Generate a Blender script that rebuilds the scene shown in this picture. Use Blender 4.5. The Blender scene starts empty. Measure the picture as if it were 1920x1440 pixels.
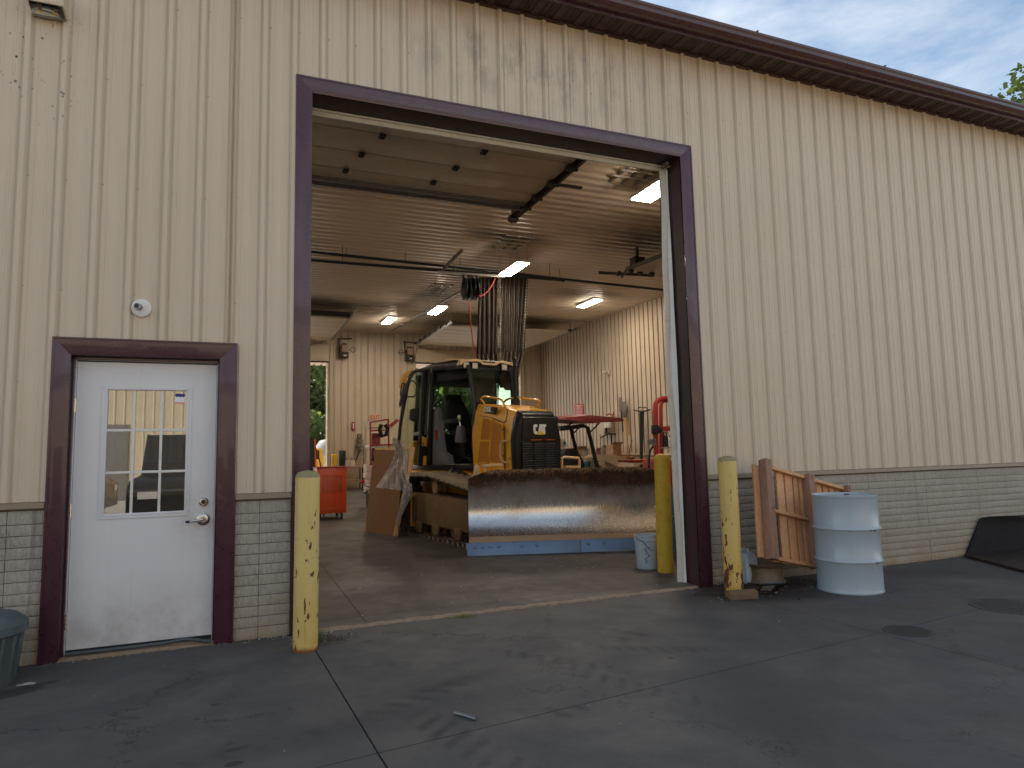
import bpy, bmesh, math, random
from mathutils import Vector, Matrix, Euler
random.seed(7)
scn = bpy.context.scene
COL = scn.collection
PI = math.pi
R = math.radians

# ------------------------------------------------------------------ camera
FPX = 1275.48                       # focal length in photograph pixels (1920 wide)
YAW, PITCH, ROLL = 0.390544, 0.1007426, -0.0220767
CAM = Vector((1.40944, -5.57287, 1.33684))
fw = Vector((math.sin(YAW)*math.cos(PITCH), math.cos(YAW)*math.cos(PITCH), math.sin(PITCH)))
rt0 = Vector((math.cos(YAW), -math.sin(YAW), 0)); up0 = rt0.cross(fw)
rt = rt0*math.cos(ROLL) + up0*math.sin(ROLL); up = -rt0*math.sin(ROLL) + up0*math.cos(ROLL)
cam_d = bpy.data.cameras.new('camera'); cam = bpy.data.objects.new('camera', cam_d); COL.objects.link(cam)
cam_d.sensor_width = 36; cam_d.lens = FPX/1920*36; cam_d.clip_start = 0.05; cam_d.clip_end = 2000
M = Matrix((rt, up, -fw)).transposed().to_4x4(); M.translation = CAM
cam.matrix_world = M
scn.camera = cam
def ray(px, py): return rt*(px-960) - up*(py-720) + fw*FPX
def aty(px, py, Y): d = ray(px, py); return CAM + d*((Y-CAM.y)/d.y)
def atz(px, py, z=0): d = ray(px, py); return CAM + d*((z-CAM.z)/d.z)
def atx(px, py, X): d = ray(px, py); return CAM + d*((X-CAM.x)/d.x)
def RZ(Y): return 0.0134*Y          # the shop slab and ceiling rise gently to the back

# ------------------------------------------------------------------ sky, sun
SUN_EL, SUN_AZ = R(43), R(-40)      # azimuth from +Y towards +X
w = bpy.data.worlds.new('World'); scn.world = w; w.use_nodes = True
nt = w.node_tree; nt.nodes.clear()
def nd(nt, typ, ins=None, **props):
    n = nt.nodes.new(typ)
    for k, v in props.items(): setattr(n, k, v)
    for k, v in (ins or {}).items():
        if isinstance(v, bpy.types.NodeSocket): nt.links.new(v, n.inputs[k])
        elif isinstance(v, bpy.types.Node): nt.links.new(v.outputs[0], n.inputs[k])
        else:
            s = n.inputs[k]
            if s.type == 'RGBA' and len(v) == 3: v = (*v, 1)
            s.default_value = v
    return n
out = nd(nt, 'ShaderNodeOutputWorld')
sky = nd(nt, 'ShaderNodeTexSky', sky_type='NISHITA', sun_disc=False, sun_elevation=SUN_EL, sun_rotation=SUN_AZ,
         air_density=1.1, dust_density=1.3, ozone_density=1.6)
tc = nd(nt, 'ShaderNodeTexCoord')
mp = nd(nt, 'ShaderNodeMapping', {'Vector': tc.outputs['Generated'], 'Scale': (1.0, 1.0, 2.6)})
n1 = nd(nt, 'ShaderNodeTexNoise', {'Vector': mp.outputs[0], 'Scale': 1.7, 'Detail': 8.0, 'Roughness': 0.62, 'Distortion': 0.5})
cr = nd(nt, 'ShaderNodeMapRange', {'Value': n1.outputs[0], 'From Min': 0.42, 'From Max': 0.68, 'To Min': 0.05, 'To Max': 0.95})
hz = nd(nt, 'ShaderNodeHueSaturation', {'Color': sky.outputs[0], 'Saturation': 0.10, 'Value': 2.6})
mixc = nd(nt, 'ShaderNodeMix', {0: cr.outputs[0], 6: sky.outputs[0], 7: hz.outputs[0]}, data_type='RGBA')
skc = nd(nt, 'ShaderNodeHueSaturation', {'Color': sky.outputs[0], 'Hue': .490, 'Saturation': 1.0, 'Value': 1.5})
nt.links.new(skc.outputs[0], mixc.inputs[6])
bg = nd(nt, 'ShaderNodeBackground', {'Color': mixc.outputs[2], 'Strength': 0.10})
nt.links.new(bg.outputs[0], out.inputs[0])
sd = bpy.data.lights.new('sun', 'SUN'); sd.energy = 4.8; sd.angle = R(0.55); sd.color = (1.0, 0.90, 0.76)
sun = bpy.data.objects.new('sun', sd); COL.objects.link(sun)
sdir = Vector((math.sin(SUN_AZ)*math.cos(SUN_EL), math.cos(SUN_AZ)*math.cos(SUN_EL), math.sin(SUN_EL)))
sun.rotation_euler = (-sdir).to_track_quat('-Z', 'Y').to_euler(); sun.location = sdir*60
vs = scn.view_settings; vs.view_transform = 'Standard'; vs.look = 'None'; vs.exposure = 0.42; vs.gamma = 1; vs.use_curve_mapping = False

# ------------------------------------------------------------------ materials
def pos_node(nt, scale=(1, 1, 1), obj=False):
    g = nd(nt, 'ShaderNodeTexCoord').outputs['Object'] if obj else nd(nt, 'ShaderNodeNewGeometry').outputs['Position']
    return nd(nt, 'ShaderNodeMapping', {'Vector': g, 'Scale': scale}).outputs[0]
def noise(nt, vec, sc, det=4, rough=.55, dist=0.0):
    return nd(nt, 'ShaderNodeTexNoise', {'Vector': vec, 'Scale': sc, 'Detail': float(det), 'Roughness': rough, 'Distortion': dist}).outputs[0]
def ramp(nt, v, a, b, lo=0.0, hi=1.0):
    return nd(nt, 'ShaderNodeMapRange', {'Value': v, 'From Min': a, 'From Max': b, 'To Min': lo, 'To Max': hi}).outputs[0]
def mix(nt, f, a, b, blend='MIX'):
    return nd(nt, 'ShaderNodeMix', {0: f, 6: a, 7: b}, data_type='RGBA', blend_type=blend).outputs[2]
def mth(nt, op, a, b=0.0, c=0.0):
    n = nd(nt, 'ShaderNodeMath', operation=op)
    for i, v in enumerate((a, b, c)):
        if isinstance(v, bpy.types.NodeSocket): nt.links.new(v, n.inputs[i])
        else: n.inputs[i].default_value = v
    return n.outputs[0]
def xyz(nt):
    return nd(nt, 'ShaderNodeSeparateXYZ', {0: nd(nt, 'ShaderNodeNewGeometry').outputs['Position']}).outputs
def new_mat(name):
    m = bpy.data.materials.new(name); m.use_nodes = True
    b = m.node_tree.nodes['Principled BSDF']
    return m, m.node_tree, b
def setb(nt, b, **k):
    names = {'color': 'Base Color', 'rough': 'Roughness', 'metal': 'Metallic', 'normal': 'Normal', 'coat': 'Coat Weight',
             'spec': 'Specular IOR Level', 'alpha': 'Alpha', 'trans': 'Transmission Weight', 'coatr': 'Coat Roughness', 'aniso': 'Anisotropic'}
    for kk, v in k.items():
        s = b.inputs[names[kk]]
        if isinstance(v, bpy.types.NodeSocket): nt.links.new(v, s)
        else: s.default_value = (*v, 1) if kk == 'color' and len(v) == 3 else v
def bump(nt, h, strength=.3, dist=.01):
    return nd(nt, 'ShaderNodeBump', {'Height': h, 'Strength': strength, 'Distance': dist}).outputs[0]
def basic(name, c, rough=.5, metal=0.0, var=.18, sc=6.0, dirt=None, dirt_amt=.35, bmp=0.0, bsc=60.0, stretch=(1, 1, 1), coat=0.0, obj=False):
    m, t, b = new_mat(name)
    p = pos_node(t, stretch, obj)
    n = noise(t, p, sc, 6, .6)
    c2 = tuple(min(1, x*(1+var)) for x in c); c1 = tuple(x*(1-var) for x in c)
    col = mix(t, n, c1, c2)
    if dirt:
        n2 = noise(t, p, sc*2.7+1.3, 8, .7, .4)
        col = mix(t, ramp(t, n2, .5, .72, 0, dirt_amt), col, dirt)
    setb(t, b, color=col, metal=metal, coat=coat)
    n3 = noise(t, p, sc*4, 4, .6)
    setb(t, b, rough=ramp(t, n3, .3, .7, max(.03, rough-.09), min(1, rough+.09)))
    if bmp: setb(t, b, normal=bump(t, noise(t, p, bsc, 3, .6), bmp, .01))
    return m
MT = {}
def cladding(name, c, inside=False, rough=.42, warmstain=True):
    m, t, b = new_mat(name)
    px = pos_node(t, (9, 9, .35)); ps = pos_node(t, (1, 1, 1))
    streak = noise(t, px, 3.0, 5, .6)
    blot = noise(t, ps, .7, 4, .6)
    col = mix(t, streak, tuple(x*.90 for x in c), tuple(x*1.07 for x in c))
    col = mix(t, ramp(t, blot, .4, .75, 0, .22), col, (c[0]*.72, c[1]*.66, c[2]*.56))
    X, Y, Z = xyz(t)
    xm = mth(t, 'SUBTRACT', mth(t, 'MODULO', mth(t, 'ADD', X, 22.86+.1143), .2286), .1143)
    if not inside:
        cr1 = ramp(t, mth(t, 'ABSOLUTE', mth(t, 'SUBTRACT', xm, .033)), .012, .002, 0, .45)  # brown and grey lines: rib crease shading and grime painted into the colour
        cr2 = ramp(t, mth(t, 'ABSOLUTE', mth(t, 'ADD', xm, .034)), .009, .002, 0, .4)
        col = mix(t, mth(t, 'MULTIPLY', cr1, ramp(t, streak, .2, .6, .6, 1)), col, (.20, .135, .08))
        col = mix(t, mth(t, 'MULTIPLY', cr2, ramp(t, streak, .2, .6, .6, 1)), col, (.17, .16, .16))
        # mildew smudges high above the big door
        sm = noise(t, pos_node(t, (2.2, 1, .8)), 2.2, 7, .7)
        zone = mth(t, 'MULTIPLY', ramp(t, Z, 4.45, 4.9), ramp(t, Z, 5.42, 5.15))
        zone = mth(t, 'MULTIPLY', zone, mth(t, 'MULTIPLY', ramp(t, X, 2.4, 3.4), ramp(t, X, 6.2, 4.6)))
        col = mix(t, mth(t, 'MULTIPLY', zone, ramp(t, sm, .47, .62, 0, .5)), col, (.17, .13, .11))
        # rusty tan film just under the soffit and along the foot
        film = mth(t, 'MULTIPLY', ramp(t, Z, 5.1, 5.5), ramp(t, noise(t, pos_node(t, (5, 1, .6)), 2, 5), .3, .6, .1, .6))
        col = mix(t, film, col, (.42, .28, .14))
        # fly specks under the wall lamp
        vor = nd(t, 'ShaderNodeTexVoronoi', {'Vector': pos_node(t, (1, 1, .8)), 'Scale': 26.0, 'Randomness': 1.0}).outputs['Distance']
        rnd = noise(t, ps, 9, 3)
        sp = mth(t, 'MULTIPLY', ramp(t, vor, .26, .16), ramp(t, rnd, .5, .62))
        zz = mth(t, 'MULTIPLY', mth(t, 'MULTIPLY', ramp(t, X, .38, .22), ramp(t, X, -.4, -.1)), mth(t, 'MULTIPLY', ramp(t, Z, 3.6, 4.1), ramp(t, Z, 4.62, 4.52)))
        col = mix(t, mth(t, 'MULTIPLY', sp, zz), col, (.05, .03, .02))
    else:
        sm = noise(t, pos_node(t, (1.2, 1.2, .5)), 1.5, 7, .7)
        col = mix(t, ramp(t, sm, .5, .72, 0, .35), col, (.22, .15, .09))
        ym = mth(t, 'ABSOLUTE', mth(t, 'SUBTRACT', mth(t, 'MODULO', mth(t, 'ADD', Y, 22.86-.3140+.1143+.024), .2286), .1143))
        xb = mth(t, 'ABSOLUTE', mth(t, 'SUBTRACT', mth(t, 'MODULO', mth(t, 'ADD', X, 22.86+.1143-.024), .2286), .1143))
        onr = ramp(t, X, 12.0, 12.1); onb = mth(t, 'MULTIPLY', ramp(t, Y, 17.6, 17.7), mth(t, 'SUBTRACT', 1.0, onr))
        cw = mth(t, 'ADD', mth(t, 'MULTIPLY', ramp(t, ym, .022, .006, 0, .85), onr), mth(t, 'MULTIPLY', ramp(t, xb, .020, .006, 0, .55), onb))  # dark lines along the liner ribs paint crease shading in with the grime
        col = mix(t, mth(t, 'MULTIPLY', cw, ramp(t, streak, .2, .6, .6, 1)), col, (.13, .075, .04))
        col = mix(t, mth(t, 'MULTIPLY', ramp(t, Z, 2.0, .9), ramp(t, noise(t, ps, 3, 6, .7), .35, .65, 0, .5)), col, (.2, .13, .08))
    setb(t, b, color=col, rough=ramp(t, streak, .3, .7, rough-.06, rough+.1))
    setb(t, b, normal=bump(t, noise(t, pos_node(t, (14, 14, .5)), 3.0, 2), .05, .01))
    return m
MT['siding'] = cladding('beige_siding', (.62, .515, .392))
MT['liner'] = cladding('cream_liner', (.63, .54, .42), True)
def ceiling_mat():
    m, t, b = new_mat('ceiling_steel')
    ps = pos_node(t, (1, 1, 1))
    bl = noise(t, pos_node(t, (.5, 1, 1)), 1.1, 6, .65)
    col = mix(t, bl, (.60, .50, .39), (.80, .69, .56))
    X, Y, Z = xyz(t)
    soot = None
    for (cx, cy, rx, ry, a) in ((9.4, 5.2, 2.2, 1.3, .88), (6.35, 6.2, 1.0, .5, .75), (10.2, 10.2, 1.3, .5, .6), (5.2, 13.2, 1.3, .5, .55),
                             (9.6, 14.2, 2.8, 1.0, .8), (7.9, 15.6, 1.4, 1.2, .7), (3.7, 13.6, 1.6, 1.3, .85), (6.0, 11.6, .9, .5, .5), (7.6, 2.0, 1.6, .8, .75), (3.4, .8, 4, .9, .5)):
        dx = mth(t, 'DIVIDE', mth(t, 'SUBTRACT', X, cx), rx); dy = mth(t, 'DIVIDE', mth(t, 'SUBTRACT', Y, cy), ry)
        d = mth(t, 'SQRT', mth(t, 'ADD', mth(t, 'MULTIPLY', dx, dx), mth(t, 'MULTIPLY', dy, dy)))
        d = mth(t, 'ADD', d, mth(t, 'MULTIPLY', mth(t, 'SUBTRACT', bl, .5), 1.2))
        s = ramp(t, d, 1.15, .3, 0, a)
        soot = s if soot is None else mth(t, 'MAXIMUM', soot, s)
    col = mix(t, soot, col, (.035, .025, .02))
    setb(t, b, color=col, rough=ramp(t, bl, .3, .7, .28, .42), metal=.0, spec=1.0)
    return m
MT['ceiling'] = ceiling_mat()
MT['maroon'] = basic('maroon_trim', (.060, .017, .028), .32, 0, .07, 3, (.10, .045, .04), .14, .01, 40, coat=.35)
MT['maroon_dark'] = basic('dark_maroon_jamb', (.040, .020, .020), .5, 0, .2, 6, (.07, .04, .03), .4)
MT['soffit'] = basic('maroon_soffit', (.062, .028, .022), .45, 0, .2, 8, (.12, .055, .03), .5)
def door_mat():
    m, t, b = new_mat('white_door_paint'); p = pos_node(t); X, Y, Z = xyz(t)
    col = mix(t, noise(t, p, 1.5, 6), (.66, .66, .68), (.73, .73, .74))
    foot = mth(t, 'MULTIPLY', ramp(t, Z, .55, .03), ramp(t, noise(t, p, 5, 7, .7), .38, .66, .05, .75))
    col = mix(t, foot, col, (.40, .35, .29))
    dx = mth(t, 'SUBTRACT', X, 1.17); dz = mth(t, 'SUBTRACT', Z, .93)
    d = mth(t, 'SQRT', mth(t, 'ADD', mth(t, 'MULTIPLY', dx, dx), mth(t, 'MULTIPLY', mth(t, 'MULTIPLY', dz, dz), .6)))
    col = mix(t, mth(t, 'MULTIPLY', ramp(t, d, .24, .04), ramp(t, noise(t, p, 14, 6, .7), .35, .7, .05, .5)), col, (.42, .37, .31))
    run = noise(t, pos_node(t, (30, 1, .9)), 1, 5, .65)
    col = mix(t, ramp(t, run, .6, .75, 0, .22), col, (.45, .41, .36))
    sp = noise(t, p, 70, 2, .5); col = mix(t, ramp(t, sp, .74, .78, 0, .7), col, (.2, .15, .11))
    setb(t, b, color=col, rough=.42, normal=bump(t, noise(t, p, 3.2, 2), .10, .02)); return m
MT['white_door'] = door_mat()
MT['old_door'] = basic('white_door_paint', (.70, .70, .71), .42, 0, .035, 1.5, (.55, .52, .47), .18, .02, 90)
MT['white'] = basic('white_plastic', (.72, .70, .66), .45, 0, .05, 5, (.45, .40, .33), .3)
MT['cream'] = basic('cream_paint', (.62, .53, .40), .5, 0, .08, 5, (.3, .22, .15), .4)
MT['seal'] = basic('door_seal', (.60, .55, .46), .5, 0, .08, 4, (.35, .28, .2), .4)
MT['black'] = basic('black_paint', (.010, .011, .013), .36, 0, .3, 9, (.04, .033, .025), .25)
MT['black_plastic'] = basic('black_plastic', (.020, .022, .026), .5, 0, .3, 14, (.10, .085, .06), .25)
MT['rubber'] = basic('black_rubber', (.016, .016, .017), .8, 0, .3, 14, (.09, .075, .06), .35)
MT['mhole'] = basic('worn_cover_iron', (.060, .054, .048), .8, 0, .3, 12, (.05, .035, .025), .5)
MT['iron'] = basic('dark_iron', (.045, .038, .033), .55, .4, .35, 18, (.12, .07, .04), .5, .3, 60)
MT['steel'] = basic('grey_steel', (.34, .34, .34), .35, .9, .15, 10, (.16, .12, .09), .4)
MT['galv'] = basic('galvanised', (.30, .29, .27), .4, .8, .2, 9, (.12, .08, .06), .5)
MT['chrome'] = basic('satin_nickel', (.62, .56, .48), .25, 1.0, .08, 20)
MT['catyellow'] = basic('machine_yellow', (.76, .385, .028), .38, 0, .08, 3, (.33, .19, .06), .35, .02, 60, coat=.2)
MT['catscreen'] = basic('yellow_mesh_screen', (.50, .19, .012), .6, 0, .12, 60, (.25, .12, .04), .3, .6, 400)
MT['tan_roof'] = basic('dusty_yellow_roof', (.70, .50, .26), .5, 0, .1, 5, (.5, .38, .24), .5)
MT['grey_trim'] = basic('grey_cab_trim', (.13, .13, .14), .6, 0, .15, 12, (.25, .2, .15), .3)
MT['mud'] = basic('dried_mud', (.17, .11, .058), .9, 0, .4, 5, (.07, .045, .028), .6, .7, 30)
MT['shoedark'] = basic('muddy_shaded_shoe', (.085, .062, .042), .7, .2, .35, 10, (.2, .14, .08), .4, .5, 40)  # muddy plate, darkened to paint the shadow line between grousers
MT['track'] = basic('track_steel', (.27, .21, .15), .6, .35, .35, 10, (.30, .21, .12), .55, .5, 40)
MT['orange'] = basic('orange_enamel', (.72, .085, .012), .35, 0, .06, 3, (.3, .05, .02), .25, coat=.2)
MT['red'] = basic('red_enamel', (.36, .022, .020), .4, 0, .15, 6, (.15, .04, .03), .4)
MT['darkred'] = basic('dark_red_canopy', (.26, .045, .045), .5, 0, .15, 6, (.45, .3, .25), .4)
MT['safety'] = basic('bollard_yellow_dark', (.56, .37, .03), .5, 0, .1, 4, (.2, .13, .03), .5)
MT['wood'] = basic('lumber', (.50, .27, .12), .7, 0, .3, 5, (.2, .1, .05), .5, .3, 30, stretch=(6, 6, .8))
MT['wood_new'] = basic('pale_lumber', (.66, .42, .2), .65, 0, .15, 5, (.35, .2, .1), .3, .1, 30)
MT['card'] = basic('cardboard', (.21, .105, .045), .8, 0, .07, 3, (.14, .07, .03), .3, .03, 200)
MT['jug'] = basic('pale_blue_plastic', (.42, .52, .60), .4, 0, .1, 5, (.3, .3, .28), .4)
MT['trash'] = basic('grey_green_bin', (.075, .10, .105), .5, 0, .15, 4, (.2, .19, .16), .35)
MT['drum'] = basic('pale_drum_paint', (.36, .43, .48), .36, 0, .05, 2.5, (.36, .36, .35), .3, .01, 30, coat=.3)
MT['blue'] = basic('blue_tarp', (.05, .16, .22), .5, 0, .2, 8)
MT['gravel'] = basic('pale_gravel', (.36, .33, .29), .85, 0, .5, 30)
MT['hose_red'] = basic('red_air_hose', (.20, .025, .022), .5)
MT['glassblk'] = basic('dark_car_glass', (.01, .012, .014), .05)
MT['pink'] = basic('red_notice_print', (.65, .10, .07), .5, 0, .05, 5)
MT['letter'] = basic('white_lettering', (.8, .8, .78), .5, 0, .03)
MT['tri'] = basic('yellow_lettering', (.85, .55, .02), .45, 0, .03)
MT['amber'] = basic('amber_reflector', (.6, .14, .02), .3)
MT['leafdark'] = basic('leaf_litter', (.07, .035, .03), .8, 0, .5, 40)
MT['bark'] = basic('bark', (.12, .09, .065), .9, 0, .3, 8, (.05, .04, .03), .5, .5, 20)
MT['gutter'] = basic('maroon_gutter', (.075, .028, .022), .32, 0, .12, 3, (.13, .07, .05), .3, coat=.3)
MT['panel'] = basic('overhead_door_skin', (.50, .43, .34), .5, 0, .12, 3, (.3, .24, .18), .5, .2, 300)
MT['seat'] = basic('black_seat_fabric', (.012, .012, .014), .85)
MT['toolgrey'] = basic('worn_tool', (.20, .17, .14), .5, .3, .4, 10, (.3, .15, .06), .4)
MT['shelfstuff'] = basic('dusty_brown_goods', (.33, .2, .11), .7, 0, .45, 9, (.6, .45, .3), .5)

def rusty_yellow(seed, c, heavy):
    m, t, b = new_mat('chipped_yellow_paint')
    p = nd(t, 'ShaderNodeMapping', {'Vector': nd(t, 'ShaderNodeNewGeometry').outputs['Position'], 'Location': (seed, seed*1.7, 0)}).outputs[0]
    pv = nd(t, 'ShaderNodeMapping', {'Vector': p, 'Scale': (1, 1, .42)}).outputs[0]
    X, Y, Z = xyz(t)
    col = mix(t, noise(t, p, 3, 5), tuple(x*.93 for x in c), tuple(min(1, x*1.06) for x in c))
    grime = mth(t, 'MULTIPLY', ramp(t, Z, .55, .05, 0, 1), ramp(t, noise(t, p, 6, 5), .35, .65, .1, .8))
    col = mix(t, mth(t, 'MULTIPLY', grime, .7), col, (.62, .30, .02))
    chips = noise(t, pv, 26, 3, .6)
    mask = noise(t, pv, 3.1, 3, .5)
    low = ramp(t, Z, .35, .04, 0, .10)
    thr = mth(t, 'SUBTRACT', ramp(t, mask, .42, .66, .76 , .58-heavy), low)
    ch = ramp(t, mth(t, 'SUBTRACT', chips, thr), 0, .012)
    rustc = mix(t, noise(t, p, 60, 3), (.06, .018, .012), (.2, .06, .02))
    col = mix(t, ch, col, rustc)
    runs = noise(t, nd(t, 'ShaderNodeMapping', {'Vector': p, 'Scale': (1, 1, .06)}).outputs[0], 34, 3, .6)
    col = mix(t, mth(t, 'MULTIPLY', ramp(t, runs, .56, .68, 0, .55), ramp(t, noise(t, pv, 5, 3), .4, .6)), col, (.34, .17, .045))
    scr = noise(t, nd(t, 'ShaderNodeMapping', {'Vector': p, 'Scale': (1, 1, 4)}).outputs[0], 22, 4, .7)
    col = mix(t, mth(t, 'MULTIPLY', ramp(t, scr, .60, .66, 0, .5), ramp(t, mth(t, 'ABSOLUTE', mth(t, 'SUBTRACT', Z, .62)), .3, .05)), col, (.16, .12, .08))
    base = ramp(t, mth(t, 'ADD', Z, mth(t, 'MULTIPLY', noise(t, p, 22, 4), .05)), .062, .035)
    col = mix(t, base, col, (.22, .07, .02))
    setb(t, b, color=col, rough=mth(t, 'ADD', .42, mth(t, 'MULTIPLY', ch, .4)))
    setb(t, b, normal=bump(t, mth(t, 'SUBTRACT', mth(t, 'MULTIPLY', noise(t, p, 9, 2), .2), ch), .35, .004))
    return m
MT['bollA'] = rusty_yellow(3.1, (.66, .50, .18), .0)
MT['bollB'] = rusty_yellow(8.4, (.64, .46, .15), .035)

def concrete(name, c, inside):
    m, t, b = new_mat(name)
    p = pos_node(t)
    big = noise(t, p, .45, 6, .6, .3); mid = noise(t, p, 2.3, 7, .65); fine = noise(t, p, 38, 5, .7)
    col = mix(t, big, tuple(x*.62 for x in c), tuple(x*1.35 for x in c))
    col = mix(t, ramp(t, noise(t, p, 1.1, 8, .72, .6), .48, .66, 0, .45), col, (c[0]*1.95, c[1]*1.75, c[2]*1.45))
    col = mix(t, ramp(t, mid, .35, .7, 0, .6), col, tuple(x*.62 for x in c))
    col = mix(t, ramp(t, fine, .55, .75, 0, .35), col, tuple(min(1, x*1.5) for x in c))
    X, Y, Z = xyz(t)
    def blob(cx, cy, rx, ry, rot, amt, colr, soft=.5, wob=.8, nz=mid):
        nonlocal col
        ca, sa = math.cos(rot), math.sin(rot)
        dx = mth(t, 'SUBTRACT', X, cx); dy = mth(t, 'SUBTRACT', Y, cy)
        u = mth(t, 'DIVIDE', mth(t, 'ADD', mth(t, 'MULTIPLY', dx, ca), mth(t, 'MULTIPLY', dy, sa)), rx)
        v = mth(t, 'DIVIDE', mth(t, 'SUBTRACT', mth(t, 'MULTIPLY', dy, ca), mth(t, 'MULTIPLY', dx, sa)), ry)
        d = mth(t, 'ADD', mth(t, 'SQRT', mth(t, 'ADD', mth(t, 'MULTIPLY', u, u), mth(t, 'MULTIPLY', v, v))), mth(t, 'MULTIPLY', mth(t, 'SUBTRACT', nz, .5), wob))
        col = mix(t, ramp(t, d, 1, soft, 0, amt), col, colr)
        return d
    if not inside:
        for (x, y, r1, r2, rot, a) in ((1.45, -2.02, .06, .022, .1, .8), (1.44, -2.18, .045, .03, 0, .85), (1.35, -2.40, .08, .035, .7, .8), (1.27, -2.55, .07, .03, .4, .8),
                                       (.72, -2.22, .05, .02, .3, .6), (.98, -1.72, .03, .02, 0, .6), (1.35, -1.35, .035, .02, 0, .6), (.99, -2.05, .03, .015, 0, .55),
                                       (.2, -.62, .22, .1, .3, .75), (.35, -.5, .12, .05, .3, .6), (1.0, -1.95, .022, .02, 0, .6), (2.35, -.45, .06, .02, .2, .7), (2.15, -.4, .05, .018, 0, .6), (1.42, -1.95, .03, .012, .5, .7), (4.05, -1.75, .03, .02, 0, .8)):
            blob(x, y, r1, r2, rot, a, (.018, .017, .02), .75, .5, fine)
        blob(5.9, -.55, 1.0, .42, -.25, .9, (.022, .017, .014), .35, .7)
        blob(6.4, -1.35, 1.3, .38, -.45, .5, (.075, .055, .038), .2, .9)
        blob(5.93, -1.96, .23, .11, -.2, .55, (.07, .045, .03), .6, .4)
        blob(8.3, -.5, 1.6, .5, -.5, .5, (.04, .033, .03), .2, .9)
        blob(1.8, -2.0, 1.6, .22, .12, .45, (.03, .032, .036), .1, 1.5)
        blob(2.7, -1.55, .5, .12, .3, .6, (.026, .027, .03), .1, 1.3)
        blob(.8, -2.6, 1.4, .3, .1, .6, (.028, .028, .032), .1, 1.2)
        blob(3.9, -3.0, 1.3, .4, 1.2, .45, (.03, .03, .034), .1, 1.3)
        blob(6.2, -2.9, 1.2, .5, 1.0, .5, (.028, .028, .03), .1, 1.3)
        # tread prints: rows of short dark bars that follow a wheel path
        for (x0, y0, ang, ln, hw, sc, a) in ((3.55, -2.1, -1.12, .55, .085, 17, .75), (3.35, -1.45, -.95, .6, .07, 16, .6), (4.0, -1.5, -.55, .7, .06, 20, .5), (2.45, -2.45, -1.3, .6, .12, 15, .7),
                                             (1.5, -2.05, .2, .95, .07, 14, .5), (2.35, -1.75, .42, .55, .08, 14, .65), (4.1, -1.12, .05, .16, .17, 9, .8), (2.55, -1.15, -.5, .35, .06, 18, .5), (2.95, -2.25, -.3, .35, .09, 13, .7)):
            ca, sa = math.cos(ang), math.sin(ang)
            dx = mth(t, 'SUBTRACT', X, x0); dy = mth(t, 'SUBTRACT', Y, y0)
            u = mth(t, 'ADD', mth(t, 'MULTIPLY', dx, ca), mth(t, 'MULTIPLY', dy, sa))
            v = mth(t, 'SUBTRACT', mth(t, 'MULTIPLY', dy, ca), mth(t, 'MULTIPLY', dx, sa))
            bars = ramp(t, mth(t, 'ADD', mth(t, 'SINE', mth(t, 'MULTIPLY', mth(t, 'ADD', u, mth(t, 'MULTIPLY', v, .5)), sc*PI)), mth(t, 'MULTIPLY', mth(t, 'SUBTRACT', noise(t, p, 11, 5, .7), .5), 3.2)), -.5, 1.1)
            m1 = mth(t, 'MULTIPLY', ramp(t, mth(t, 'ABSOLUTE', u), ln, ln*.6), ramp(t, mth(t, 'ABSOLUTE', v), hw, hw*.7))
            m1 = mth(t, 'MULTIPLY', m1, mth(t, 'MULTIPLY', bars, ramp(t, mid, .33, .55, .08, a*.95)))
            col = mix(t, m1, col, (.024, .023, .026))
        # rust and mud film beside the bollards and wall
        film = mth(t, 'MULTIPLY', ramp(t, Y, -.5, 0), ramp(t, mid, .4, .65, 0, .35))
        col = mix(t, film, col, (.16, .11, .07))
    else:
        blob(3.4, 3.2, 2.2, 1.3, .2, .5, tuple(x*.5 for x in c), .1, 1.4)
        blob(2.6, 1.6, .3, .55, .3, .3, (.3, .29, .28), .2, 1.6, noise(t, p, 9, 6, .7))
        blob(4.6, 1.4, 1.5, .6, 0, .45, tuple(x*.55 for x in c), .1, 1.3)
        swirl = noise(t, pos_node(t, (.6, 4, 1)), 2.0, 6, .65, .8)
        col = mix(t, ramp(t, swirl, .5, .7, 0, .4), col, tuple(x*.55 for x in c))
    ve = nd(t, 'ShaderNodeTexVoronoi', {'Vector': nd(t, 'ShaderNodeVectorMath', {0: p, 1: nd(t, 'ShaderNodeCombineXYZ', {0: mth(t, 'MULTIPLY', noise(t, p, 3, 6, .7), .9), 1: mth(t, 'MULTIPLY', noise(t, p, 2.6, 6, .7), .9)}).outputs[0]}, operation='ADD').outputs[0], 'Scale': .42}, feature='DISTANCE_TO_EDGE').outputs[0]
    crk = mth(t, 'MULTIPLY', ramp(t, ve, .0030, .0012), ramp(t, big, .46, .54))
    col = mix(t, mth(t, 'MULTIPLY', crk, .8), col, (.015, .013, .012))
    agg = nd(t, 'ShaderNodeTexVoronoi', {'Vector': p, 'Scale': 85.0}).outputs['Distance']
    col = mix(t, mth(t, 'MULTIPLY', ramp(t, agg, .22, .12), ramp(t, noise(t, p, 19, 3), .5, .65, 0, .6)), col, tuple(min(1, x*2.3) for x in c))
    pit = nd(t, 'ShaderNodeTexVoronoi', {'Vector': p, 'Scale': 31.0}).outputs['Distance']
    col = mix(t, mth(t, 'MULTIPLY', ramp(t, pit, .14, .08), ramp(t, noise(t, p, 7, 3), .5, .62, 0, .8)), col, (.018, .016, .014))
    h = mth(t, 'ADD', mth(t, 'MULTIPLY', fine, .35), mid)
    setb(t, b, color=col, rough=ramp(t, mid, .3, .7, .42 if inside else .66, .7 if inside else .86), normal=bump(t, h, .22 if not inside else .1, .012))
    return m
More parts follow.
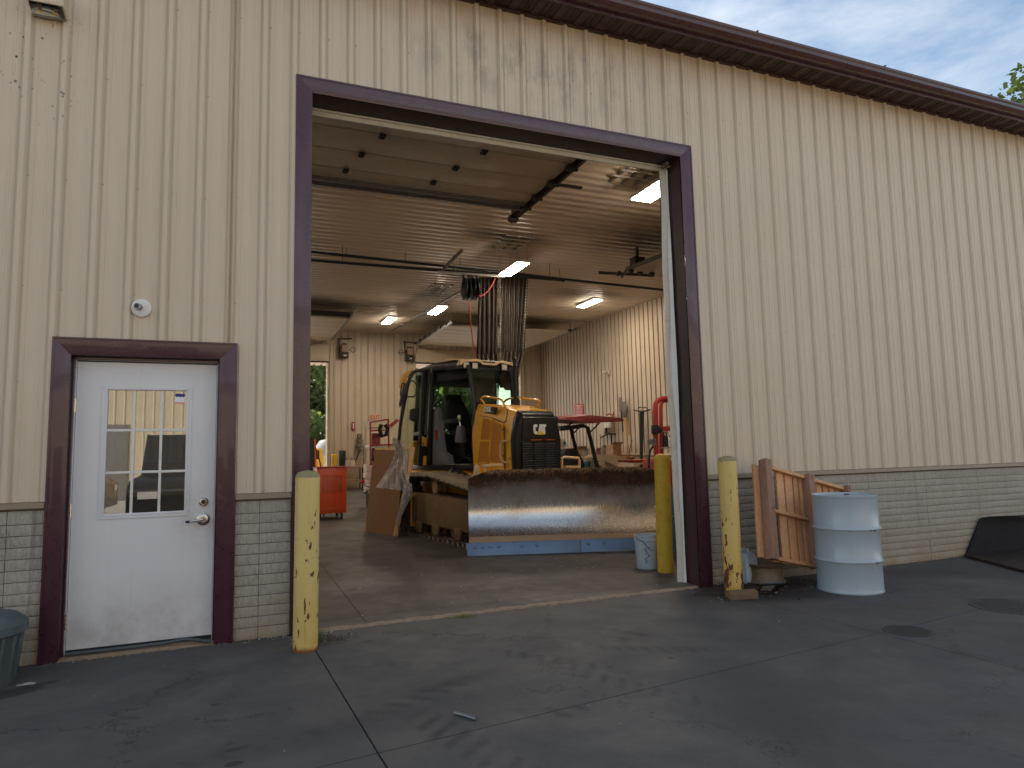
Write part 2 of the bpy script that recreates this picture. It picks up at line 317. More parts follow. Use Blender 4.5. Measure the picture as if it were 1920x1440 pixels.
MT['apron'] = concrete('apron_concrete', (.078, .077, .076), False)
MT['floor'] = concrete('shop_floor_concrete', (.074, .068, .062), True)
MT['lip'] = basic('broken_concrete_lip', (.30, .22, .15), .9, 0, .3, 20, (.12, .09, .06), .5, .6, 60)

MT['bounceslab'] = basic('pale_bounce_concrete', (.42, .39, .34), .8, 0, .15, 2, (.25, .22, .18), .4)  # unseen slabs behind the camera, made paler to bounce warm light at the blade
def formed_block(inside=False):
    m, t, b = new_mat('ribbed_concrete_block')
    p = pos_node(t); X, Y, Z = xyz(t)
    base = (.43, .39, .325) if not inside else (.50, .38, .26)
    col = mix(t, noise(t, p, 2.2, 6, .65), tuple(x*.72 for x in base), tuple(x*1.2 for x in base))
    rnd_ = nd(t, 'ShaderNodeObjectInfo').outputs['Random']
    off = nd(t, 'ShaderNodeCombineXYZ', {0: mth(t, 'MULTIPLY', rnd_, 40.0), 2: mth(t, 'MULTIPLY', rnd_, 90.0)}).outputs[0]
    strn = noise(t, nd(t, 'ShaderNodeVectorMath', {0: pos_node(t, (70, 70, 12)), 1: off}, operation='ADD').outputs[0], 1.0, 3, .6)
    col = mix(t, ramp(t, strn, .35, .6, .28, 0), col, (.10, .085, .07))
    col = mix(t, mth(t, 'MULTIPLY', ramp(t, Z, .5, .05), ramp(t, noise(t, p, 3.5, 5), .3, .6, .1, .75)), col, (.34, .25, .13))
    vs_ = noise(t, pos_node(t, (9, 9, .25)), 1.0, 4, .6)
    col = mix(t, ramp(t, vs_, .62, .72, 0, .5), col, (.10, .08, .06))
    if not inside:
        yl = mth(t, 'MULTIPLY', ramp(t, X, 9.5, 6.0), ramp(t, X, 5.5, 6.2))
    r = nd(t, 'ShaderNodeObjectInfo').outputs['Random']
    col = mix(t, ramp(t, r, 0, 1, 0, .16), col, (.5, .46, .4))
    pores = noise(t, p, 130, 2, .5)
    h = mth(t, 'ADD', mth(t, 'MULTIPLY', strn, 1.0), mth(t, 'MULTIPLY', pores, .4))
    setb(t, b, color=col, rough=.88, normal=bump(t, h, .9, .012))
    return m
MT['block'] = formed_block()
MT['block_in'] = formed_block(True)
MT['mortar'] = basic('joint_concrete', (.13, .105, .08), .9, 0, .3, 12)

def blade_mat():
    m, t, b = new_mat('worn_blade_steel')
    g = nd(t, 'ShaderNodeTexCoord').outputs['Object']
    s = nd(t, 'ShaderNodeSeparateXYZ', {0: g}).outputs
    p = nd(t, 'ShaderNodeMapping', {'Vector': g, 'Scale': (1, 1, 1)}).outputs[0]
    Z = s[2]; Y = s[1]
    n = noise(t, p, 1.6, 6, .65); nf = noise(t, p, 9, 8, .75); nff = noise(t, p, 40, 4, .7)
    edge = mth(t, 'ADD', Z, mth(t, 'MULTIPLY', mth(t, 'SUBTRACT', n, .5), .34))
    edge = mth(t, 'ADD', edge, mth(t, 'MULTIPLY', mth(t, 'SUBTRACT', nf, .5), .22))
    rust = ramp(t, mth(t, 'ADD', edge, mth(t, 'MULTIPLY', ramp(t, Y, -.2, 1.3), .12)), .56, .88)
    scratch = noise(t, nd(t, 'ShaderNodeMapping', {'Vector': g, 'Scale': (40, 40, 1.2)}).outputs[0], 2.0, 4, .6)
    steel = mix(t, scratch, (.50, .48, .46), (.72, .70, .68))
    steel = mix(t, ramp(t, noise(t, p, 2.4, 4, .5, .8), .52, .6, 0, .30), steel, (.42, .28, .17))
    rc = mix(t, ramp(t, nf, .35, .65), (.020, .013, .010), (.12, .048, .020))
    mud = mth(t, 'MULTIPLY', ramp(t, mth(t, 'ADD', Z, mth(t, 'MULTIPLY', nf, .22)), 1.08, 1.14), ramp(t, nff, .40, .56))
    rc = mix(t, ramp(t, nff, .60, .68, 0, .75), rc, (.42, .25, .12))
    rc = mix(t, mud, rc, (.50, .33, .17))
    setb(t, b, color=mix(t, rust, steel, rc), metal=ramp(t, rust, 0, 1, .95, 0.0), aniso=.4,
         rough=mth(t, 'ADD', mth(t, 'MULTIPLY', rust, .45), ramp(t, scratch, .3, .7, .20, .31)))
    setb(t, b, normal=bump(t, mth(t, 'ADD', mth(t, 'MULTIPLY', nff, rust), mth(t, 'MULTIPLY', scratch, .008)), .4, .008))
    return m
MT['blade'] = blade_mat()
MT['edge'] = basic('scoured_cutting_edge', (.17, .27, .42), .5, .5, .15, 6, (.22, .2, .2), .3, .1, 80)
MT['edgelip'] = basic('tan_blade_lip', (.46, .31, .19), .45, .4, .12, 4)

def glass_mat(name, tint=(.9, .95, .9), amt=.14, rough=0.0):
    m, t, b = new_mat(name); t.nodes.remove(b)
    o = t.nodes['Material Output']
    tr = nd(t, 'ShaderNodeBsdfTransparent', {'Color': tint}); gl = nd(t, 'ShaderNodeBsdfGlossy', {'Color': (1, 1, 1), 'Roughness': rough})
    fr = nd(t, 'ShaderNodeFresnel', {'IOR': 1.5})
    f = mth(t, 'ADD', fr.outputs[0], amt-.04)
    mx = nd(t, 'ShaderNodeMixShader', {0: f, 1: tr.outputs[0], 2: gl.outputs[0]})
    t.links.new(mx.outputs[0], o.inputs[0]); return m
MT['glass'] = glass_mat('window_glass', (.82, .86, .84), .08)
MT['doorglass'] = glass_mat('door_glass', (.55, .58, .57), .22)
MT['cabglass'] = glass_mat('cab_glass', (.82, .90, .82), .07)
def film_mat(name, c, a, sc):
    m, t, b = new_mat(name)
    p = pos_node(t, obj=False)
    v = nd(t, 'ShaderNodeTexVoronoi', {'Vector': p, 'Scale': sc}).outputs['Distance']
    n = noise(t, p, 14, 6, .7)
    setb(t, b, color=mix(t, ramp(t, n, .55, .7), c, (.85, .82, .8)), rough=.18, alpha=ramp(t, n, .35, .7, a-.18, a+.28), normal=bump(t, mth(t, 'ADD', v, n), .9, .02))
    return m
MT['bubble'] = film_mat('bubble_wrap', (.66, .61, .58), .62, 55)
MT['vinyl'] = basic('vinyl_sheet', (.125, .10, .082), .35, 0, .35, 3, (.1, .08, .06), .5, stretch=(8, 8, .6))
def mesh_mat():
    m, t, b = new_mat('curtain_mesh')
    n = noise(t, pos_node(t, (30, 30, 1.5)), 1.5, 4, .6)
    setb(t, b, color=mix(t, n, (.018, .013, .010), (.075, .055, .042)), rough=.7, alpha=ramp(t, n, .3, .7, 1.0, .93))
    return m
MT['meshcurtain'] = mesh_mat()
def emit(name, c, s):
    m, t, b = new_mat(name); setb(t, b, color=c); b.inputs['Emission Color'].default_value = (*c, 1); b.inputs['Emission Strength'].default_value = s; return m
MT['tube'] = emit('lit_diffuser', (1.0, .84, .66), 66.0)
MT['workled'] = basic('lamp_lens', (.75, .72, .68), .15, .3, .3, 60, coat=.5)
def leafmat(name, c):
    m, t, b = new_mat(name)
    r = noise(t, pos_node(t), 1.1, 5, .7)
    col = mix(t, ramp(t, r, .3, .7), tuple(x*.6 for x in c), tuple(x*1.5 for x in c))
    setb(t, b, color=col, rough=.55)
    o = t.nodes['Material Output']
    tl = nd(t, 'ShaderNodeBsdfTranslucent', {'Color': mix(t, .5, col, (c[0]*3.2, c[1]*3.2, c[2]*1.6))})
    mx = nd(t, 'ShaderNodeMixShader', {0: .6, 1: b.outputs[0], 2: tl.outputs[0]})
    t.links.new(mx.outputs[0], o.inputs[0]); return m
MT['leaf'] = leafmat('foliage', (.13, .17, .065))
MT['leaf3'] = leafmat('foliage_near', (.06, .085, .03))
MT['leaf2'] = leafmat('foliage_dark', (.12, .155, .07))
MT['corn'] = basic('white_canopy_sheet', (.72, .55, .48), .5)
MT['maroon_car'] = basic('maroon_car_paint', (.10, .015, .015), .3)
MT['oppwall'] = basic('sunny_siding', (.58, .48, .34), .5, 0, .08, 2)

# ------------------------------------------------------------------ mesh builder
class MB:
    def __init__(s): s.v = []; s.f = []
    def add(s, vs, fs):
        o = len(s.v); s.v += [tuple(x) for x in vs]; s.f += [tuple(i+o for i in f) for f in fs]; return s
    def box(s, x0, x1, y0, y1, z0, z1, mtx=None):
        v = [Vector((x, y, z)) for z in (z0, z1) for y in (y0, y1) for x in (x0, x1)]
        if mtx: v = [mtx @ q for q in v]
        return s.add(v, [(0, 2, 3, 1), (4, 5, 7, 6), (0, 1, 5, 4), (2, 6, 7, 3), (0, 4, 6, 2), (1, 3, 7, 5)])
    def bar(s, a, b, w, h, upv=(0, 0, 1)):
        a = Vector(a); b = Vector(b); d = (b-a); L = d.length; d.normalize(); u = Vector(upv)
        if abs(d.dot(u)) > .98: u = Vector((0, 1, 0))
        sdv = d.cross(u).normalized(); u = sdv.cross(d).normalized()
        m = Matrix((d, sdv, u)).transposed().to_4x4(); m.translation = a
        return s.box(0, L, -w/2, w/2, -h/2, h/2, m)
    def poly(s, pts, off):           # planar polygon extruded by vector off
        pts = [Vector(q) for q in pts]; off = Vector(off); n = len(pts)
        return s.add(pts+[q+off for q in pts], [tuple(range(n-1, -1, -1)), tuple(range(n, 2*n))]+[(i, (i+1) % n, n+(i+1) % n, n+i) for i in range(n)])
    def loft(s, rings, close=True, cap=True):
        n = len(rings[0]); vs = [q for r in rings for q in r]; fs = []
        for k in range(len(rings)-1):
            for i in range(n if close else n-1):
                j = (i+1) % n; fs.append((k*n+i, k*n+j, (k+1)*n+j, (k+1)*n+i))
        if cap and close: fs.append(tuple(range(n-1, -1, -1))); fs.append(tuple((len(rings)-1)*n+i for i in range(n)))
        return s.add(vs, fs)
    def tube(s, pts, r, seg=8):
        pts = [Vector(q) for q in pts]; rings = []; prev = None
        for i, q in enumerate(pts):
            d = (pts[min(i+1, len(pts)-1)]-pts[max(i-1, 0)]).normalized()
            if prev is None:
                u = Vector((0, 0, 1)) if abs(d.z) < .9 else Vector((1, 0, 0))
                a = d.cross(u).normalized()
            else: a = (prev - d*prev.dot(d)).normalized()
            prev = a; b_ = d.cross(a); rr = r[i] if isinstance(r, (list, tuple)) else r
            rings.append([q + a*math.cos(2*PI*k/seg)*rr + b_*math.sin(2*PI*k/seg)*rr for k in range(seg)])
        return s.loft(rings)
    def lathe(s, prof, c=(0, 0, 0), seg=24, axis='z', cap=True):
        rings = []
        for r, h in prof:
            ring = []
            for k in range(seg):
                a = 2*PI*k/seg; x, y = r*math.cos(a), r*math.sin(a)
                ring.append(Vector((c[0]+x, c[1]+y, c[2]+h)) if axis == 'z' else (Vector((c[0]+h, c[1]+x, c[2]+y)) if axis == 'x' else Vector((c[0]+x, c[1]+h, c[2]-y))))
            rings.append(ring)
        return s.loft(rings, True, cap)
    def grid(s, fn, nu, nv):
        vs = [fn(i/nu, j/nv) for j in range(nv+1) for i in range(nu+1)]
        return s.add(vs, [(j*(nu+1)+i, j*(nu+1)+i+1, (j+1)*(nu+1)+i+1, (j+1)*(nu+1)+i) for j in range(nv) for i in range(nu)])
    def mesh(s, name, mat, bev=0, smooth=35, solid=0):
        me = bpy.data.meshes.new(name); me.from_pydata(s.v, [], s.f); me.validate()
        bm = bmesh.new(); bm.from_mesh(me)
        bmesh.ops.recalc_face_normals(bm, faces=bm.faces)
        if bev: bmesh.ops.bevel(bm, geom=[e for e in bm.edges if len(e.link_faces) == 2 and e.calc_face_angle(0) > .5], offset=bev, segments=2, affect='EDGES', profile=.6)
        bm.to_mesh(me); bm.free()
        if smooth:
            me.polygons.foreach_set('use_smooth', [True]*len(me.polygons)); me.set_sharp_from_angle(angle=R(smooth))
        me.materials.append(MT[mat] if isinstance(mat, str) else mat); return me
def wl(o):
    v = Vector(o.location)
    while o.parent: o = o.parent; v += Vector(o.location)
    return v
def link(name, me, parent=None, loc=(0, 0, 0), kind=None, label=None):
    o = bpy.data.objects.new(name, me); COL.objects.link(o); o.location = loc
    if parent: o.parent = parent
    if kind: o['kind'] = kind
    if label: o['label'] = label
    return o
def part(name, mb, mat, parent=None, bev=0, world=False, kind=None, label=None, smooth=35):
    if world and parent is not None:
        L = wl(parent); mb.v = [(a-L.x, b-L.y, c-L.z) for a, b, c in mb.v]
    return link(name, mb.mesh(name, mat, bev, smooth), parent, kind=kind, label=label)
def thing(name, label, cat, loc=(0, 0, 0), rz=0, group=None):
    o = bpy.data.objects.new(name, None); COL.objects.link(o); o.location = loc; o.rotation_euler = (0, 0, rz)
    o['label'] = label; o['category'] = cat; o.empty_display_size = .1
    if group: o['group'] = group
    return o
def tag(o, label, cat, group=None):
    o['label'] = label; o['category'] = cat
    if group: o['group'] = group
    return o
def text_mesh(s, size, depth, mat, name='lettering', bold=.0):
    cu = bpy.data.curves.new(name, 'FONT'); cu.body = s; cu.size = size; cu.extrude = depth/2; cu.offset = bold; cu.align_x = 'CENTER'; cu.align_y = 'CENTER'
    tmp = bpy.data.objects.new('tmp', cu); COL.objects.link(tmp)
    bpy.context.view_layer.update()
    me = bpy.data.meshes.new_from_object(tmp.evaluated_get(bpy.context.evaluated_depsgraph_get()))
    bpy.data.objects.remove(tmp); me.materials.clear(); me.materials.append(MT[mat]); me.name = name
    return me

# ================================================================== GROUND
g = MB(); S = 400
g.grid(lambda u, v: (-S+2*S*u, -S+2*S*v, -.03), 8, 8)
ground = part('ground', g, 'mortar', kind='structure', smooth=0)
# cast apron slabs with recessed joints
xl = [-12.6, -9.0, -5.35, -1.7, 1.95, 5.62, 9.3, 12.95, 16.6, 20.3]
def yl(k, x): return [-.02, -2.57+.115*x, -5.6+.115*x, -9.4+.1*x, -13.4, -18, -23][k]
jx = lambda x, y: x - .04*y
for i in range(len(xl)-1):
    for k in range(6):
        gp = .0045
        c = []
        for (xx, kk, sx, sy) in ((xl[i], k+1, 1, 1), (xl[i+1], k+1, -1, 1), (xl[i+1], k, -1, -1), (xl[i], k, 1, -1)):
            y = yl(kk, xx); c.append((jx(xx, y)+sx*gp, y+sy*gp*.8, -.028))
        m_ = MB(); m_.poly(c, (0, 0, .028)); part('apron_slab', m_, 'apron' if k < 3 else 'bounceslab', ground, smooth=0)
# yard behind the shop, sunlit
m_ = MB(); m_.box(-30, 60, 18.3, 60, -.02, .24); part('rear_yard', m_, basic('pale_yard', (.50, .46, .40), .8, 0, .15, 2, (.25, .22, .18), .4), ground, smooth=0)
# shop floor
m_ = MB(); fx = [-6, -1.2, 2.42, 6.1, 9.8, 12.35]; fy = [-.02, 4.6, 9.2, 13.8, 18.3]
shop_floor = MB(); shop_floor.poly([(-6, .03, -.02), (12.35, .03, -.02), (12.35, 18.3, RZ(18.3)-.006), (-6, 18.3, RZ(18.3)-.006)], (0, 0, -.02))
shop_floor = part('shop_floor', shop_floor, 'mortar', kind='structure', smooth=0)
for i in range(5):
    for k in range(4):
        x0, x1, y0, y1 = fx[i]+.003, fx[i+1]-.003, fy[k]+.003, fy[k+1]-.003
        if k == 0:
            x0b, x1b = max(x0, 1.99), min(x1, 5.60)
        c = [(x0, y0, .018+RZ(y0)), (x1, y0, .018+RZ(y0)), (x1, y1, .018+RZ(y1)), (x0, y1, .018+RZ(y1))]
        if k == 0:
            c[0] = (x0, .26, .018+RZ(.26)); c[1] = (x1, .26, .018+RZ(.26))
        m_ = MB(); m_.poly([(a, b, z-.02) for a, b, z in c], (0, 0, .02)); part('floor_slab', m_, 'floor', shop_floor, smooth=0)
m_ = MB()
m_.poly([(1.99, .257, 0), (2.417, .257, 0), (2.417, .012, 0), (1.99, .012, 0)], (0, 0, .0205)); part('floor_slab', m_, 'floor', shop_floor, smooth=0)
m_ = MB()
m_.poly([(2.423, .257, 0), (5.60, .257, 0), (5.60, .012, 0), (2.423, .012, 0)], (0, 0, .0205)); part('floor_slab', m_, 'floor', shop_floor, smooth=0)
# broken pale lip at the slab edge
m_ = MB(); n = 90
def lipf(u, v):
    x = 1.99+u*3.6; j = random.uniform(-.008, .008)
    return (x, (-.030, -.018, .012)[int(v*2+.5)]+j, (.001, .019, .0205)[int(v*2+.5)]+(j*.3 if v > .1 else 0))
m_.grid(lipf, n, 2); part('threshold_lip', m_, 'lip', shop_floor, smooth=0)

# ================================================================== WORKSHOP
B = thing('workshop_building', 'long beige ribbed-steel workshop with maroon trim and an open bay door', 'building')
P_ = .2286
def rib_prof(x0, x1, off=.045):
    pts = []
    k0 = int(math.floor(x0/P_))-1
    for k in range(k0, int(x1/P_)+2):
        c = k*P_
        for dx, h in ((-.034, 0), (-.030, .003), (-.015, .026), (.013, .026), (.027, .003), (.032, 0), (.068, 0), (.073, .0035), (.083, .0035), (.088, 0), (.140, 0), (.145, .0035), (.155, .0035), (.160, 0)):
            pts.append((c+dx, h))
    pts = [q for q in pts if x0 < q[0] < x1]
    return pts
BIG = (1.97, 5.62, 4.33)          # opening left, right, top
MAN = (.35, 1.31, 2.09)
def zbot(x):
    if 1.90 < x < 5.69: return 4.39
    if .30 < x < 1.37: return 2.15
    return 1.075
def front_sheet(xa, xb):
    pr = [(xa, 0)]+rib_prof(xa, xb)+[(xb, 0)]
    for e in (1.90, 5.69, .30, 1.37):
        if xa < e < xb: pr += [(e-.0005, 0), (e+.0005, 0)]
    pr.sort(); m = MB()
    for (a, ha), (b, hb) in zip(pr, pr[1:]):
        if b-a < 1e-5: continue
        z0 = zbot((a+b)/2)
        m.add([(a, -ha, z0), (b, -hb, z0), (b, -hb, 5.49), (a, -ha, 5.49)], [(0, 1, 2, 3)])
    return m
s = -.0457-2*.9144
while s < 16:
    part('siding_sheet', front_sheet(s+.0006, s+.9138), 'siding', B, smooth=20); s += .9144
# screws: rows of small heads beside the ribs
m_ = MB()
for k in range(-7, 70):
    x = k*P_+.042
    for z in (1.115, 1.9, 2.55, 3.35, 4.15, 4.85, 5.38):
        if z < zbot(x)+.03: continue
        j = random.uniform(-.02, .02)
        q_ = random.choice((.0025, .0035, .0045)); m_.box(x-q_, x+q_, -.005, .001, z+j-q_, z+j+q_)
part('screw_heads', m_, basic('dull_screws', (.36, .28, .21), .6), B, kind='stuff', smooth=0)
# formed concrete wainscot: courses of long blocks
m_ = MB()
for (a, b) in ((-1.9, .3), (1.37, 1.90), (5.69, 16.0)): m_.box(a, b, .004, .20, -.02, 1.03)
part('foundation_core', m_, 'mortar', B, smooth=0)
seams = sorted([-1.8, -.89, .02]+[1.61+.907*k for k in range(0, 17)])
zs = [0.0, .088]+[.088+.0762*(i+1) for i in range(11)]+[1.02]
def blk_mesh(L, h):
    m = MB(); n = max(3, int(L/.11))
    top = []
    for j in range(3):
        for i in range(n+1):
            x = .002+(L-.004)*i/n; z = .002+(h-.005)*j/2
            d = -.0035 if j in (0, 2) or i in (0, n) else -.011-random.uniform(0, .005)
            top.append((x, d, z))
    fs = [(j*(n+1)+i, j*(n+1)+i+1, (j+1)*(n+1)+i+1, (j+1)*(n+1)+i) for j in range(2) for i in range(n)]
    m.add(top, fs)
    m.add([(.002, .006, .002), (L-.002, .006, .002), (L-.002, .006, h-.003), (.002, .006, h-.003), (.002, -.0035, .002), (L-.002, -.0035, .002), (L-.002, -.0035, h-.003), (.002, -.0035, h-.003)],
          [(0, 1, 5, 4), (1, 2, 6, 5), (2, 3, 7, 6), (3, 0, 4, 7)])
    return m.mesh('concrete_block', 'block', 0, 50)
cache = {}
for (a, b) in ((-1.9, .232), (1.438, 1.836), (5.758, 16.0)):
    xs = [a]+[q for q in seams if a+.04 < q < b-.04]+[b]
    for x0, x1 in zip(xs, xs[1:]):
        for z0, z1 in zip(zs, zs[1:]):
            key = (round(x1-x0, 3), round(z1-z0, 3), random.randrange(3))
            if key not in cache: cache[key] = blk_mesh(x1-x0, z1-z0)
            link('concrete_block', cache[key], B, (x0, random.uniform(-.0015, .0015), z0))
# base flashing
MT['flash'] = basic('tan_flashing', (.24, .18, .12), .45, .2, .15, 6)
for (a, b) in ((-1.9, .232), (1.438, 1.836), (5.758, 16.0)):
    m_ = MB(); m_.poly([(a, .003, 1.078), (a, -.030, 1.070), (a, -.036, 1.034), (a, -.027, 1.026), (a, .003, 1.026)], (b-a, 0, 0))
    part('base_flashing', m_, 'flash', B, smooth=0)
# trim round the big opening: outer lip, face, return
def trim(o, i_, z_o, z_i, zfoot, depth, name, mf='maroon', md='maroon_dark'):
    (xo0, xo1), (xi0, xi1) = o, i_
    y0, y1 = -.034, -.026
    for side, (xo, xi) in enumerate(((xo0, xi0), (xo1, xi1))):
        sg = 1 if side == 0 else -1
        m = MB()
        m.poly([(xo, y0, zfoot), (xo, y0, z_o), (xi, y1, z_i), (xi, y1, zfoot)], (0, .022, 0))
        part(name, m, mf, B, .002)
        m = MB(); m.poly([(xo+sg*.0, y0-.004, zfoot), (xo, y0-.004, z_o), (xo+sg*.014, y0-.004, z_o-.014), (xo+sg*.014, y0-.004, zfoot)], (0, .012, 0))
        part('trim_bead', m, mf, B, .001)
        m = MB(); m.box(min(xi, xi-sg*.02), max(xi, xi-sg*.02), -.018, depth, zfoot, z_i-.001); part('jamb', m, md, B)
    m = MB(); m.poly([(xo0, y0, z_o), (xo1, y0, z_o), (xi1, y1, z_i), (xi0, y1, z_i)], (0, .022, 0)); part(name, m, mf, B, .002)
    m = MB(); m.poly([(xo0, y0-.004, z_o), (xo1, y0-.004, z_o), (xo1-.014, y0-.004, z_o-.014), (xo0+.014, y0-.004, z_o-.014)], (0, .012, 0)); part('trim_bead', m, mf, B, .001)
    m = MB(); m.box(xi0, xi1, -.018, depth, z_i, z_i+.02); part('header', m, md, B)
trim((1.84, 5.755), (BIG[0], BIG[1]), 4.464, BIG[2], 0.0, .36, 'bay_door_trim')
trim((.236, 1.434), (MAN[0], MAN[1]), 2.2147, MAN[2], -.01, .105, 'entry_door_trim')
# white weather seals just inside the opening
m_ = MB(); m_.box(BIG[0], BIG[1]-.05, .235, .255, 4.27, 4.3275); m_.box(BIG[0], BIG[1]-.05, .215, .23, 4.31, 4.3275); part('header_seal', m_, 'seal', B, .003)
m_ = MB()
rings = []
for i in range(31):
    z = .02+4.27*i/30; wv = .018*math.sin(z*1.9+.4)+.009*math.sin(z*5.2)
    rings.append([Vector((5.617, .20, z)), Vector((5.545+wv, .215+wv*.5, z)), Vector((5.530+wv, .235+wv*.5, z)), Vector((5.545+wv*.6, .262, z)), Vector((5.59, .285, z)), Vector((5.617, .285, z))])
m_.loft(rings); part('side_seal', m_, 'seal', B)
m_ = MB()
rings = []
for i in range(31):
    z = .02+4.27*i/30; wv = .018*math.sin(z*1.9+.4)+.009*math.sin(z*5.2)
    rings.append([Vector((5.60, .170+wv*.3, z)), Vector((5.575+wv, .188, z)), Vector((5.572+wv, .2, z)), Vector((5.60, .196, z))])
m_.loft(rings); part('seal_lip', m_, 'white', B)
# wall core behind siding (front wall body) and parapet of the structure
m_ = MB()
for (a, b, z0, z1) in ((-6, .33, 1.03, 5.42), (.33, 1.33, 2.11, 5.42), (1.33, 1.95, 1.03, 5.42), (1.95, 5.64, 4.35, 5.42), (5.64, 16, 1.03, 5.42)):
    m_.box(a, b, .006, .24, z0, z1)
m_.box(-6, .33, .2, .24, 0, 1.03); m_.box(1.33, 1.95, .2, .24, 0, 1.03); m_.box(5.64, 16, .2, .24, 0, 1.03)
part('front_wall_core', m_, 'liner', B, smooth=0)
# eaves: soffit panels, fascia, gutter, roof
m_ = MB(); m_.poly([(-6, -.03, 5.475), (-6, -.03, 5.50), (-6, .01, 5.50), (-6, .01, 5.475)], (24, 0, 0)); part('eave_moulding', m_, 'soffit', B, smooth=0)
def soffit_mesh():
    m = MB(); prof = [(0, 0), (.012, .012), (.070, .012), (.078, 0), (.150, 0), (.158, .012), (.216, .012), (.2275, 0)]
    for (a, ha), (b, hb) in zip(prof, prof[1:]):
        m.add([(a, -.03, ha), (b, -.03, hb), (b, -.302, hb), (a, -.302, ha)], [(0, 1, 2, 3)])
    for q in ((.03, .055), (.175, .20)):     # open slots read as dark strips
        m.box(q[0], q[1], -.275, -.07, .008, .0115)
    return m.mesh('soffit_panel', 'soffit', 0, 0)
sm_ = soffit_mesh()
for k in range(0, 92): link('soffit_panel', sm_, B, (-1.6+k*.2286, 0, 5.492))
m_ = MB(); m_.box(-6, 22, -.327, -.302, 5.462, 5.60); part('fascia', m_, 'maroon', B, .003)
m_ = MB(); m_.poly([(-6, -.329, 5.488), (-6, -.405, 5.484), (-6, -.440, 5.515), (-6, -.440, 5.548), (-6, -.456, 5.566), (-6, -.456, 5.590), (-6, -.440, 5.594), (-6, -.329, 5.594)], (28, 0, 0)); part('gutter', m_, 'gutter', B, .002)
m_ = MB(); m_.poly([(-6, -.40, 5.600), (-6, 9, 7.48), (-6, 9, 7.52), (-6, -.40, 5.625)], (24, 0, 0)); m_.poly([(-6, 9, 7.48), (-6, 18.7, 5.60), (-6, 18.7, 5.64), (-6, 9, 7.52)], (24, 0, 0)); part('roof', m_, 'maroon', B, smooth=0)
m_ = MB()
for k in range(10): m_.box(-1.0+k*1.83, -.975+k*1.83, -.465, -.33, 5.595, 5.602)
part('gutter_strap', m_, 'maroon_dark', B, smooth=0)
# interior ceiling sheets, ribs run along X
def ceil_sheet():
    m = MB(); prof = []
    for k in range(4):
        c = k*P_+.114
        prof += [(c-.066, 0), (c-.034, -.040), (c+.034, -.040), (c+.066, 0)]
    prof = [(0, 0)]+prof+[(.9144, 0)]
    for (a, ha), (b, hb) in zip(prof, prof[1:]):
        m.add([(-6, a, ha+RZ(a)), (12.35, a, ha+RZ(a)), (12.35, b, hb+RZ(b)), (-6, b, hb+RZ(b))], [(0, 1, 2, 3)])
    return m.mesh('ceiling_sheet', 'ceiling', 0, 0)
cm = ceil_sheet()
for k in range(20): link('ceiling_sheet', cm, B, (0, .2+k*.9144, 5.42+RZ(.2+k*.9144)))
m_ = MB(); m_.box(-6, 12.4, .2, 18.3, 5.72, 5.74); part('ceiling_deck', m_, 'liner', B, smooth=0)
# right interior wall, with a ribbed liner above a concrete wainscot
WX, WY = 12.3, 18.0
def liner_sheet(axis):
    m = MB(); prof = [(0, 0)]
    for k in range(4):
        c = k*P_+.114; prof += [(c-.026, 0), (c-.012, .020), (c+.012, .020), (c+.026, 0)]
    prof += [(.9144, 0)]
    for (a, ha), (b, hb) in zip(prof, prof[1:]):
        if axis == 'y': m.add([(-ha, a, 0), (-hb, b, 0), (-hb, b, 4.42), (-ha, a, 4.42)], [(0, 1, 2, 3)])
        else: m.add([(a, -ha, 0), (b, -hb, 0), (b, -hb, 4.42), (a, -ha, 4.42)], [(0, 1, 2, 3)])
    return m.mesh('liner_sheet', 'liner', 0, 20)
lm = liner_sheet('y')
for k in range(20):
    y = .2+k*.9144
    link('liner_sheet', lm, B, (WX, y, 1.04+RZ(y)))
m_ = MB(); m_.box(WX+.02, WX+.3, 0, 18.4, -.02, 5.8); m_.box(WX-.006, WX+.02, 0, 18.2, 0, 1.24); part('right_wall_core', m_, 'block_in', B, smooth=0)
m_ = MB(); m_.poly([(WX+.002, .24, 1.04), (WX-.035, .24, 1.05), (WX-.035, .24, 1.09), (WX+.002, .24, 1.10)], (0, 17.8, RZ(17.8))); part('liner_flashing', m_, 'cream', B, smooth=0)
m_ = MB()
for k in range(14): m_.box(WX-.010, WX-.005, .2, 18, .08*k+.1+.01, .08*k+.1+.018)
part('wainscot_joint', m_, 'mortar', B, smooth=0)
# back wall with two raised bay doors and a side door
BZ = RZ(WY)
openings = [(.2, 4.40, BZ, 4.64), (5.68, 6.62, BZ, 2.34), (7.38, 11.5, BZ, 4.70)]
cuts = sorted({q for o in openings for q in o[:2]})
m_ = MB(); mc = MB(); pr = []
xx = -6.0
while xx < WX: pr.append((xx, 0)); xx += .1143
for k in range(int(-6/P_)-1, int(WX/P_)+1):
    c = k*P_; pr += [(c-.026, 0), (c-.012, .020), (c+.012, .020), (c+.026, 0)]
for c in cuts: pr += [(c-.0004, 0), (c+.0004, 0)]
pr = sorted(q for q in pr if -6 <= q[0] <= WX); prf = []
for q in pr:
    c = round(q[0]/P_)*P_
    if q[1] == 0 and abs(q[0]-c) < .0255 and q[0] not in [e+d for e in cuts for d in (-.0004, .0004)]: continue
    prf.append(q)
for (a, ha), (b, hb) in zip(prf, prf[1:]):
    xm = (a+b)/2; segs = [(BZ+1.04, 5.66)]
    for o in openings:
        if o[0] < xm < o[1]: segs = [(max(o[3], BZ+1.04), 5.66)]
    for z0, z1 in segs: m_.add([(a, WY-ha, z0), (b, WY-hb, z0), (b, WY-hb, z1), (a, WY-ha, z1)], [(0, 1, 2, 3)])
part('back_wall_liner', m_, 'liner', B, smooth=20)
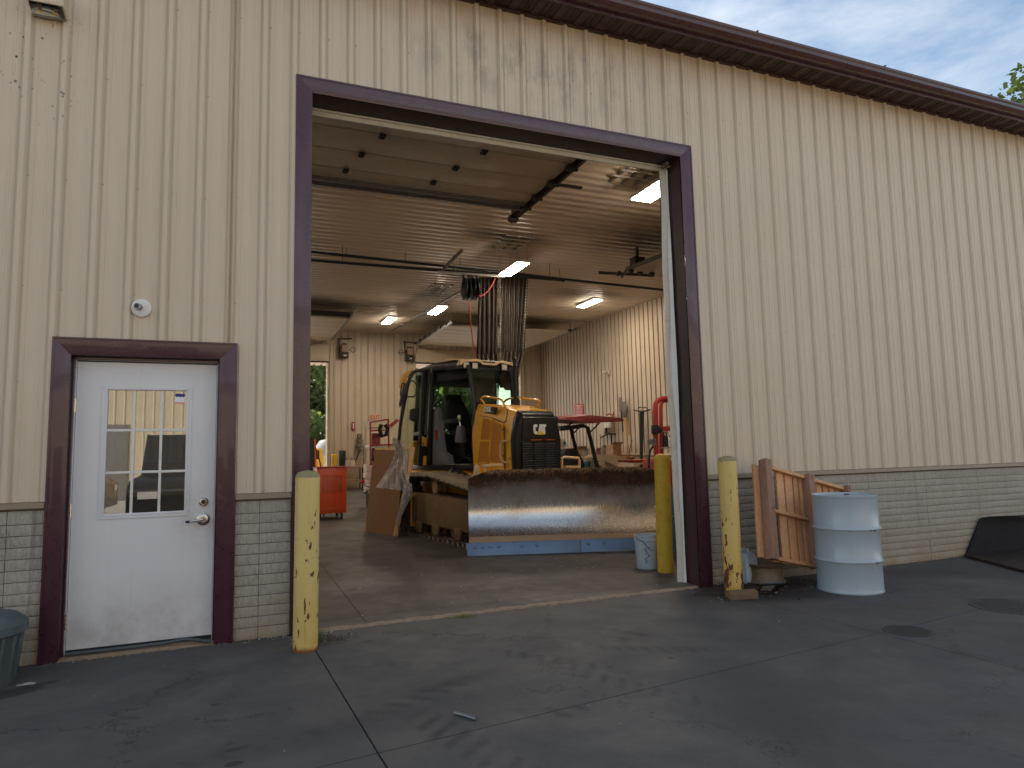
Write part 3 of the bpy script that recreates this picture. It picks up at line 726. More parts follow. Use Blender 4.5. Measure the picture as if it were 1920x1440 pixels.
def wallcore(m, y0, y1, z0, z1):
    xs = [-6]+cuts+[WX]
    for a, b in zip(xs, xs[1:]):
        op = [o for o in openings if o[0] < (a+b)/2 < o[1]]
        if op: m.box(a, b, y0, y1, op[0][3], z1)
        else: m.box(a, b, y0, y1, z0, z1)
wallcore(mc, WY+.003, WY+.25, 0, 5.75); part('back_wall_core', mc, 'cream', B, smooth=0)
m_ = MB()
for a, b in ((-6, .2), (4.40, 5.60), (6.70, 7.38), (11.5, WX)): m_.box(a, b, WY-.05, WY, 0, BZ+1.04)
part('back_wainscot', m_, 'block_in', B, smooth=0)
m_ = MB(); m_.box(-6.2, -6, 0, 18.3, 0, 5.8); part('left_wall_core', m_, 'liner', B, smooth=0)
# jambs of the back doors
for x in (4.40, 7.38, 11.5): m_ = MB(); m_.box(x-.06, x+.02, WY-.06, WY+.3, 0, 4.75); part('back_door_jamb', m_, 'cream', B)

# ------------------------------------------------------------------ entry door
D = thing('entry_door', 'white steel entry door with a nine-pane window and lever handle', 'door', (.373, .085, .022))
W_, H_ = .915, 2.035
m_ = MB(); wx0, wx1, wz0, wz1 = .185, .725, .93, 1.845
for (a, b, c, d) in ((0, wx0, 0, H_), (wx1, W_, 0, H_), (wx0, wx1, 0, wz0), (wx0, wx1, wz1, H_)): m_.box(a, b, 0, .044, c, d)
part('door_leaf', m_, 'white_door', D)
m_ = MB()
def frame(m, x0, x1, z0, z1, w, ya, yb):
    m.poly([(x0-w, ya, z0-w), (x1+w, ya, z0-w), (x1, ya, z0), (x0, ya, z0)], (0, yb-ya, 0)); m.poly([(x0-w, ya, z1+w), (x1+w, ya, z1+w), (x1, ya, z1), (x0, ya, z1)], (0, yb-ya, 0))
    m.poly([(x0-w, ya, z0-w), (x0, ya, z0), (x0, ya, z1), (x0-w, ya, z1+w)], (0, yb-ya, 0)); m.poly([(x1+w, ya, z0-w), (x1, ya, z0), (x1, ya, z1), (x1+w, ya, z1+w)], (0, yb-ya, 0))
frame(m_, wx0+.012, wx1-.012, wz0+.012, wz1-.012, .036, -.007, .006)
fr = part('window_frame', m_, 'white_door', D, .002)
m_ = MB(); frame(m_, wx0+.008, wx1-.008, wz0+.008, wz1-.008, .010, -.012, -.0065); part('glazing_bead', m_, 'white_door', fr, .0015)
gw = (wx1-wx0)/3; gh = (wz1-wz0)/3
pane = MB(); pane.box(0, gw-.004, .010, .014, 0, gh-.004); pane = pane.mesh('pane', 'doorglass', 0, 0)
for i in range(3):
    for j in range(3): link('pane', pane, D, (wx0+i*gw+.002, 0, wz0+j*gh+.002))
for i in (1, 2):
    m_ = MB(); m_.box(wx0+i*gw-.009, wx0+i*gw+.009, .003, .0095, wz0, wz1); part('glazing_bar', m_, 'white', D, .002)
    for k in range(3):
        m_ = MB(); m_.box(wx0+k*gw+.010, wx0+(k+1)*gw-.010, .003, .0095, wz0+i*gh-.009, wz0+i*gh+.009); part('glazing_bar', m_, 'white', D, .002)
m_ = MB(); m_.box(0.630, .700, .0086, .0094, 1.735, 1.81); st = part('flag_sticker', m_, 'letter', D, smooth=0)
m_ = MB()
for k in range(3): m_.lathe([(.014, 0), (.014, .0006)], (.645+k*.021, .0084, 1.80), 12, 'y')
part('blue_band', m_, basic('sticker_blue', (.02, .04, .25), .5), st, smooth=0)
m_ = MB(); m_.box(.632, .698, .0080, .0086, 1.738, 1.746); part('red_band', m_, 'pink', st, smooth=0)
# deadbolt and lever
m_ = MB(); m_.lathe([(.033, 0), (.033, -.008), (.027, -.016), (.022, -.018), (.022, -.012), (.0, -.012)], (.845, 0, 1.0), 24, 'y', False); db = part('deadbolt', m_, 'chrome', D)
m_ = MB(); m_.lathe([(.016, -.012), (.016, -.020), (0, -.021)], (.845, 0, 1.0), 16, 'y', False); m_.box(.8435, .8465, -.0225, -.020, .991, 1.003); part('keyway', m_, 'iron', db)
m_ = MB(); m_.lathe([(.045, 0), (.045, -.008), (.038, -.014), (.022, -.016), (.018, -.045), (.018, -.058), (0, -.058)], (.845, 0, .872), 24, 'y', False); m_.tube([(.845, -.050, .872), (.80, -.052, .868), (.755, -.050, .862)], [.0135, .0115, .009], 10); lv = part('lever_handle', m_, 'chrome', D)
m_ = MB(); m_.tube([(.756, -.050, .862), (.728, -.049, .860)], [.0098, .0092], 10); m_.lathe([(.008, -.058), (0, -.0605)], (.845, 0, .872), 12, 'y', False); part('lever_tip', m_, 'black', lv)
for z in (1.72, .98, .22):
    m_ = MB(); m_.tube([(-.007, -.006, z-.05), (-.007, -.006, z+.05)], .008, 8); m_.box(-.006, .0, -.004, .03, z-.05, z+.05); part('hinge', m_, 'chrome', D)
m_ = MB(); m_.box(.0, W_, -.004, .0, .002, .028); part('door_sweep', m_, 'rubber', D)
# frame stop around leaf
m_ = MB()
m_.box(MAN[0]+.0005, .370, .074, .10, 0, 2.066); m_.box(1.291, MAN[1]-.0005, .074, .10, 0, 2.066); m_.box(MAN[0]+.0005, MAN[1]-.0005, .074, .10, 2.0665, 2.0895)
part('door_stop', m_, 'white_door', B, .001)
for (a_, b_, c_, d_) in ((.33, .388, 0, 2.10), (1.272, 1.33, 0, 2.10), (.39, 1.27, 2.04, 2.10)):
    m_ = MB(); m_.box(a_, b_, .131, .165, c_, d_); part('light_leak_strip', m_, 'maroon_dark', B)  # strips added behind the leaf to stop room light leaking through its gaps
m_ = MB(); m_.box(MAN[0]+.001, .3645, .040, .0735, -.005, 2.078); m_.box(1.2965, MAN[1]-.001, .040, .0735, -.005, 2.078); m_.box(.365, 1.296, .040, .0735, 2.069, 2.0885); part('inner_jamb', m_, 'maroon', B, .001)
m_ = MB(); m_.box(.35, 1.31, -.02, .30, -.02, .018); part('door_sill', m_, 'lip', B, .004)
# bent hose lying under the door
m_ = MB(); m_.tube([(.38, .03, .036), (.7, .025, .036), (1.0, .015, .040), (1.12, .0, .055), (1.2, -.02, .045), (1.27, -.03, .030), (1.29, -.03, .024)], .013, 8)
tag(part('hose', m_, basic('grey_hose', (.06, .07, .075), .5)), 'dark grey hose pinched under the white entry door', 'hose')

# ------------------------------------------------------------------ wall fixtures
L = thing('wall_lamp', 'wall pack lamp with glass cover above the speckled siding, top left', 'lamp', (.13, -.02, 4.55))
m_ = MB(); m_.poly([(-.11, 0, 0), (-.11, -.16, .02), (-.11, -.18, .12), (-.11, 0, .2)], (.22, 0, 0)); part('housing', m_, 'cream', L, .006)
m_ = MB(); m_.poly([(-.10, -.02, -.012), (-.10, -.14, .004), (-.10, -.155, .018), (-.10, -.02, .0)], (.20, 0, 0)); part('lens', m_, 'glass', L, .002)
for dx in (-.045, .045):
    m_ = MB(); m_.lathe([(.012, -.006), (.012, .0)], (dx, -.08, .0), 10); part('lamp_bulb', m_, 'tri', L)
V = thing('vent_cap', 'round white wall plate with a short pipe above the entry door', 'vent', (.775, -.004, 2.452))
m_ = MB(); m_.lathe([(.066, 0), (.066, -.016), (.060, -.020), (0, -.020)], (0, 0, 0), 32, 'y', False); part('plate', m_, 'white', V)
m_ = MB(); m_.tube([(-.01, -.018, .002), (-.018, -.04, .004), (-.024, -.055, .005)], [.022, .024, .025], 16); part('pipe_stub', m_, 'galv', V)
m_ = MB(); m_.lathe([(.016, -.0), (.013, .006)], (-.026, -.06, .005), 14, 'y'); part('pipe_mouth', m_, 'iron', V)

# wasp nest / chain clump at header corner
random.seed(3); m_ = MB()
for k in range(26):
    c = Vector((5.555+random.uniform(-.03, .035), .13+random.uniform(-.03, .03), 4.30+random.uniform(-.035, .02)))
    m_.lathe([(.004, -.008), (.010, -.002), (.010, .004), (.004, .009)], c, 7)
tag(part('wasp_nest', m_, basic('papery_nest', (.22, .16, .10), .9, 0, .4, 60)), 'small papery wasp nest in the right corner of the bay header', 'nest')

# ================================================================== BOLLARDS
def bollard(x, y, z, r, h, mat, label, lean=(0, 0), cap=.05, group='steel bollards guarding the bay door', capmat=None):
    t = thing('bollard', label, 'bollard', (x, y, z), 0, group); t.rotation_euler = (lean[0], lean[1], random.uniform(0, 3))
    m = MB(); m.lathe([(r, 0), (r, h*.3), (r, h*.7), (r, h-cap)], (0, 0, 0), 40, 'z', True); part('post', m, mat, t)
    m = MB(); m.lathe([(r*1.005, h-cap), (r*.97, h-cap*.7), (r*.8, h-cap*.28), (r*.45, h-.006), (0.001, h)], (0, 0, 0), 40, 'z', False); part('concrete_cap', m, capmat or mat, t)
    return t
capc = basic('mossy_cap', (.30, .26, .13), .9, 0, .3, 20, (.12, .11, .07), .5, .4, 60)
bollard(1.905, -.47, 0, .0845, 1.245, 'bollA', 'pale yellow chipped bollard left of the bay opening', (0, R(-.6)), capmat=capc)
bollard(5.745, -.345, 0, .0845, 1.265, 'bollB', 'pale yellow bollard flaking to rust, right of the bay opening', (0, R(-.4)), capmat=capc)
bollard(5.745, .735, .028, .0845, 1.262, 'safety', 'deep yellow bollard inside the bay beside the blade', (0, R(-.5)), capmat='safety')
b4 = aty(627, 852, 17.2)
bollard(b4.x, 17.2, RZ(17.2), .1, 1.2, basic('bright_yellow', (.80, .45, .02), .5), 'bright yellow bollard at the far rear door', capmat='tri')
b5 = aty(613, 852, 19.6)
bollard(b5.x, 19.6, .24, .1, 1.15, 'cream', 'cream bollard outside the far rear door')

# ================================================================== DRUM
Dr = thing('steel_drum', 'pale blue grey steel drum standing by the pallet', 'drum', (6.77, -.735, 0))
r = .288; prof = [(r*.985, 0), (r*1.0, .008), (r*.985, .02), (r*.975, .03)]
for zc in (.285, .575):
    prof += [(r*.975, zc-.022), (r*1.0, zc-.010), (r*1.02, zc), (r*1.0, zc+.010), (r*.975, zc+.022)]
prof += [(r*.975, .845), (r*.985, .855), (r*1.0, .865), (r*1.0, .878), (r*.975, .880), (r*.965, .868), (r*.955, .862), (r*.5, .864), (.001, .864)]
m_ = MB(); m_.lathe(prof, (0, 0, 0), 64, 'z', False); part('body', m_, 'drum', Dr, smooth=50)
for a, q in ((.6, .025), (3.4, .04)):
    m_ = MB(); m_.lathe([(q, .862), (q, .872), (q*.6, .873), (0.001, .868)], (math.cos(a)*.18, math.sin(a)*.18, 0), 16, 'z', False); part('bung', m_, 'iron', Dr)
random.seed(12); m_ = MB()
def chip(m, ang, z, w, h, rr):
    n = 7; pts = []
    for k in range(n):
        a = 2*PI*k/n; u = ang+math.cos(a)*w*random.uniform(.6, 1)/rr; vv = z+math.sin(a)*h*random.uniform(.6, 1)
        pts.append((math.cos(u)*rr, math.sin(u)*rr, vv))
    c = Vector((math.cos(ang)*rr*1.002, math.sin(ang)*rr*1.002, z)); m.add([c]+pts, [(0, 1+i, 1+(i+1) % n) for i in range(n)])
va = math.atan2(-5.57+.735, 1.41-6.77)
for da, z, w_, h_ in ((.9, .566, .028, .007), (.75, .570, .02, .004), (.92, .282, .022, .006), (.1, .568, .014, .003), (.95, .270, .012, .004)):
    chip(m_, va+da, z, w_, h_, r*1.024 if z < .8 else r*1.003)
part('paint_chip', m_, basic('exposed_rust', (.05, .03, .025), .7), Dr, smooth=0)

# ================================================================== PALLET
Pa = thing('wooden_pallet', 'weathered racked wooden pallet leaning on end against the block wall', 'pallet', (6.10, -.42, .20))
# racked out of square: its width drops to the right while its slats stay upright
pTL, pTR, pBL = aty(1415, 866, -.26), aty(1580, 914, -.14), aty(1427, 1046, -.52)
u = (pTR-pTL)/1.13; vdir = (pTL-pBL)/1.03; nn = u.cross(vdir).normalized()
if nn.y > 0: nn = -nn
PM = Matrix((u, vdir, nn)).transposed().to_4x4(); PM.translation = pBL-Vector((6.10, -.42, .20))
def pwood(i):
    c = random.choice([(.62, .31, .14), (.52, .26, .12), (.66, .36, .17), (.44, .24, .13)])
    return basic('pallet_board', c, .75, 0, .28, 7, (.10, .055, .035), .55, .35, 40, stretch=(5, 5, .9), obj=True)
pws = [pwood(i) for i in range(4)]; pdark = basic('pallet_stringer', (.28, .15, .10), .8, 0, .4, 7, (.40, .27, .2), .4, .4, 40, stretch=(3, 3, .8), obj=True)
def plank(name, u0, u1, v0, v1, n0, n1, mat):
    m = MB(); m.box(u0, u1, v0, v1, n0, n1)
    m.v = [tuple(PM @ (Vector(q)+Vector((random.uniform(-.002, .002), random.uniform(-.003, .003), 0)))) for q in m.v]
    part(name, m, mat, Pa, .003)
PW, PH = 1.17, 1.03
for k in range(3):
    uu = (0.04, .57, 1.09)[k]; plank('stringer', uu, uu+(.075 if k < 2 else .04), -.01 if k == 0 else 0, PH+(.03 if k == 0 else .0), .004, .094, pdark)
# deck boards run across (u) in thin vertical slats seen behind: vertical boards
edges = [-.03, .115, .245, .35, .455, .53, .66, .75, .84, .93, 1.02, 1.11]
for i in range(11):
    a = edges[i]+.008; b = min(edges[i+1]-.010, a+.09)
    plank('deck_board', a, b, random.uniform(-.01, .012), PH-random.uniform(.015, .035), -.022, 0.0, pws[i % 4])
m_ = MB()
for k in range(3):
    for v0 in (.02, .515, PH-.03):
        for dv in (-.012, .012):
            q = PM @ Vector(((0.075, .605, 1.11)[k]+dv*.6, v0+dv, .0945)); m_.box(q.x-.004, q.x+.004, q.y-.004, q.y+.001, q.z-.004, q.z+.004)
part('nail_heads', m_, 'iron', Pa, kind='stuff', smooth=0)
for v0 in (.0, .50, PH-.05):
    for (a, b) in ((.118, .568), (.648, 1.088)):
        plank('cross_rail', a, b, v0, v0+.035, .002, .05, pws[int(v0*7) % 4])

# debris heap under the pallet
random.seed(21)
t = thing('wheel_rim', 'rusty wheel rim lying flat under the leaning pallet', 'rim', (6.22, -.22, .055))
m_ = MB(); m_.lathe([(.205, .17), (.215, .165), (.205, .15), (.175, .13), (.165, .06), (.18, .02), (.20, .0), (.205, -.008), (.185, .0), (.15, .06), (.15, .12), (.19, .16)], (0, 0, 0), 40, 'z', False); part('rim_barrel', m_, basic('muddy_alloy', (.20, .15, .10), .6, .3, .3, 10, (.08, .05, .03), .6), t)
m_ = MB(); m_.lathe([(.152, .045), (.06, .03), (.001, .03)], (0, 0, 0), 24, 'z', False); part('rim_disc', m_, 'iron', t)
t = thing('timber_offcut', 'short weathered timber block lying at the foot of the rusty bollard', 'wood block', (5.635, -.58, .0), R(-10))
m_ = MB(); rings = []
for i in range(7):
    x = -.135+.27*i/6; j = lambda: random.uniform(-.004, .004)
    rings.append([Vector((x+j(), -.05+j(), .0)), Vector((x+j(), .05+j(), .0)), Vector((x+j(), .052+j(), .066+j())), Vector((x+j(), .0+j(), .074+j())), Vector((x+j(), -.05+j(), .06+j()))])
m_.loft(rings); part('block', m_, basic('grey_timber', (.17, .10, .055), .85, 0, .35, 12, (.28, .2, .12), .4, .5, 60, stretch=(2, 8, 8)), t, .004)
t = thing('plastic_jug', 'pale blue plastic jerry jug tucked behind the rusty bollard', 'jug', (6.06, -.15, .005), R(20))
m_ = MB(); rings = []
for z, s_ in ((0, .9), (.02, 1), (.22, 1), (.27, .93), (.30, .75), (.315, .6)): rings.append([Vector((.11*s_*cx, .085*s_*cy, z)) for cx, cy in ((-1, -.8), (-.8, -1), (.8, -1), (1, -.8), (1, .8), (.8, 1), (-.8, 1), (-1, .8))])
m_.loft(rings); part('jug_body', m_, 'jug', t, .004)
m_ = MB(); m_.lathe([(.024, .315), (.024, .345), (.001, .347)], (.04, 0, 0), 16, 'z', False); part('cap', m_, 'white', t)
m_ = MB(); m_.tube([(-.07, 0, .30), (-.06, 0, .345), (.0, 0, .35), (.015, 0, .315)], .012, 8); part('grip', m_, 'jug', t)
t = thing('battery_lid', 'broken black and white plastic cover lying beside the wheel rim', 'plastic cover', (5.99, -.50, .01), R(-30))
m_ = MB(); mm = Euler((R(55), 0, R(15))).to_matrix().to_4x4(); m_.box(-.10, .10, 0, .012, 0, .17, mm); part('cover', m_, 'black_plastic', t, .003)
m_ = MB(); m_.box(-.085, .03, -.003, -.0005, .03, .13, mm); part('printed_patch', m_, basic('scuffed_label', (.32, .34, .32), .7, 0, .6, 40, (.02, .02, .02), .9), t)
m_ = MB()
for k in range(1500):
    a = random.gauss(0, 1); x = 5.95+random.gauss(0, .33); y = -.22+random.gauss(0, .2)
    if y > -.04 or x < 5.45: continue
    s_ = abs(random.gauss(.006, .006))+.003; z = .0+max(0, .05-abs(x-5.98)*.09)*random.random()
    rx = [Vector((random.uniform(-1, 1), random.uniform(-1, 1), random.uniform(-.6, .8)))*s_ for _ in range(4)]
    m_.add([Vector((x, y, z+s_*.4))+q for q in rx], [(0, 1, 2), (0, 2, 3), (0, 3, 1), (1, 3, 2)])
part('leaf_litter', m_, 'leafdark', kind='stuff', smooth=0)
def heap(cx, cy, rx, ry, h, nseed):
    random.seed(nseed); ph = [random.uniform(0, 6) for _ in range(4)]
    m = MB()
    def f(u, v):
        a = u*2*PI; rr = v
        x = cx+math.cos(a)*rx*rr*(1+.15*math.sin(3*a+ph[0])); y = cy+math.sin(a)*ry*rr*(1+.12*math.sin(4*a+ph[1]))
        z = h*(1-rr)**1.3*(1+.3*math.sin(x*19+ph[2])*math.sin(y*23))-(.003 if rr > .98 else 0)
        return (x, min(y, -.006), z+.001)
    m.grid(f, 48, 10); return m
part('dirt_heap', heap(6.02, -.24, .62, .26, .055, 5), basic('black_dirt', (.028, .02, .015), .95, 0, .5, 30, (.10, .07, .05), .5, .9, 80), kind='stuff')
m_ = MB(); random.seed(5)
for k in range(420):
    z_ = random.random()
    if z_ < .33: x, y = random.gauss(1.98, .14), -random.random()*.3-.04
    elif z_ < .55: x, y = random.uniform(.2, 1.9), -abs(random.gauss(0, .03))-.02
    elif z_ < .7: x, y = random.uniform(7, 9.4), -abs(random.gauss(0, .05))-.03
    elif z_ < .8: x, y = random.uniform(5.3, 6.6), -random.uniform(.35, .6)
    else: x, y = random.uniform(-1, 8), random.uniform(-2.8, -.2)
    s_ = random.uniform(.003, .011) if z_ < .8 else random.uniform(.002, .006)
    q = [Vector((random.uniform(-1, 1), random.uniform(-1, 1), random.uniform(0, 1)))*s_ for _ in range(5)]
    m_.add([Vector((x, y, 0))+e for e in q]+[Vector((x, y, s_*1.1))], [(0, 1, 5), (1, 2, 5), (2, 3, 5), (3, 4, 5), (4, 0, 5), (0, 1, 2, 3, 4)])
part('gravel', m_, 'gravel', kind='stuff', smooth=0)
def tuft(x, y, n, hmax, spread, label=None):
    m = MB()
    for k in range(n):
        a = random.uniform(0, 6.28); b = Vector((x+random.gauss(0, spread), y+random.gauss(0, spread*.35), 0)); h = random.uniform(.3, 1)*hmax
        d = Vector((math.cos(a), math.sin(a), 0))*h*.6; w_ = Vector((-math.sin(a), math.cos(a), 0))*.003
        m.add([b-w_, b+w_, b+d*.5+Vector((0, 0, h*.7))+w_*.7, b+d*.5+Vector((0, 0, h*.7))-w_*.7, b+d+Vector((0, 0, h))], [(0, 1, 2, 3), (3, 2, 4)])
    return m
pw = atz(868, 1158, 0); tag(part('weed', tuft(pw.x, pw.y, 90, .035, .06), 'leaf2', smooth=0), 'low green weed growing in the threshold joint', 'weed')
tag(part('weed', tuft(2.03, -.30, 26, .14, .02), 'leaf2', smooth=0), 'small weed beside the foot of the left bollard', 'weed')
random.seed(8); m_ = MB()
for k in range(160):
    x = random.gauss(2.1, .09); y = random.gauss(-.27, .05)
    a = random.uniform(0, 6.28); s_ = random.uniform(.006, .013); tl = random.uniform(-.4, .4)
    c = Vector((x, y, .006+random.random()*.018)); e1 = Vector((math.cos(a), math.sin(a), tl))*s_; e2 = Vector((-math.sin(a), math.cos(a), .2))*s_*.6
    m_.add([c-e1, c+e2, c+e1, c-e2], [(0, 1, 2, 3)])
part('dead_leaves', m_, 'leafdark', kind='stuff', smooth=0)
# pipe scrap and rag on the apron
a = atz(852, 1336, .012); b = atz(893, 1348, .010)
m_ = MB(); m_.tube([a, a.lerp(b, .5)+Vector((0, .01, 0)), b], .010, 8); tag(part('pipe_scrap', m_, basic('pale_pipe', (.16, .17, .18), .4, .5)), 'short pale pipe scrap lying on the apron', 'pipe')
a = atz(45, 1285, .0); m_ = MB(); random.seed(2)
m_.grid(lambda u_, v_: (a.x-.04+u_*.10, a.y-.015+v_*.035, .004+.014*math.sin(PI*u_)*math.sin(PI*v_)*random.uniform(.4, 1.4)), 8, 4); tag(part('rag', m_, 'gravel'), 'crumpled grey rag on the apron beside the bin', 'rag')
# manhole covers: recessed cast grates
for (px, py, rx, lab) in ((1895, 1137, .27, 'larger round iron manhole cover near the right edge of the apron'), (1702, 1183, .15, 'small rusty round cover set in the apron by the drum')):
    c = atz(px, py, .001); t = thing('manhole_cover', lab, 'manhole cover', (c.x, c.y, 0), .3, 'manhole covers in the apron')
    m_ = MB(); m_.lathe([(rx*1.08, .000), (rx*1.08, .005), (rx*1.0, .005), (rx*.99, .001)], (0, 0, 0), 48, 'z', False); part('ring', m_, 'mhole', t)
    m_ = MB(); m_.lathe([(rx*.985, .0), (rx*.985, .004), (.001, .004)], (0, 0, 0), 48, 'z', False)
    part('lid', m_, 'mhole', t); m_ = MB()
    for i in range(-9, 10):
        for j in range(-9, 10):
            x, y = i*rx/9.5, j*rx/9.5
            if x*x+y*y < (rx*.9)**2: m_.box(x-rx*.03, x+rx*.03, y-rx*.03, y+rx*.03, .0042, .0075)
    part('tread_pattern', m_, 'mhole', t, smooth=0)

# ================================================================== loader bucket at the right
t = thing('loader_bucket', 'dark steel loader bucket parked against the block wall at the right edge', 'bucket', (9.9, -.05, 0))
side = [(0, 0), (.02, .40), (-.30, .54), (-1.0, .05), (-1.0, 0)]   # (y, z) end plate
A0 = atz(1808, 1044, 0)-Vector((9.9, -.05, 0)); 
m_ = MB(); pl = [(-.48, -.0), (-.05, .0), (-.05, .42), (-.13, .47)]
m_.poly([(-.52, .0, .0), (-.20, .0, .42), (-.14, .0, .44), (1.2, -.02, .38), (1.3, -.02, .0)], (.012, .03, 0))
MT['bkt'] = basic('sooty_bucket', (.012, .011, .013), .95, 0, .3, 8, (.05, .03, .02), .3)
part('end_plate', m_, 'bkt', t, .002)
m_ = MB(); m_.poly([(-.20, -.03, .44), (-.16, -.10, .46), (2.4, -.25, .40), (2.4, -.03, .36)], (0, .02, 0)); part('back_plate', m_, 'bkt', t, .002)
m_ = MB(); m_.poly([(-.5, -.01, .012), (2.4, -.01, .012), (2.4, -1.3, .012), (-1.1, -1.15, .012)], (0, 0, .016)); part('floor_plate', m_, basic('bare_bucket_steel', (.045, .036, .03), .6, .4, .3, 8, (.16, .1, .07), .5), t, .002)
m_ = MB(); m_.bar((-.52, -.01, .02), (-1.1, -1.17, .02), .03, .03); part('wear_edge', m_, 'iron', t, .004)

# ================================================================== bin at the left
a = atz(20, 1272, 0)
t = thing('trash_can', 'grey green round trash can with domed lid at the left edge', 'trash can', (-.03, -.37, 0))
m_ = MB(); m_.lathe([(.215, 0), (.22, .01), (.25, .33), (.255, .335)], (0, 0, 0), 48, 'z', True); part('can', m_, 'trash', t, smooth=50)
for k in range(10):
    a_ = -2.6+k*.32; m_ = MB(); m_.bar((math.cos(a_)*.219, math.sin(a_)*.219, .02), (math.cos(a_)*.251, math.sin(a_)*.251, .30), .016, .02); part('rib', m_, 'trash', t, .004)
m_ = MB(); m_.lathe([(.27, .305), (.277, .31), (.277, .36), (.265, .37), (.22, .41), (.12, .44), (.001, .45)], (0, 0, 0), 48, 'z', False); part('lid', m_, 'trash', t, smooth=50)
m_ = MB(); m_.bar((.15, -.22, .31), (.165, -.235, .37), .05, .03); part('latch', m_, 'trash', t, .004)
t = thing('meter_box', 'grey box fixed to the block wall at the far left edge', 'meter box', (-.13, -.02, .80))
m_ = MB(); m_.lathe([(.10, 0), (.10, -.05), (.085, -.07), (0, -.075)], (0, 0, .075), 28, 'y', False); part('dome', m_, 'trash', t)
m_ = MB(); m_.box(-.04, .04, -.03, 0, -.06, .0); part('conduit', m_, 'trash', t, .004)

# ================================================================== BULLDOZER
DZ = thing('bulldozer', 'yellow tracked bulldozer with a wide worn blade facing out of the bay', 'bulldozer', (5.19, 4.90, .018+RZ(4.9)), R(-80))
TH = R(-80); Fv = Vector((math.cos(TH), math.sin(TH), 0)); Lv = Vector((-math.sin(TH), math.cos(TH), 0)); O_ = Vector(DZ.location)
def loc(Pt): d = Pt-O_; return Vector((d.dot(Fv), d.dot(Lv), d.z))
def dx_(px, py, x): d = ray(px, py); return loc(CAM+d*((x-(CAM-O_).dot(Fv))/d.dot(Fv)))
def dy_(px, py, y): d = ray(px, py); return loc(CAM+d*((y-(CAM-O_).dot(Lv))/d.dot(Lv)))
def dzz(px, py, z): d = ray(px, py); return loc(CAM+d*((z+O_.z-CAM.z)/d.z))
# tracks
def track_path(n):
    ic, ir, sc, sr = Vector((1.36, .40)), .365, Vector((-1.02, .50)), .40
    pts = []
    for k in range(13): a_ = R(-90+180*k/12); pts.append(ic+Vector((math.cos(a_), math.sin(a_)))*ir)
    pts.append(Vector((.15, .925)))
    for k in range(13): a_ = R(90+165*k/12); pts.append(sc+Vector((math.cos(a_), math.sin(a_)))*sr)
    pts.append(Vector((-.78, .035)))
    pts.append(pts[0]); pts[0] = Vector((1.36, .035)); pts[-1] = pts[0]
    Ls = [0]
    for p, q in zip(pts, pts[1:]): Ls.append(Ls[-1]+(q-p).length)
    res = []
    for k in range(n):
        s_ = Ls[-1]*k/n; i = max(j for j in range(len(Ls)-1) if Ls[j] <= s_); f_ = (s_-Ls[i])/(Ls[i+1]-Ls[i])
        p = pts[i].lerp(pts[i+1], f_); d = (pts[i+1]-pts[i]).normalized(); res.append((p, d))
    return res, Ls[-1]
NS = 46; path, PLn = track_path(NS); pitch = PLn/NS
sh = MB(); sh.box(-pitch*.42, pitch*.42, -.27, .27, -.014, .004); sh.box(pitch*.40, pitch*.5, -.265, .265, -.020, -.008)
for dx0 in (-.2, .17): sh.box(-.02, .02, dx0, dx0+.03, -.03, -.010)
sh = sh.mesh('track_shoe', 'shoedark', 0, 0)
MT['grouser'] = basic('worn_lit_grouser', (.42, .35, .27), .5, .4, .2, 14, (.25, .17, .1), .5)  # worn steel, lightened to paint the lit face of each shoe
gr_ = MB(); gr_.poly([(-pitch*.44, -.268, .003), (-pitch*.16, -.268, .003), (-pitch*.20, -.268, .062), (-pitch*.40, -.268, .062)], (0, .536, 0)); gr_ = gr_.mesh('grouser', 'grouser', 0, 0)
lk = MB(); lk.box(-pitch*.52, pitch*.52, -.10, -.06, -.085, -.014); lk.box(-pitch*.52, pitch*.52, .06, .10, -.085, -.014); lk.lathe([(.02, -.11), (.02, .11)], (0, 0, -.05), 8, 'y')
lk = lk.mesh('chain_link', 'iron', 0, 0)
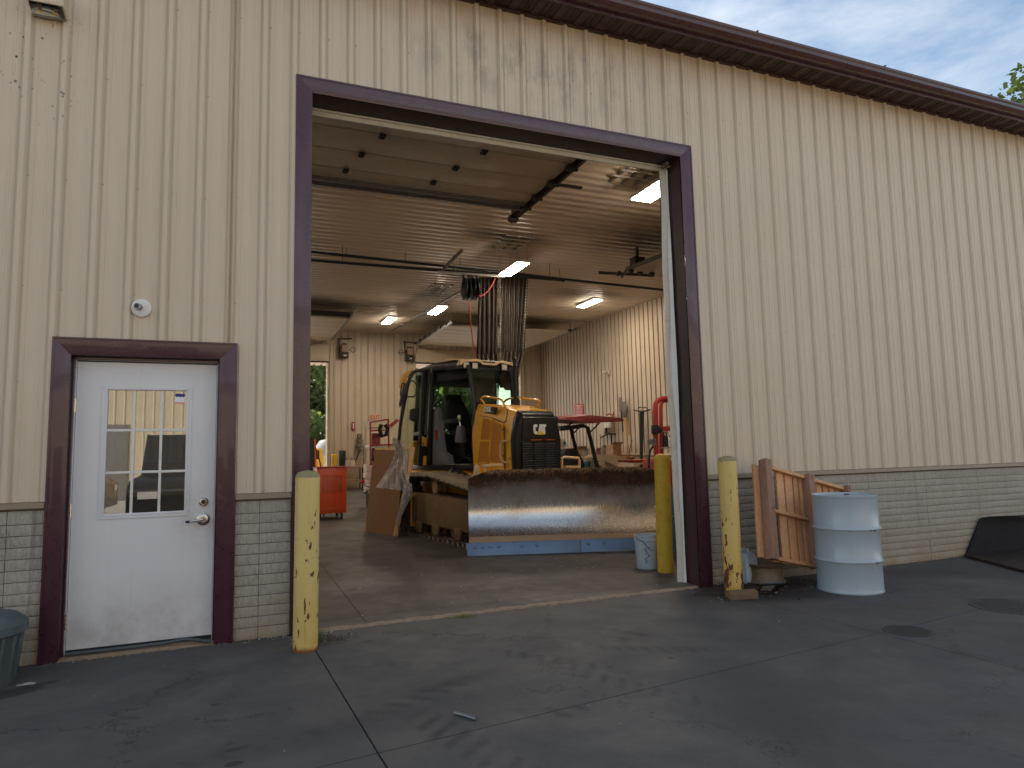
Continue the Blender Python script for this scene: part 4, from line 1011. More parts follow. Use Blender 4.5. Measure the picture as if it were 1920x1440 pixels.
for side in (-1, 1):
    tr = link('track', None, DZ); tr.name = 'track'
    tr.location = (0, side*.80, 0)
    for (p, d) in path:
        o = link('track_shoe', sh, tr, (p.x, 0, p.y)); ang = math.atan2(d.y, d.x)
        # travel direction runs front-up-back: outward normal is to the right of d
        o.rotation_euler = (0, -ang+PI, 0)
        o3_ = link('grouser', gr_, tr, (p.x, 0, p.y)); o3_.rotation_euler = (0, -ang+PI, 0)
        o2 = link('chain_link', lk, tr, (p.x, 0, p.y)); o2.rotation_euler = (0, -ang+PI, 0)
    yo = side
    m_ = MB(); fr_ = [(-.52, .20), (1.38, .17), (1.40, .44), (1.30, .60), (-.30, .66), (-.52, .58)]
    m_.poly([(x, .80*side-.24*1, z) for x, z in fr_], (0, .42 if side > 0 else .48, 0))
    o = part('track_frame', m_, 'mud', DZ, .03)
    m_ = MB(); m_.poly([(-.62, side*.80-.23, .12), (-.50, side*.80-.23, .12), (-.46, side*.80-.23, .66), (-.58, side*.80-.23, .60)], (0, .46, 0)); part('end_guard', m_, 'catyellow', DZ, .01)
    m_ = MB(); m_.poly([(-.44, side*.80-.255, .20), (-.40, side*.80-.255, .20), (-.36, side*.80-.255, .62), (-.41, side*.80-.255, .60)], (0, .5, 0)); part('guard_rib', m_, 'mud', DZ, .006)
    for k in range(6):
        m_ = MB(); m_.lathe([(.095, -.16), (.095, -.12), (.075, -.11), (.075, .11), (.095, .12), (.095, .16)], (-.55+k*.33, side*.80, .155), 20, 'y'); part('track_roller', m_, 'mud', DZ)
    for k, x in enumerate((-.35, .25, .95)):
        m_ = MB(); m_.poly([(x, side*.80-.26, .22), (x+.24, side*.80-.26, .22), (x+.18, side*.80-.26, .06), (x+.05, side*.80-.26, .06)], (0, .04, 0)); part('roller_guard', m_, 'mud', DZ, .008)
    m_ = MB(); m_.lathe([(.055, -.13), (.095, -.125), (.095, -.09), (.07, -.08), (.07, .0), (.095, .01), (.095, .06)], (.22, side*.86, .765), 24, 'y'); cr_ = part('carrier_roller', m_, basic('tan_hub', (.26, .17, .085), .7, 0, .2, 12), DZ)
    m_ = MB(); m_.lathe([(.38, -.09), (.36, -.05), (.10, -.05), (.10, .05), (.36, .05), (.38, .09)], (1.36, side*.80, .40), 32, 'y'); part('idler', m_, 'mud', DZ)
    m_ = MB(); prof_ = []
    for k in range(44):
        a_ = 2*PI*k/44; rr = .37 if k % 2 else .31; prof_.append((-1.02+math.cos(a_)*rr, side*.80-.06, .50+math.sin(a_)*rr))
    m_.poly(prof_, (0, .12, 0)); part('sprocket', m_, 'iron', DZ, smooth=0)
# hull
m_ = MB(); m_.poly([(-1.45, -.52, .35), (1.30, -.52, .35), (1.36, -.52, .95), (-1.45, -.52, .95)], (0, 1.06, 0)); part('main_frame', m_, 'catyellow', DZ, .02)
m_ = MB(); m_.box(-1.35, .10, -.72, .78, .945, .985); part('platform', m_, 'catyellow', DZ, .008)
m_ = MB(); m_.box(-1.62, -1.47, -.58, .64, .98, 1.5); part('rear_tank', m_, 'catyellow', DZ, .05)
m_ = MB(); m_.poly([(-.30, -.50, .70), (-.22, -.50, .70), (-.22, -.64, .94), (-.42, -.64, .94)], (-.12, 0, 0)); part('bracket', m_, 'catyellow', DZ, .008)
m_ = MB(); m_.box(-.02, .10, -.66, -.50, .74, .985); part('cylinder_mount', m_, 'tan_roof', DZ, .01)
m_ = MB(); m_.tube([(.12, -.58, .96), (.55, -.57, .84)], .085, 20); m_.tube([(.10, -.58, .965), (.16, -.58, .95)], .10, 20); lc = part('lift_cylinder', m_, 'black', DZ)
m_ = MB(); m_.tube([(.55, -.57, .84), (1.35, -.5, .60)], .035, 12); part('cylinder_rod', m_, 'chrome', lc)
m_ = MB(); m_.tube([(.12, .64, .96), (.55, .63, .84)], .085, 20); m_.tube([(.55, .63, .84), (1.35, .56, .60)], .035, 12); part('lift_cylinder', m_, 'black', DZ)
# hood, octagonal section tapering to the front; centre line y=.045
yc = .045
def hood_ring(x, zt, hw, zs_, topw, z0=.96):
    return [Vector((x, yc-hw, z0)), Vector((x, yc-hw-.015, zs_)), Vector((x, yc-hw+.035, zt-.13)), Vector((x, yc-topw, zt)), Vector((x, yc+topw, zt)), Vector((x, yc+hw-.035, zt-.13)), Vector((x, yc+hw+.015, zs_)), Vector((x, yc+hw, z0))]
m_ = MB(); m_.loft([hood_ring(.30, 2.035, .40, 1.55, .30), hood_ring(.95, 1.965, .40, 1.50, .30), hood_ring(1.42, 1.845, .395, 1.45, .29)]); part('hood', m_, 'catyellow', DZ, .012, smooth=25)
# side doors: seams, mesh screens, frames
ys = yc-.418
def dquad(m, pxs, y, dep):
    pts = [dy_(a_, b_, y) for a_, b_ in pxs]; m.poly(pts, (0, dep, 0))
def inset(pxs, f=.12):
    cx = sum(a_ for a_, b_ in pxs)/len(pxs); cy = sum(b_ for a_, b_ in pxs)/len(pxs)
    return [(cx+(a_-cx)*(1+f), cy+(b_-cy)*(1+f*.5)) for a_, b_ in pxs]
scr = [[(905.4, 785.6), (920, 787.8), (916.7, 825), (900.5, 825)], [(899.6, 828.9), (916.9, 829.4), (913.6, 866.7), (895.5, 866.7)], [(924.4, 790.6), (940, 796.7), (940, 867.8), (917.2, 866.7), (920, 829)]]
for q in scr:
    m_ = MB(); dquad(m_, q, ys-.006, .02); o = part('vent_screen', m_, 'catscreen', DZ, smooth=0)
fr3 = [(901.5, 780), (922, 783), (943, 793), (943, 872), (892, 872), (896, 840)]
m_ = MB()
def rim_of(m, q, y, wpx, dep):
    n = len(q); cx = sum(a_ for a_, b_ in q)/n; cy = sum(b_ for a_, b_ in q)/n
    def sc(p_, k): d = Vector((p_[0]-cx, p_[1]-cy)); L_ = d.length; return (cx+d.x*(L_+k)/L_, cy+d.y*(L_+k)/L_)
    for i in range(n):
        a_, b_ = q[i], q[(i+1) % n]
        m.poly([dy_(*a_, y), dy_(*b_, y), dy_(*sc(b_, wpx), y), dy_(*sc(a_, wpx), y)], (0, dep, 0))
for q in scr: rim_of(m_, q, ys-.014, 2.4, .02)
part('screen_frame', m_, 'catyellow', DZ, .002)
m_ = MB()
for q in ([(945, 801), (945.6, 880)], ):
    m_.poly([dy_(q[0][0], q[0][1], ys-.009), dy_(q[1][0], q[1][1], ys-.009), dy_(q[1][0]+.9, q[1][1], ys-.009), dy_(q[0][0]+.9, q[0][1], ys-.009)], (0, .012, 0))
seam = [(899, 778.5), (925, 783.5), (945, 793), (948, 789), (951, 769)]
for a_, b_ in zip(seam, seam[1:]):
    m_.poly([dy_(a_[0], a_[1], ys-.009), dy_(b_[0], b_[1], ys-.009), dy_(b_[0], b_[1]+1.0, ys-.009), dy_(a_[0], a_[1]+1.0, ys-.009)], (0, .012, 0))
part('door_seam', m_, 'black', DZ, smooth=0)
for (a_, b_) in ((943.5, 805.5), (944.5, 855), (962.5, 850.7), (956.3, 859.3), (963, 864.6)):
    q = dy_(a_, b_, ys-.006); m_ = MB(); m_.lathe([(.013, 0), (.013, -.010), (0, -.012)], (q.x, q.y, q.z), 12, 'y', False); part('latch_bolt', m_, 'black', DZ)
hp = [(951, 826), (942, 828), (938, 835), (938, 855), (942, 865.5), (951, 868)]
pts = [dy_(*q, ys-(.005 if i in (0, 5) else .055)) for i, q in enumerate(hp)]
m_ = MB(); m_.tube(pts, .017, 10); part('grab_handle', m_, 'tan_roof', DZ)
# model decal D5K2
dq = [(910.2, 761.9), (931, 764), (927.6, 776.2), (906.4, 773)]
m_ = MB(); m_.poly([dy_(*q, yc-.40) for q in dq], (0, .02, 0)); dec = part('model_decal', m_, 'black', DZ, smooth=0)
tm = text_mesh('D5K', .105, .004, 'letter', 'model_lettering', .004)
c0 = dy_(914.6, 768.0, yc-.404); o = link('model_lettering', tm, dec, c0); rdir = (dy_(931, 764, yc-.4)-dy_(910.2, 761.9, yc-.4)).normalized()
o.rotation_euler = (R(90), R(5), 0); o.scale = (1.0, 1.0, 1)
tm = text_mesh('2', .09, .004, 'toolgrey', 'model_lettering', .003); c0 = dy_(923.6, 769.4, yc-.404); o = link('model_lettering', tm, dec, c0); o.rotation_euler = (R(90), R(5), 0)
# grille shell
gx = 1.42
m_ = MB(); m_.loft([hood_ring(gx, 1.86, .40, 1.44, .295, .93), hood_ring(gx+.06, 1.85, .405, 1.44, .29, .93), hood_ring(gx+.12, 1.80, .375, 1.43, .27, .93)]); gs = part('grille_shell', m_, 'black', DZ, .015, smooth=30)
m_ = MB(); m_.box(gx+.119, gx+.128, yc-.30, yc+.30, .95, 1.40); part('radiator_core', m_, 'glassblk', DZ, smooth=0)
slat = MB(); slat.poly([(0, -.30, 0), (.022, -.30, -.010), (.022, -.30, .0), (.004, -.30, .012)], (0, .60, 0)); slat = slat.mesh('grille_slat', basic('grille_bar', (.035, .037, .042), .35, 0, .2, 20, (.1, .08, .06), .3), 0, 0)
for k in range(13): link('grille_slat', slat, DZ, (gx+.129, yc, .965+k*.034))
for yy in (-.30, -.10, .10, .30):
    m_ = MB(); m_.box(gx+.128, gx+.156, yc+yy-.008, yc+yy+.008, .95, 1.405); part('grille_upright', m_, 'black_plastic', DZ)
m_ = MB(); m_.poly([(gx+.12, yc-.31, 1.44), (gx+.145, yc-.31, 1.44), (gx+.128, yc-.27, 1.75), (gx+.10, yc-.27, 1.78)], (0, .62, 0)); cap_ = part('grille_cap', m_, 'black', DZ, .012)
m_ = MB()
for a_, b_ in ((-.16, .04), (.10, .26)): m_.box(gx+.143, gx+.149, yc+a_, yc+b_, 1.425, 1.436)
part('reflector_strip', m_, 'amber', cap_, smooth=0)
# CAT lettering, block capitals with a yellow triangle (drawn in y/z, y grows to the viewer's right)
LX = gx+.149
def letter(polys, mat, nm, dx0=0.0):
    m = MB()
    for pl_ in polys: m.poly([(LX+dx0+.003-.017*((z_-1.44)/.31), yc+y_, z_) for y_, z_ in pl_], (-.006, 0, 0))
    part(nm, m, mat, cap_, smooth=0)
z0, h_ = 1.475, .185; y0_ = -.085
C_ = [[(0, .03), (.03, 0), (.085, 0), (.085, .055), (.05, .055), (.045, .06), (.045, .125), (.05, .13), (.085, .13), (.085, .185), (.03, .185), (0, .155)]]
A_ = [[(.095, 0), (.135, .185), (.175, .185), (.175, 0), (.155, .06), (.120, .0)], [(.174, .185), (.19, .185), (.235, 0), (.205, 0), (.174, .06)]]
T_ = [[(.185, .185), (.285, .185), (.285, .14), (.257, .14), (.257, 0), (.217, 0), (.217, .14), (.185, .14)]]
sh_ = lambda P: [[(y0_-.02+a_*.78, z0+.035+b_*.78) for a_, b_ in q] for q in P]
letter(sh_(C_), 'letter', 'badge_letter'); letter(sh_(A_), 'letter', 'badge_letter', .002); letter(sh_(T_), 'letter', 'badge_letter', .001)
letter([[(y0_-.02+.0585, z0+.031), (y0_-.02+.183, z0+.031), (y0_-.02+.121, z0+.035+.060)]], 'tri', 'badge_triangle', .006)
# hood rails, valves, exhaust
pts = [dy_(908.5, 757, yc-.30), dy_(901.5, 748, yc-.30), dy_(904, 745, yc-.30), dy_(910, 743, yc-.30), dy_(936, 747.5, yc-.30), dy_(941, 750, yc-.30), dy_(950.5, 768, yc-.31)]
m_ = MB(); m_.tube(pts, .0165, 10); part('hood_rail', m_, 'catyellow', DZ)
pts = [dy_(945, 754, yc+.30), dy_(949, 750, yc+.30), dy_(956, 747, yc+.30), dy_(968, 745, yc+.30), dy_(1008, 750, yc+.30), dy_(1012.5, 752, yc+.30), dy_(1004, 769, yc+.30)]
m_ = MB(); m_.tube(pts, .0165, 10); part('hood_rail', m_, 'catyellow', DZ)
for k, (px, py) in enumerate(((993, 770.5), (998, 770), (1003, 770.5), (1006, 773), (982, 770), (985.5, 772), (994, 765))):
    q = dzz(px, py+3, 1.85 if py > 766 else 1.9); m_ = MB(); m_.tube([q-Vector((0, 0, .04)), q, q+Vector((.02, 0, .035))], [.018, .022, .016] if k < 4 else .011, 8); part('filler_cap', m_, 'black', DZ)
m_ = MB(); m_.box(1.30, 1.40, yc+.0, yc+.26, 1.85, 1.885); part('valve_plate', m_, 'catyellow', DZ, .004)
m_ = MB(); m_.tube([(.50, .34, 1.95), (.50, .34, 2.62)], .045, 16); m_.tube([(.50, .34, 2.62), (.46, .36, 2.72), (.40, .38, 2.76)], [.045, .045, .042], 16); part('exhaust_stack', m_, 'black', DZ)
m_ = MB(); m_.tube([(.50, .34, 1.97), (.50, .34, 2.10)], .06, 16); part('exhaust_collar', m_, 'iron', DZ)

# cab -------------------------------------------------------------------
c_bl, c_br = (-.80, -.60), (-.80, .66)            # B posts
FL, FR = (.10, -.36), (.22, .42)                  # front right/left corner on plan (as seen: image left / right)
zt, zb_ = 2.66, 1.06
RL, RR_ = (-1.42, -.56), (-1.42, .64)
def post(p0, p1, w_, nm='cab_post', mat='black'):
    m = MB(); m.bar(p0, p1, w_, w_*.8); return part(nm, m, mat, DZ, .008)
pA_R = [Vector((.30, -.33, 1.05)), Vector((.30, -.32, 2.06)), Vector((.20, -.36, 2.66))]
pA_L = [Vector((.30, .41, 1.05)), Vector((.30, .40, 2.06)), Vector((.20, .45, 2.66))]
for q in (pA_R, pA_L):
    m_ = MB(); m_.tube(q, .034, 8); part('cab_post', m_, 'black', DZ)
bR0, bR1 = Vector((-.80, -.61, 1.06)), Vector((-.66, -.57, 2.70))
bL0, bL1 = Vector((-.80, .69, 1.06)), Vector((-.66, .65, 2.70))
post(bR0, bR1, .075); post(bL0, bL1, .06)
post(bR0+Vector((-.09, .0, 0)), bR1+Vector((-.06, 0, 0)), .035)
cR0, cR1 = Vector((-1.45, -.56, 1.5)), Vector((-1.32, -.52, 2.66))
cL0, cL1 = Vector((-1.45, .64, 1.5)), Vector((-1.32, .60, 2.66))
post(cR0, cR1, .07); post(cL0, cL1, .07)
# belts
for (a_, b_) in ((Vector((-.78, .69, 1.62)), Vector((-1.45, .64, 1.62))), (Vector((-.80, -.61, 1.62)), Vector((-1.45, -.56, 1.62))), (Vector((-1.45, -.56, 1.55)), Vector((-1.45, .64, 1.55)))):
    m_ = MB(); m_.bar(a_, b_, .05, .06); part('cab_rail', m_, 'black', DZ, .006)
# roof: plan polygon with raised rear
plan = [(.12, -.44), (-.66, -.60), (-1.36, -.56), (-1.40, .62), (-.66, .68), (.12, .52)]
m_ = MB(); m_.loft([[Vector((x, y, 2.64)) for x, y in plan], [Vector((x*1.0, y, 2.72+(.03 if x < -.5 else 0))) for x, y in plan], [Vector((x*.93-.02, y*.9, 2.77+(.02 if x < -.5 else 0))) for x, y in plan]]); part('roof', m_, 'black', DZ, .012)
m_ = MB(); m_.poly([(.14, -.47, 2.60), (.14, -.47, 2.71), (-.25, -.55, 2.71), (-.25, -.55, 2.62)], (0, .03, 0)); part('roof_side_trim', m_, 'black', DZ, .006)
# dusty yellow visor with lamp bays
vis = [(-.50, 2.665), (-.47, 2.745), (-.18, 2.775), (-.12, 2.765), (-.05, 2.715), (.16, 2.715), (.24, 2.765), (.30, 2.775), (.53, 2.745), (.56, 2.68), (.50, 2.70), (.30, 2.735), (.26, 2.73), (.18, 2.685), (-.07, 2.685), (-.14, 2.735), (-.42, 2.715), (-.46, 2.66)]
n = len(vis)
m_ = MB(); m_.poly([(.16, y, z) for y, z in vis], (-.10, 0, 0)); part('visor', m_, 'tan_roof', DZ, .004)
m_ = MB(); m_.poly([(.10, -.45, 2.745), (-.30, -.52, 2.80), (-.30, .60, 2.80), (.10, .50, 2.745), (.10, .24, 2.745), (.10, -.1, 2.745)], (0, 0, .018)); part('roof_cover', m_, 'tan_roof', DZ, .004)
m_ = MB(); m_.box(.02, .115, -.44, .50, 2.60, 2.715); part('lamp_housing', m_, 'black_plastic', DZ, .01)
for yy in (-.375, -.215, .34):
    m_ = MB(); m_.box(.105, .155, yy-.058, yy+.058, 2.605, 2.715); lp_ = part('work_lamp', m_, 'black_plastic', DZ, .01)
    m_ = MB(); m_.box(.154, .162, yy-.048, yy+.048, 2.615, 2.705); part('lamp_lens', m_, 'workled', lp_, .006)
# sills, floor, inner bits
m_ = MB(); m_.poly([(.30, -.36, 1.0), (-.80, -.66, 1.0), (-1.4, -.62, 1.0), (-1.4, .70, 1.0), (-.80, .72, 1.0), (.30, .44, 1.0)], (0, 0, .075)); part('cab_floor', m_, 'black', DZ, .01)
m_ = MB(); m_.poly([(-.28, -.535, 1.080), (.24, -.385, 1.080), (.24, -.28, 1.080), (-.28, -.42, 1.080)], (0, 0, .012)); part('step_plate', m_, 'galv', DZ, .002)
m_ = MB(); m_.poly([(-.74, -.56, 1.08), (-.36, -.44, 1.08), (-.42, -.45, 1.24), (-.55, -.49, 1.30), (-.60, -.51, 1.66), (-.66, -.53, 2.05), (-.74, -.56, 1.95)], (.02, .10, 0)); part('side_console', m_, 'grey_trim', DZ, .01)
m_ = MB(); m_.box(-.64, -.615, -.555, -.525, 1.5, 1.66); part('console_reflector', m_, 'red', DZ)
m_ = MB(); m_.poly([(.20, -.20, 1.1), (.24, .38, 1.1), (.24, .38, 1.95), (.20, -.26, 2.0)], (-.10, 0, 0)); part('dashboard', m_, 'black_plastic', DZ, .015)
m_ = MB(); m_.poly([(.18, -.30, 1.28), (.10, -.27, 1.36), (.10, -.25, 1.9), (.22, -.28, 2.0)], (0, .06, 0)); part('dash_side', m_, 'grey_trim', DZ, .008)
st_ = link('seat', None, DZ); st_.location = (-.62, .03, 1.20)
m_ = MB(); m_.box(-.22, .30, -.23, .23, .36, .48); m_.box(-.16, .22, -.17, .17, .0, .36); part('seat_cushion', m_, 'seat', st_, .04)
m_ = MB(); m_.loft([[Vector((-.26-.06*k, y*sq, .44+.155*k)) for y in (-.24, -.20, .20, .24)]+[Vector((-.16-.06*k, y*sq, .44+.155*k)) for y in (.22, .14, -.14, -.22)] for k, sq in ((0, 1), (1, 1.02), (2, .98), (3, .8), (3.6, .62))]); part('seat_back', m_, 'seat', st_, .02)
m_ = MB(); m_.box(-.50, -.39, -.155, .155, .90, 1.17, Matrix.Rotation(R(-6), 4, 'Y') @ Matrix.Translation((.08, 0, -.02))); part('headrest', m_, 'seat', st_, .045)
for sy in (-.30, .30):
    m_ = MB(); m_.box(-.20, .22, sy-.05, sy+.05, .56, .64); part('armrest', m_, 'black_plastic', st_, .02)
m_ = MB(); m_.tube([(-.28, -.26, 1.66), (-.30, -.27, 1.80)], .014, 8); m_.lathe([(.001, .10), (.028, .09), (.034, .05), (.026, .01), (.02, -.03)], (-.305, -.27, 1.80), 14, 'z', False); part('joystick', m_, 'chrome', DZ)
m_ = MB(); m_.lathe([(.05, .28), (.075, .22), (.085, .12), (.10, .05), (.095, 0)], (-.32, -.24, 1.44), 16, 'z', False); part('joystick_boot', m_, 'grey_trim', DZ)
random.seed(4)
for k in range(7):
    m_ = MB(); m_.tube([(-.6+.05*k, -.2+.05*k, 1.14), (-.4, -.1+.03*k, 1.2+.02*k), (-.15, -.15+.07*k, 1.12)], .014, 6); part('floor_hose', m_, 'rubber', DZ)
m_ = MB(); m_.loft([[Vector((x*.97-.01, y*.94, 2.46)) for x, y in ((.10, -.36), (-.66, -.56), (-1.34, -.52), (-1.34, .60), (-.66, .64), (.10, .44))], [Vector((x*.97-.01, y*.94, 2.635)) for x, y in ((.12, -.36), (-.66, -.56), (-1.34, -.52), (-1.34, .60), (-.66, .64), (.12, .44))]]); part('headliner', m_, 'seat', DZ, .01)
m_ = MB(); m_.box(-1.40, -1.34, -.54, .62, 1.07, 1.62); part('rear_panel', m_, 'seat', DZ, .01)
m_ = MB(); m_.poly([(-.80, .66, 1.08), (.22, .40, 1.08), (.22, .40, 1.50), (-.80, .66, 1.62)], (0, -.02, 0)); part('far_side_panel', m_, 'seat', DZ, .004)
m_ = MB(); m_.poly([dx_(*q, -1.2) for q in ((762, 696.5), (772, 692), (770, 699), (760, 711), (756, 728), (747.5, 727), (749.5, 713), (755, 702))], (.08, 0, 0)); part('roof_corner_cover', m_, 'catyellow', DZ, .01)
# glass
def gpane(pts, nm='cab_window', th=(.004, 0, 0)):
    m = MB(); m.poly(pts, th); return part(nm, m, 'cabglass', DZ, smooth=0)
gpane([pA_R[1], pA_L[1], pA_L[2]-Vector((0, .02, .05)), pA_R[2]+Vector((0, .02, -.05))], 'windshield')
gpane([Vector((-.78, .685, 1.66)), Vector((-1.43, .64, 1.66)), Vector((-1.32, .61, 2.62)), Vector((-.67, .655, 2.66))], 'cab_window', (0, .004, 0))
gpane([Vector((-.78, .685, 1.12)), Vector((.28, .42, 1.12)), Vector((.28, .41, 2.05)), Vector((.20, .455, 2.62)), Vector((-.67, .655, 2.66))], 'cab_window', (0, .004, 0))
gpane([Vector((-1.45, -.54, 1.6)), Vector((-1.45, .62, 1.6)), Vector((-1.33, .58, 2.62)), Vector((-1.33, -.50, 2.62))], 'rear_window', (.004, 0, 0))
gpane([Vector((-.86, -.60, 1.66)), Vector((-1.43, -.56, 1.66)), Vector((-1.32, -.53, 2.62)), Vector((-.73, -.575, 2.66))], 'cab_window', (0, .004, 0))
# left front post seen beyond the stack: far door, dark leaning panel
m_ = MB(); m_.poly([dy_(942.5, 697, .55), dy_(950, 697, .55), dy_(956.8, 754, .55), dy_(951.5, 754, .55), dy_(945.5, 712, .55)], (0, .03, 0)); part('far_door_post', m_, 'black', DZ, .004)
# swung-open near door: frame with curved front edge, window, handle
xd = -.84
outl = [(790.5, 868), (800.5, 694), (797, 692), (777.5, 693.5), (771, 696), (764.5, 706), (758.5, 726), (753.5, 752), (750.5, 775), (747, 800), (744.5, 830), (742.5, 870)]
inl = [(783, 868), (790.5, 700), (788, 698), (779.5, 699), (775, 702), (770, 711), (765.5, 727), (762, 746), (759, 760), (752, 800), (749, 830), (747, 868)]
o3 = [dx_(*q, xd) for q in outl]; i3 = [dx_(*q, xd) for q in inl]
dr = link('cab_door', None, DZ)
m_ = MB(); n = len(o3)
for i in range(n):
    j = (i+1) % n
    if i == n-1: continue
    m_.poly([o3[i], o3[j], i3[j], i3[i]], (.035, 0, 0))
m_.poly([o3[0], i3[0], i3[0]-Vector((0, 0, .05)), o3[0]-Vector((0, 0, .05))], (.035, 0, 0))
part('door_frame', m_, 'black', dr, .003)
m_ = MB(); m_.poly(i3, (.004, 0, 0)); m_.v = [(a_+.015, b_, c_) for a_, b_, c_ in m_.v]; part('door_window', m_, 'cabglass', dr, smooth=0)
m_ = MB(); m_.poly([dx_(*q, xd+.03) for q in ((768, 768), (785, 763), (783, 792), (772, 790), (767, 786))], (.03, 0, 0)); part('door_pocket', m_, 'black_plastic', dr, .004)
m_ = MB(); m_.tube([dx_(*q, xd+.06) for q in ((756.5, 718), (753.5, 720), (750.5, 739), (751.5, 743), (757.5, 744))], .012, 8); part('outer_handle', m_, 'black', dr)
m_ = MB(); m_.tube([dx_(*q, xd+.05) for q in ((768, 713), (776, 715), (781, 722), (780, 738), (776, 744), (764, 744))], .012, 8); part('inner_handle', m_, 'black', dr)
m_ = MB(); m_.poly([dx_(*q, xd+.05) for q in ((757, 717), (763, 722), (764, 733), (757, 754), (748.5, 764), (747.5, 757))], (.03, 0, 0)); part('latch_plate', m_, 'black', dr, .004)
m_ = MB(); m_.poly([dx_(*q, -.9) for q in ((786.5, 818), (797, 822), (796, 838), (786, 836))], (.1, 0, 0)); part('battery_cover', m_, 'catyellow', DZ, .006)
m_ = MB(); m_.poly([dx_(*q, -.9) for q in ((784, 838), (798, 838), (796, 866), (782, 866))], (.06, 0, 0)); part('hose_manifold', m_, 'black', DZ, .006)
m_ = MB(); m_.poly([dx_(*q, -.9) for q in ((789.5, 855), (794.5, 855), (793.5, 872), (788.5, 872))], (.12, 0, 0)); part('tank_strut', m_, 'catyellow', DZ, .003)
m_ = MB(); m_.tube([dx_(*q, -.76) for q in ((783.5, 834), (787, 827), (793, 830), (796, 838))], .008, 6); part('hydraulic_hose', m_, 'rubber', DZ)
# blade -----------------------------------------------------------------
L0 = Vector((4.160+.309*.40, 2.62+.951*.40, 0)); bd = Vector((.951, -.309, 0)); bn = Vector((-.309, -.951, 0)); BL = 2.56; bz = .018+RZ(2.5)
def bpt(s_, d, z): return loc(L0+bd*s_+bn*d+Vector((0, 0, z+bz)))
BZM = []
for k in range(29):
    z = .175+(1.07-.175)*k/28
    d = .02+.40*((z-.56)/.56)**2*(1.0 if z < .56 else .52)
    BZM.append((z, d))
def ztop(s_):
    e = min(s_, BL-s_); return 1.07 if e > .30 else .965+.105*(e/.30)**.8
m_ = MB(); NU = 40
def bf(u_, v_):
    s_ = BL*u_; zt_ = ztop(s_); k = v_*28; i = min(27, int(k)); f_ = k-i
    z = BZM[i][0]+(BZM[i+1][0]-BZM[i][0])*f_; d = BZM[i][1]+(BZM[i+1][1]-BZM[i][1])*f_
    if z > .8: z = .8+(z-.8)*(zt_-.8)/(1.07-.8)
    return bpt(s_, d, z)
m_.grid(bf, NU, 28)
m_.grid(lambda a_, b_: bf(a_, b_)-Vector(( (bn.dot(Fv))*.03, (bn.dot(Lv))*.03, 0)), NU, 28)
n1_ = (NU+1)*29
for i in range(NU):     # close the top
    a_ = 28*(NU+1)+i; m_.f.append((a_, a_+1, n1_+a_+1, n1_+a_))
for j in range(28):
    for e in (0, NU):
        a_ = j*(NU+1)+e; b_ = (j+1)*(NU+1)+e; m_.f.append((a_, b_, n1_+b_, n1_+a_))
bo = part('blade', m_, 'blade', DZ, smooth=60)
m_ = MB(); d0 = BZM[0][1]
m_.poly([bpt(0, d0-.030, .228), bpt(0, d0-.008, .226), bpt(0, d0+.034, .160), bpt(0, d0-.01, .160)], loc(O_+bd*BL)); part('blade_lip', m_, 'edgelip', bo)
for a_, b_ in ((-.045, .56), (.566, 1.42), (1.426, BL+.03)):
    for_ = [bpt(a_, d0+.012, .158), bpt(a_, d0+.032, .158), bpt(a_+(.02 if a_ < 0 else 0), d0+.085, .004), bpt(a_+(.02 if a_ < 0 else 0), d0+.065, .002)]
    m_ = MB(); m_.poly(for_, loc(O_+bd*(b_-a_))); ce = part('cutting_edge', m_, 'edge', bo, .003)
    for s_ in ([.07, .17, .27, .37] if a_ < 0 else [a_+.1, a_+.3]):
        q = bpt(s_, d0+.052, .11); q2 = bpt(s_, d0+.066, .114); m_ = MB(); m_.tube([q, q2], [.024, .018], 12); part('edge_bolt', m_, 'edge', ce)
# push arms and a mount behind the blade
m_ = MB(); m_.bar(bpt(.5, -.02, .35), Vector((.5, -.42, .38)), .12, .2); m_.bar(bpt(1.9, -.02, .35), Vector((.5, .5, .38)), .12, .2); m_.bar(bpt(.45, -.06, .45), bpt(2.1, -.06, .45), .12, .35); part('push_frame', m_, 'catyellow', DZ, .01)
m_ = MB(); m_.poly([bpt(.02, -.04, .90), bpt(.16, -.04, 1.0), bpt(.15, -.04, 1.10), bpt(.12, -.04, 1.15), bpt(.09, -.04, 1.13), bpt(.07, -.04, 1.02), bpt(.0, -.04, .94)], loc(O_-bn*.03)); part('blade_lug', m_, 'tan_roof', bo, .006)
def stepframe(pxs, y, mat, nm):
    m = MB(); q = [dy_(a_, b_, y) for a_, b_ in pxs]
    return q
q = [dx_(a_, b_, 1.75) for a_, b_ in ((909, 888), (909, 872.5), (938, 871.5), (938, 886))]
m_ = MB(); m_.tube([q[0], q[1]], .014, 8); m_.tube([q[3], q[2]], .012, 8); m_.bar(q[1]-Vector((0, .04, 0)), q[2]+Vector((0, .03, 0)), .05, .035); part('blade_stop', m_, 'tan_roof', DZ, .004)
q = [dx_(a_, b_, 1.45) for a_, b_ in ((1053, 884), (1053.5, 860), (1057, 857), (1085, 859), (1086.5, 864), (1086.5, 882))]
m_ = MB(); m_.tube(q, .02, 8); fr4 = part('lamp_guard', m_, 'tan_roof', DZ)
m_ = MB(); m_.poly([dx_(*e, 1.45) for e in ((1056, 873), (1084, 873), (1084, 881), (1056, 881))], (.06, 0, 0)); part('guard_plate', m_, 'wood_new', DZ, .004)

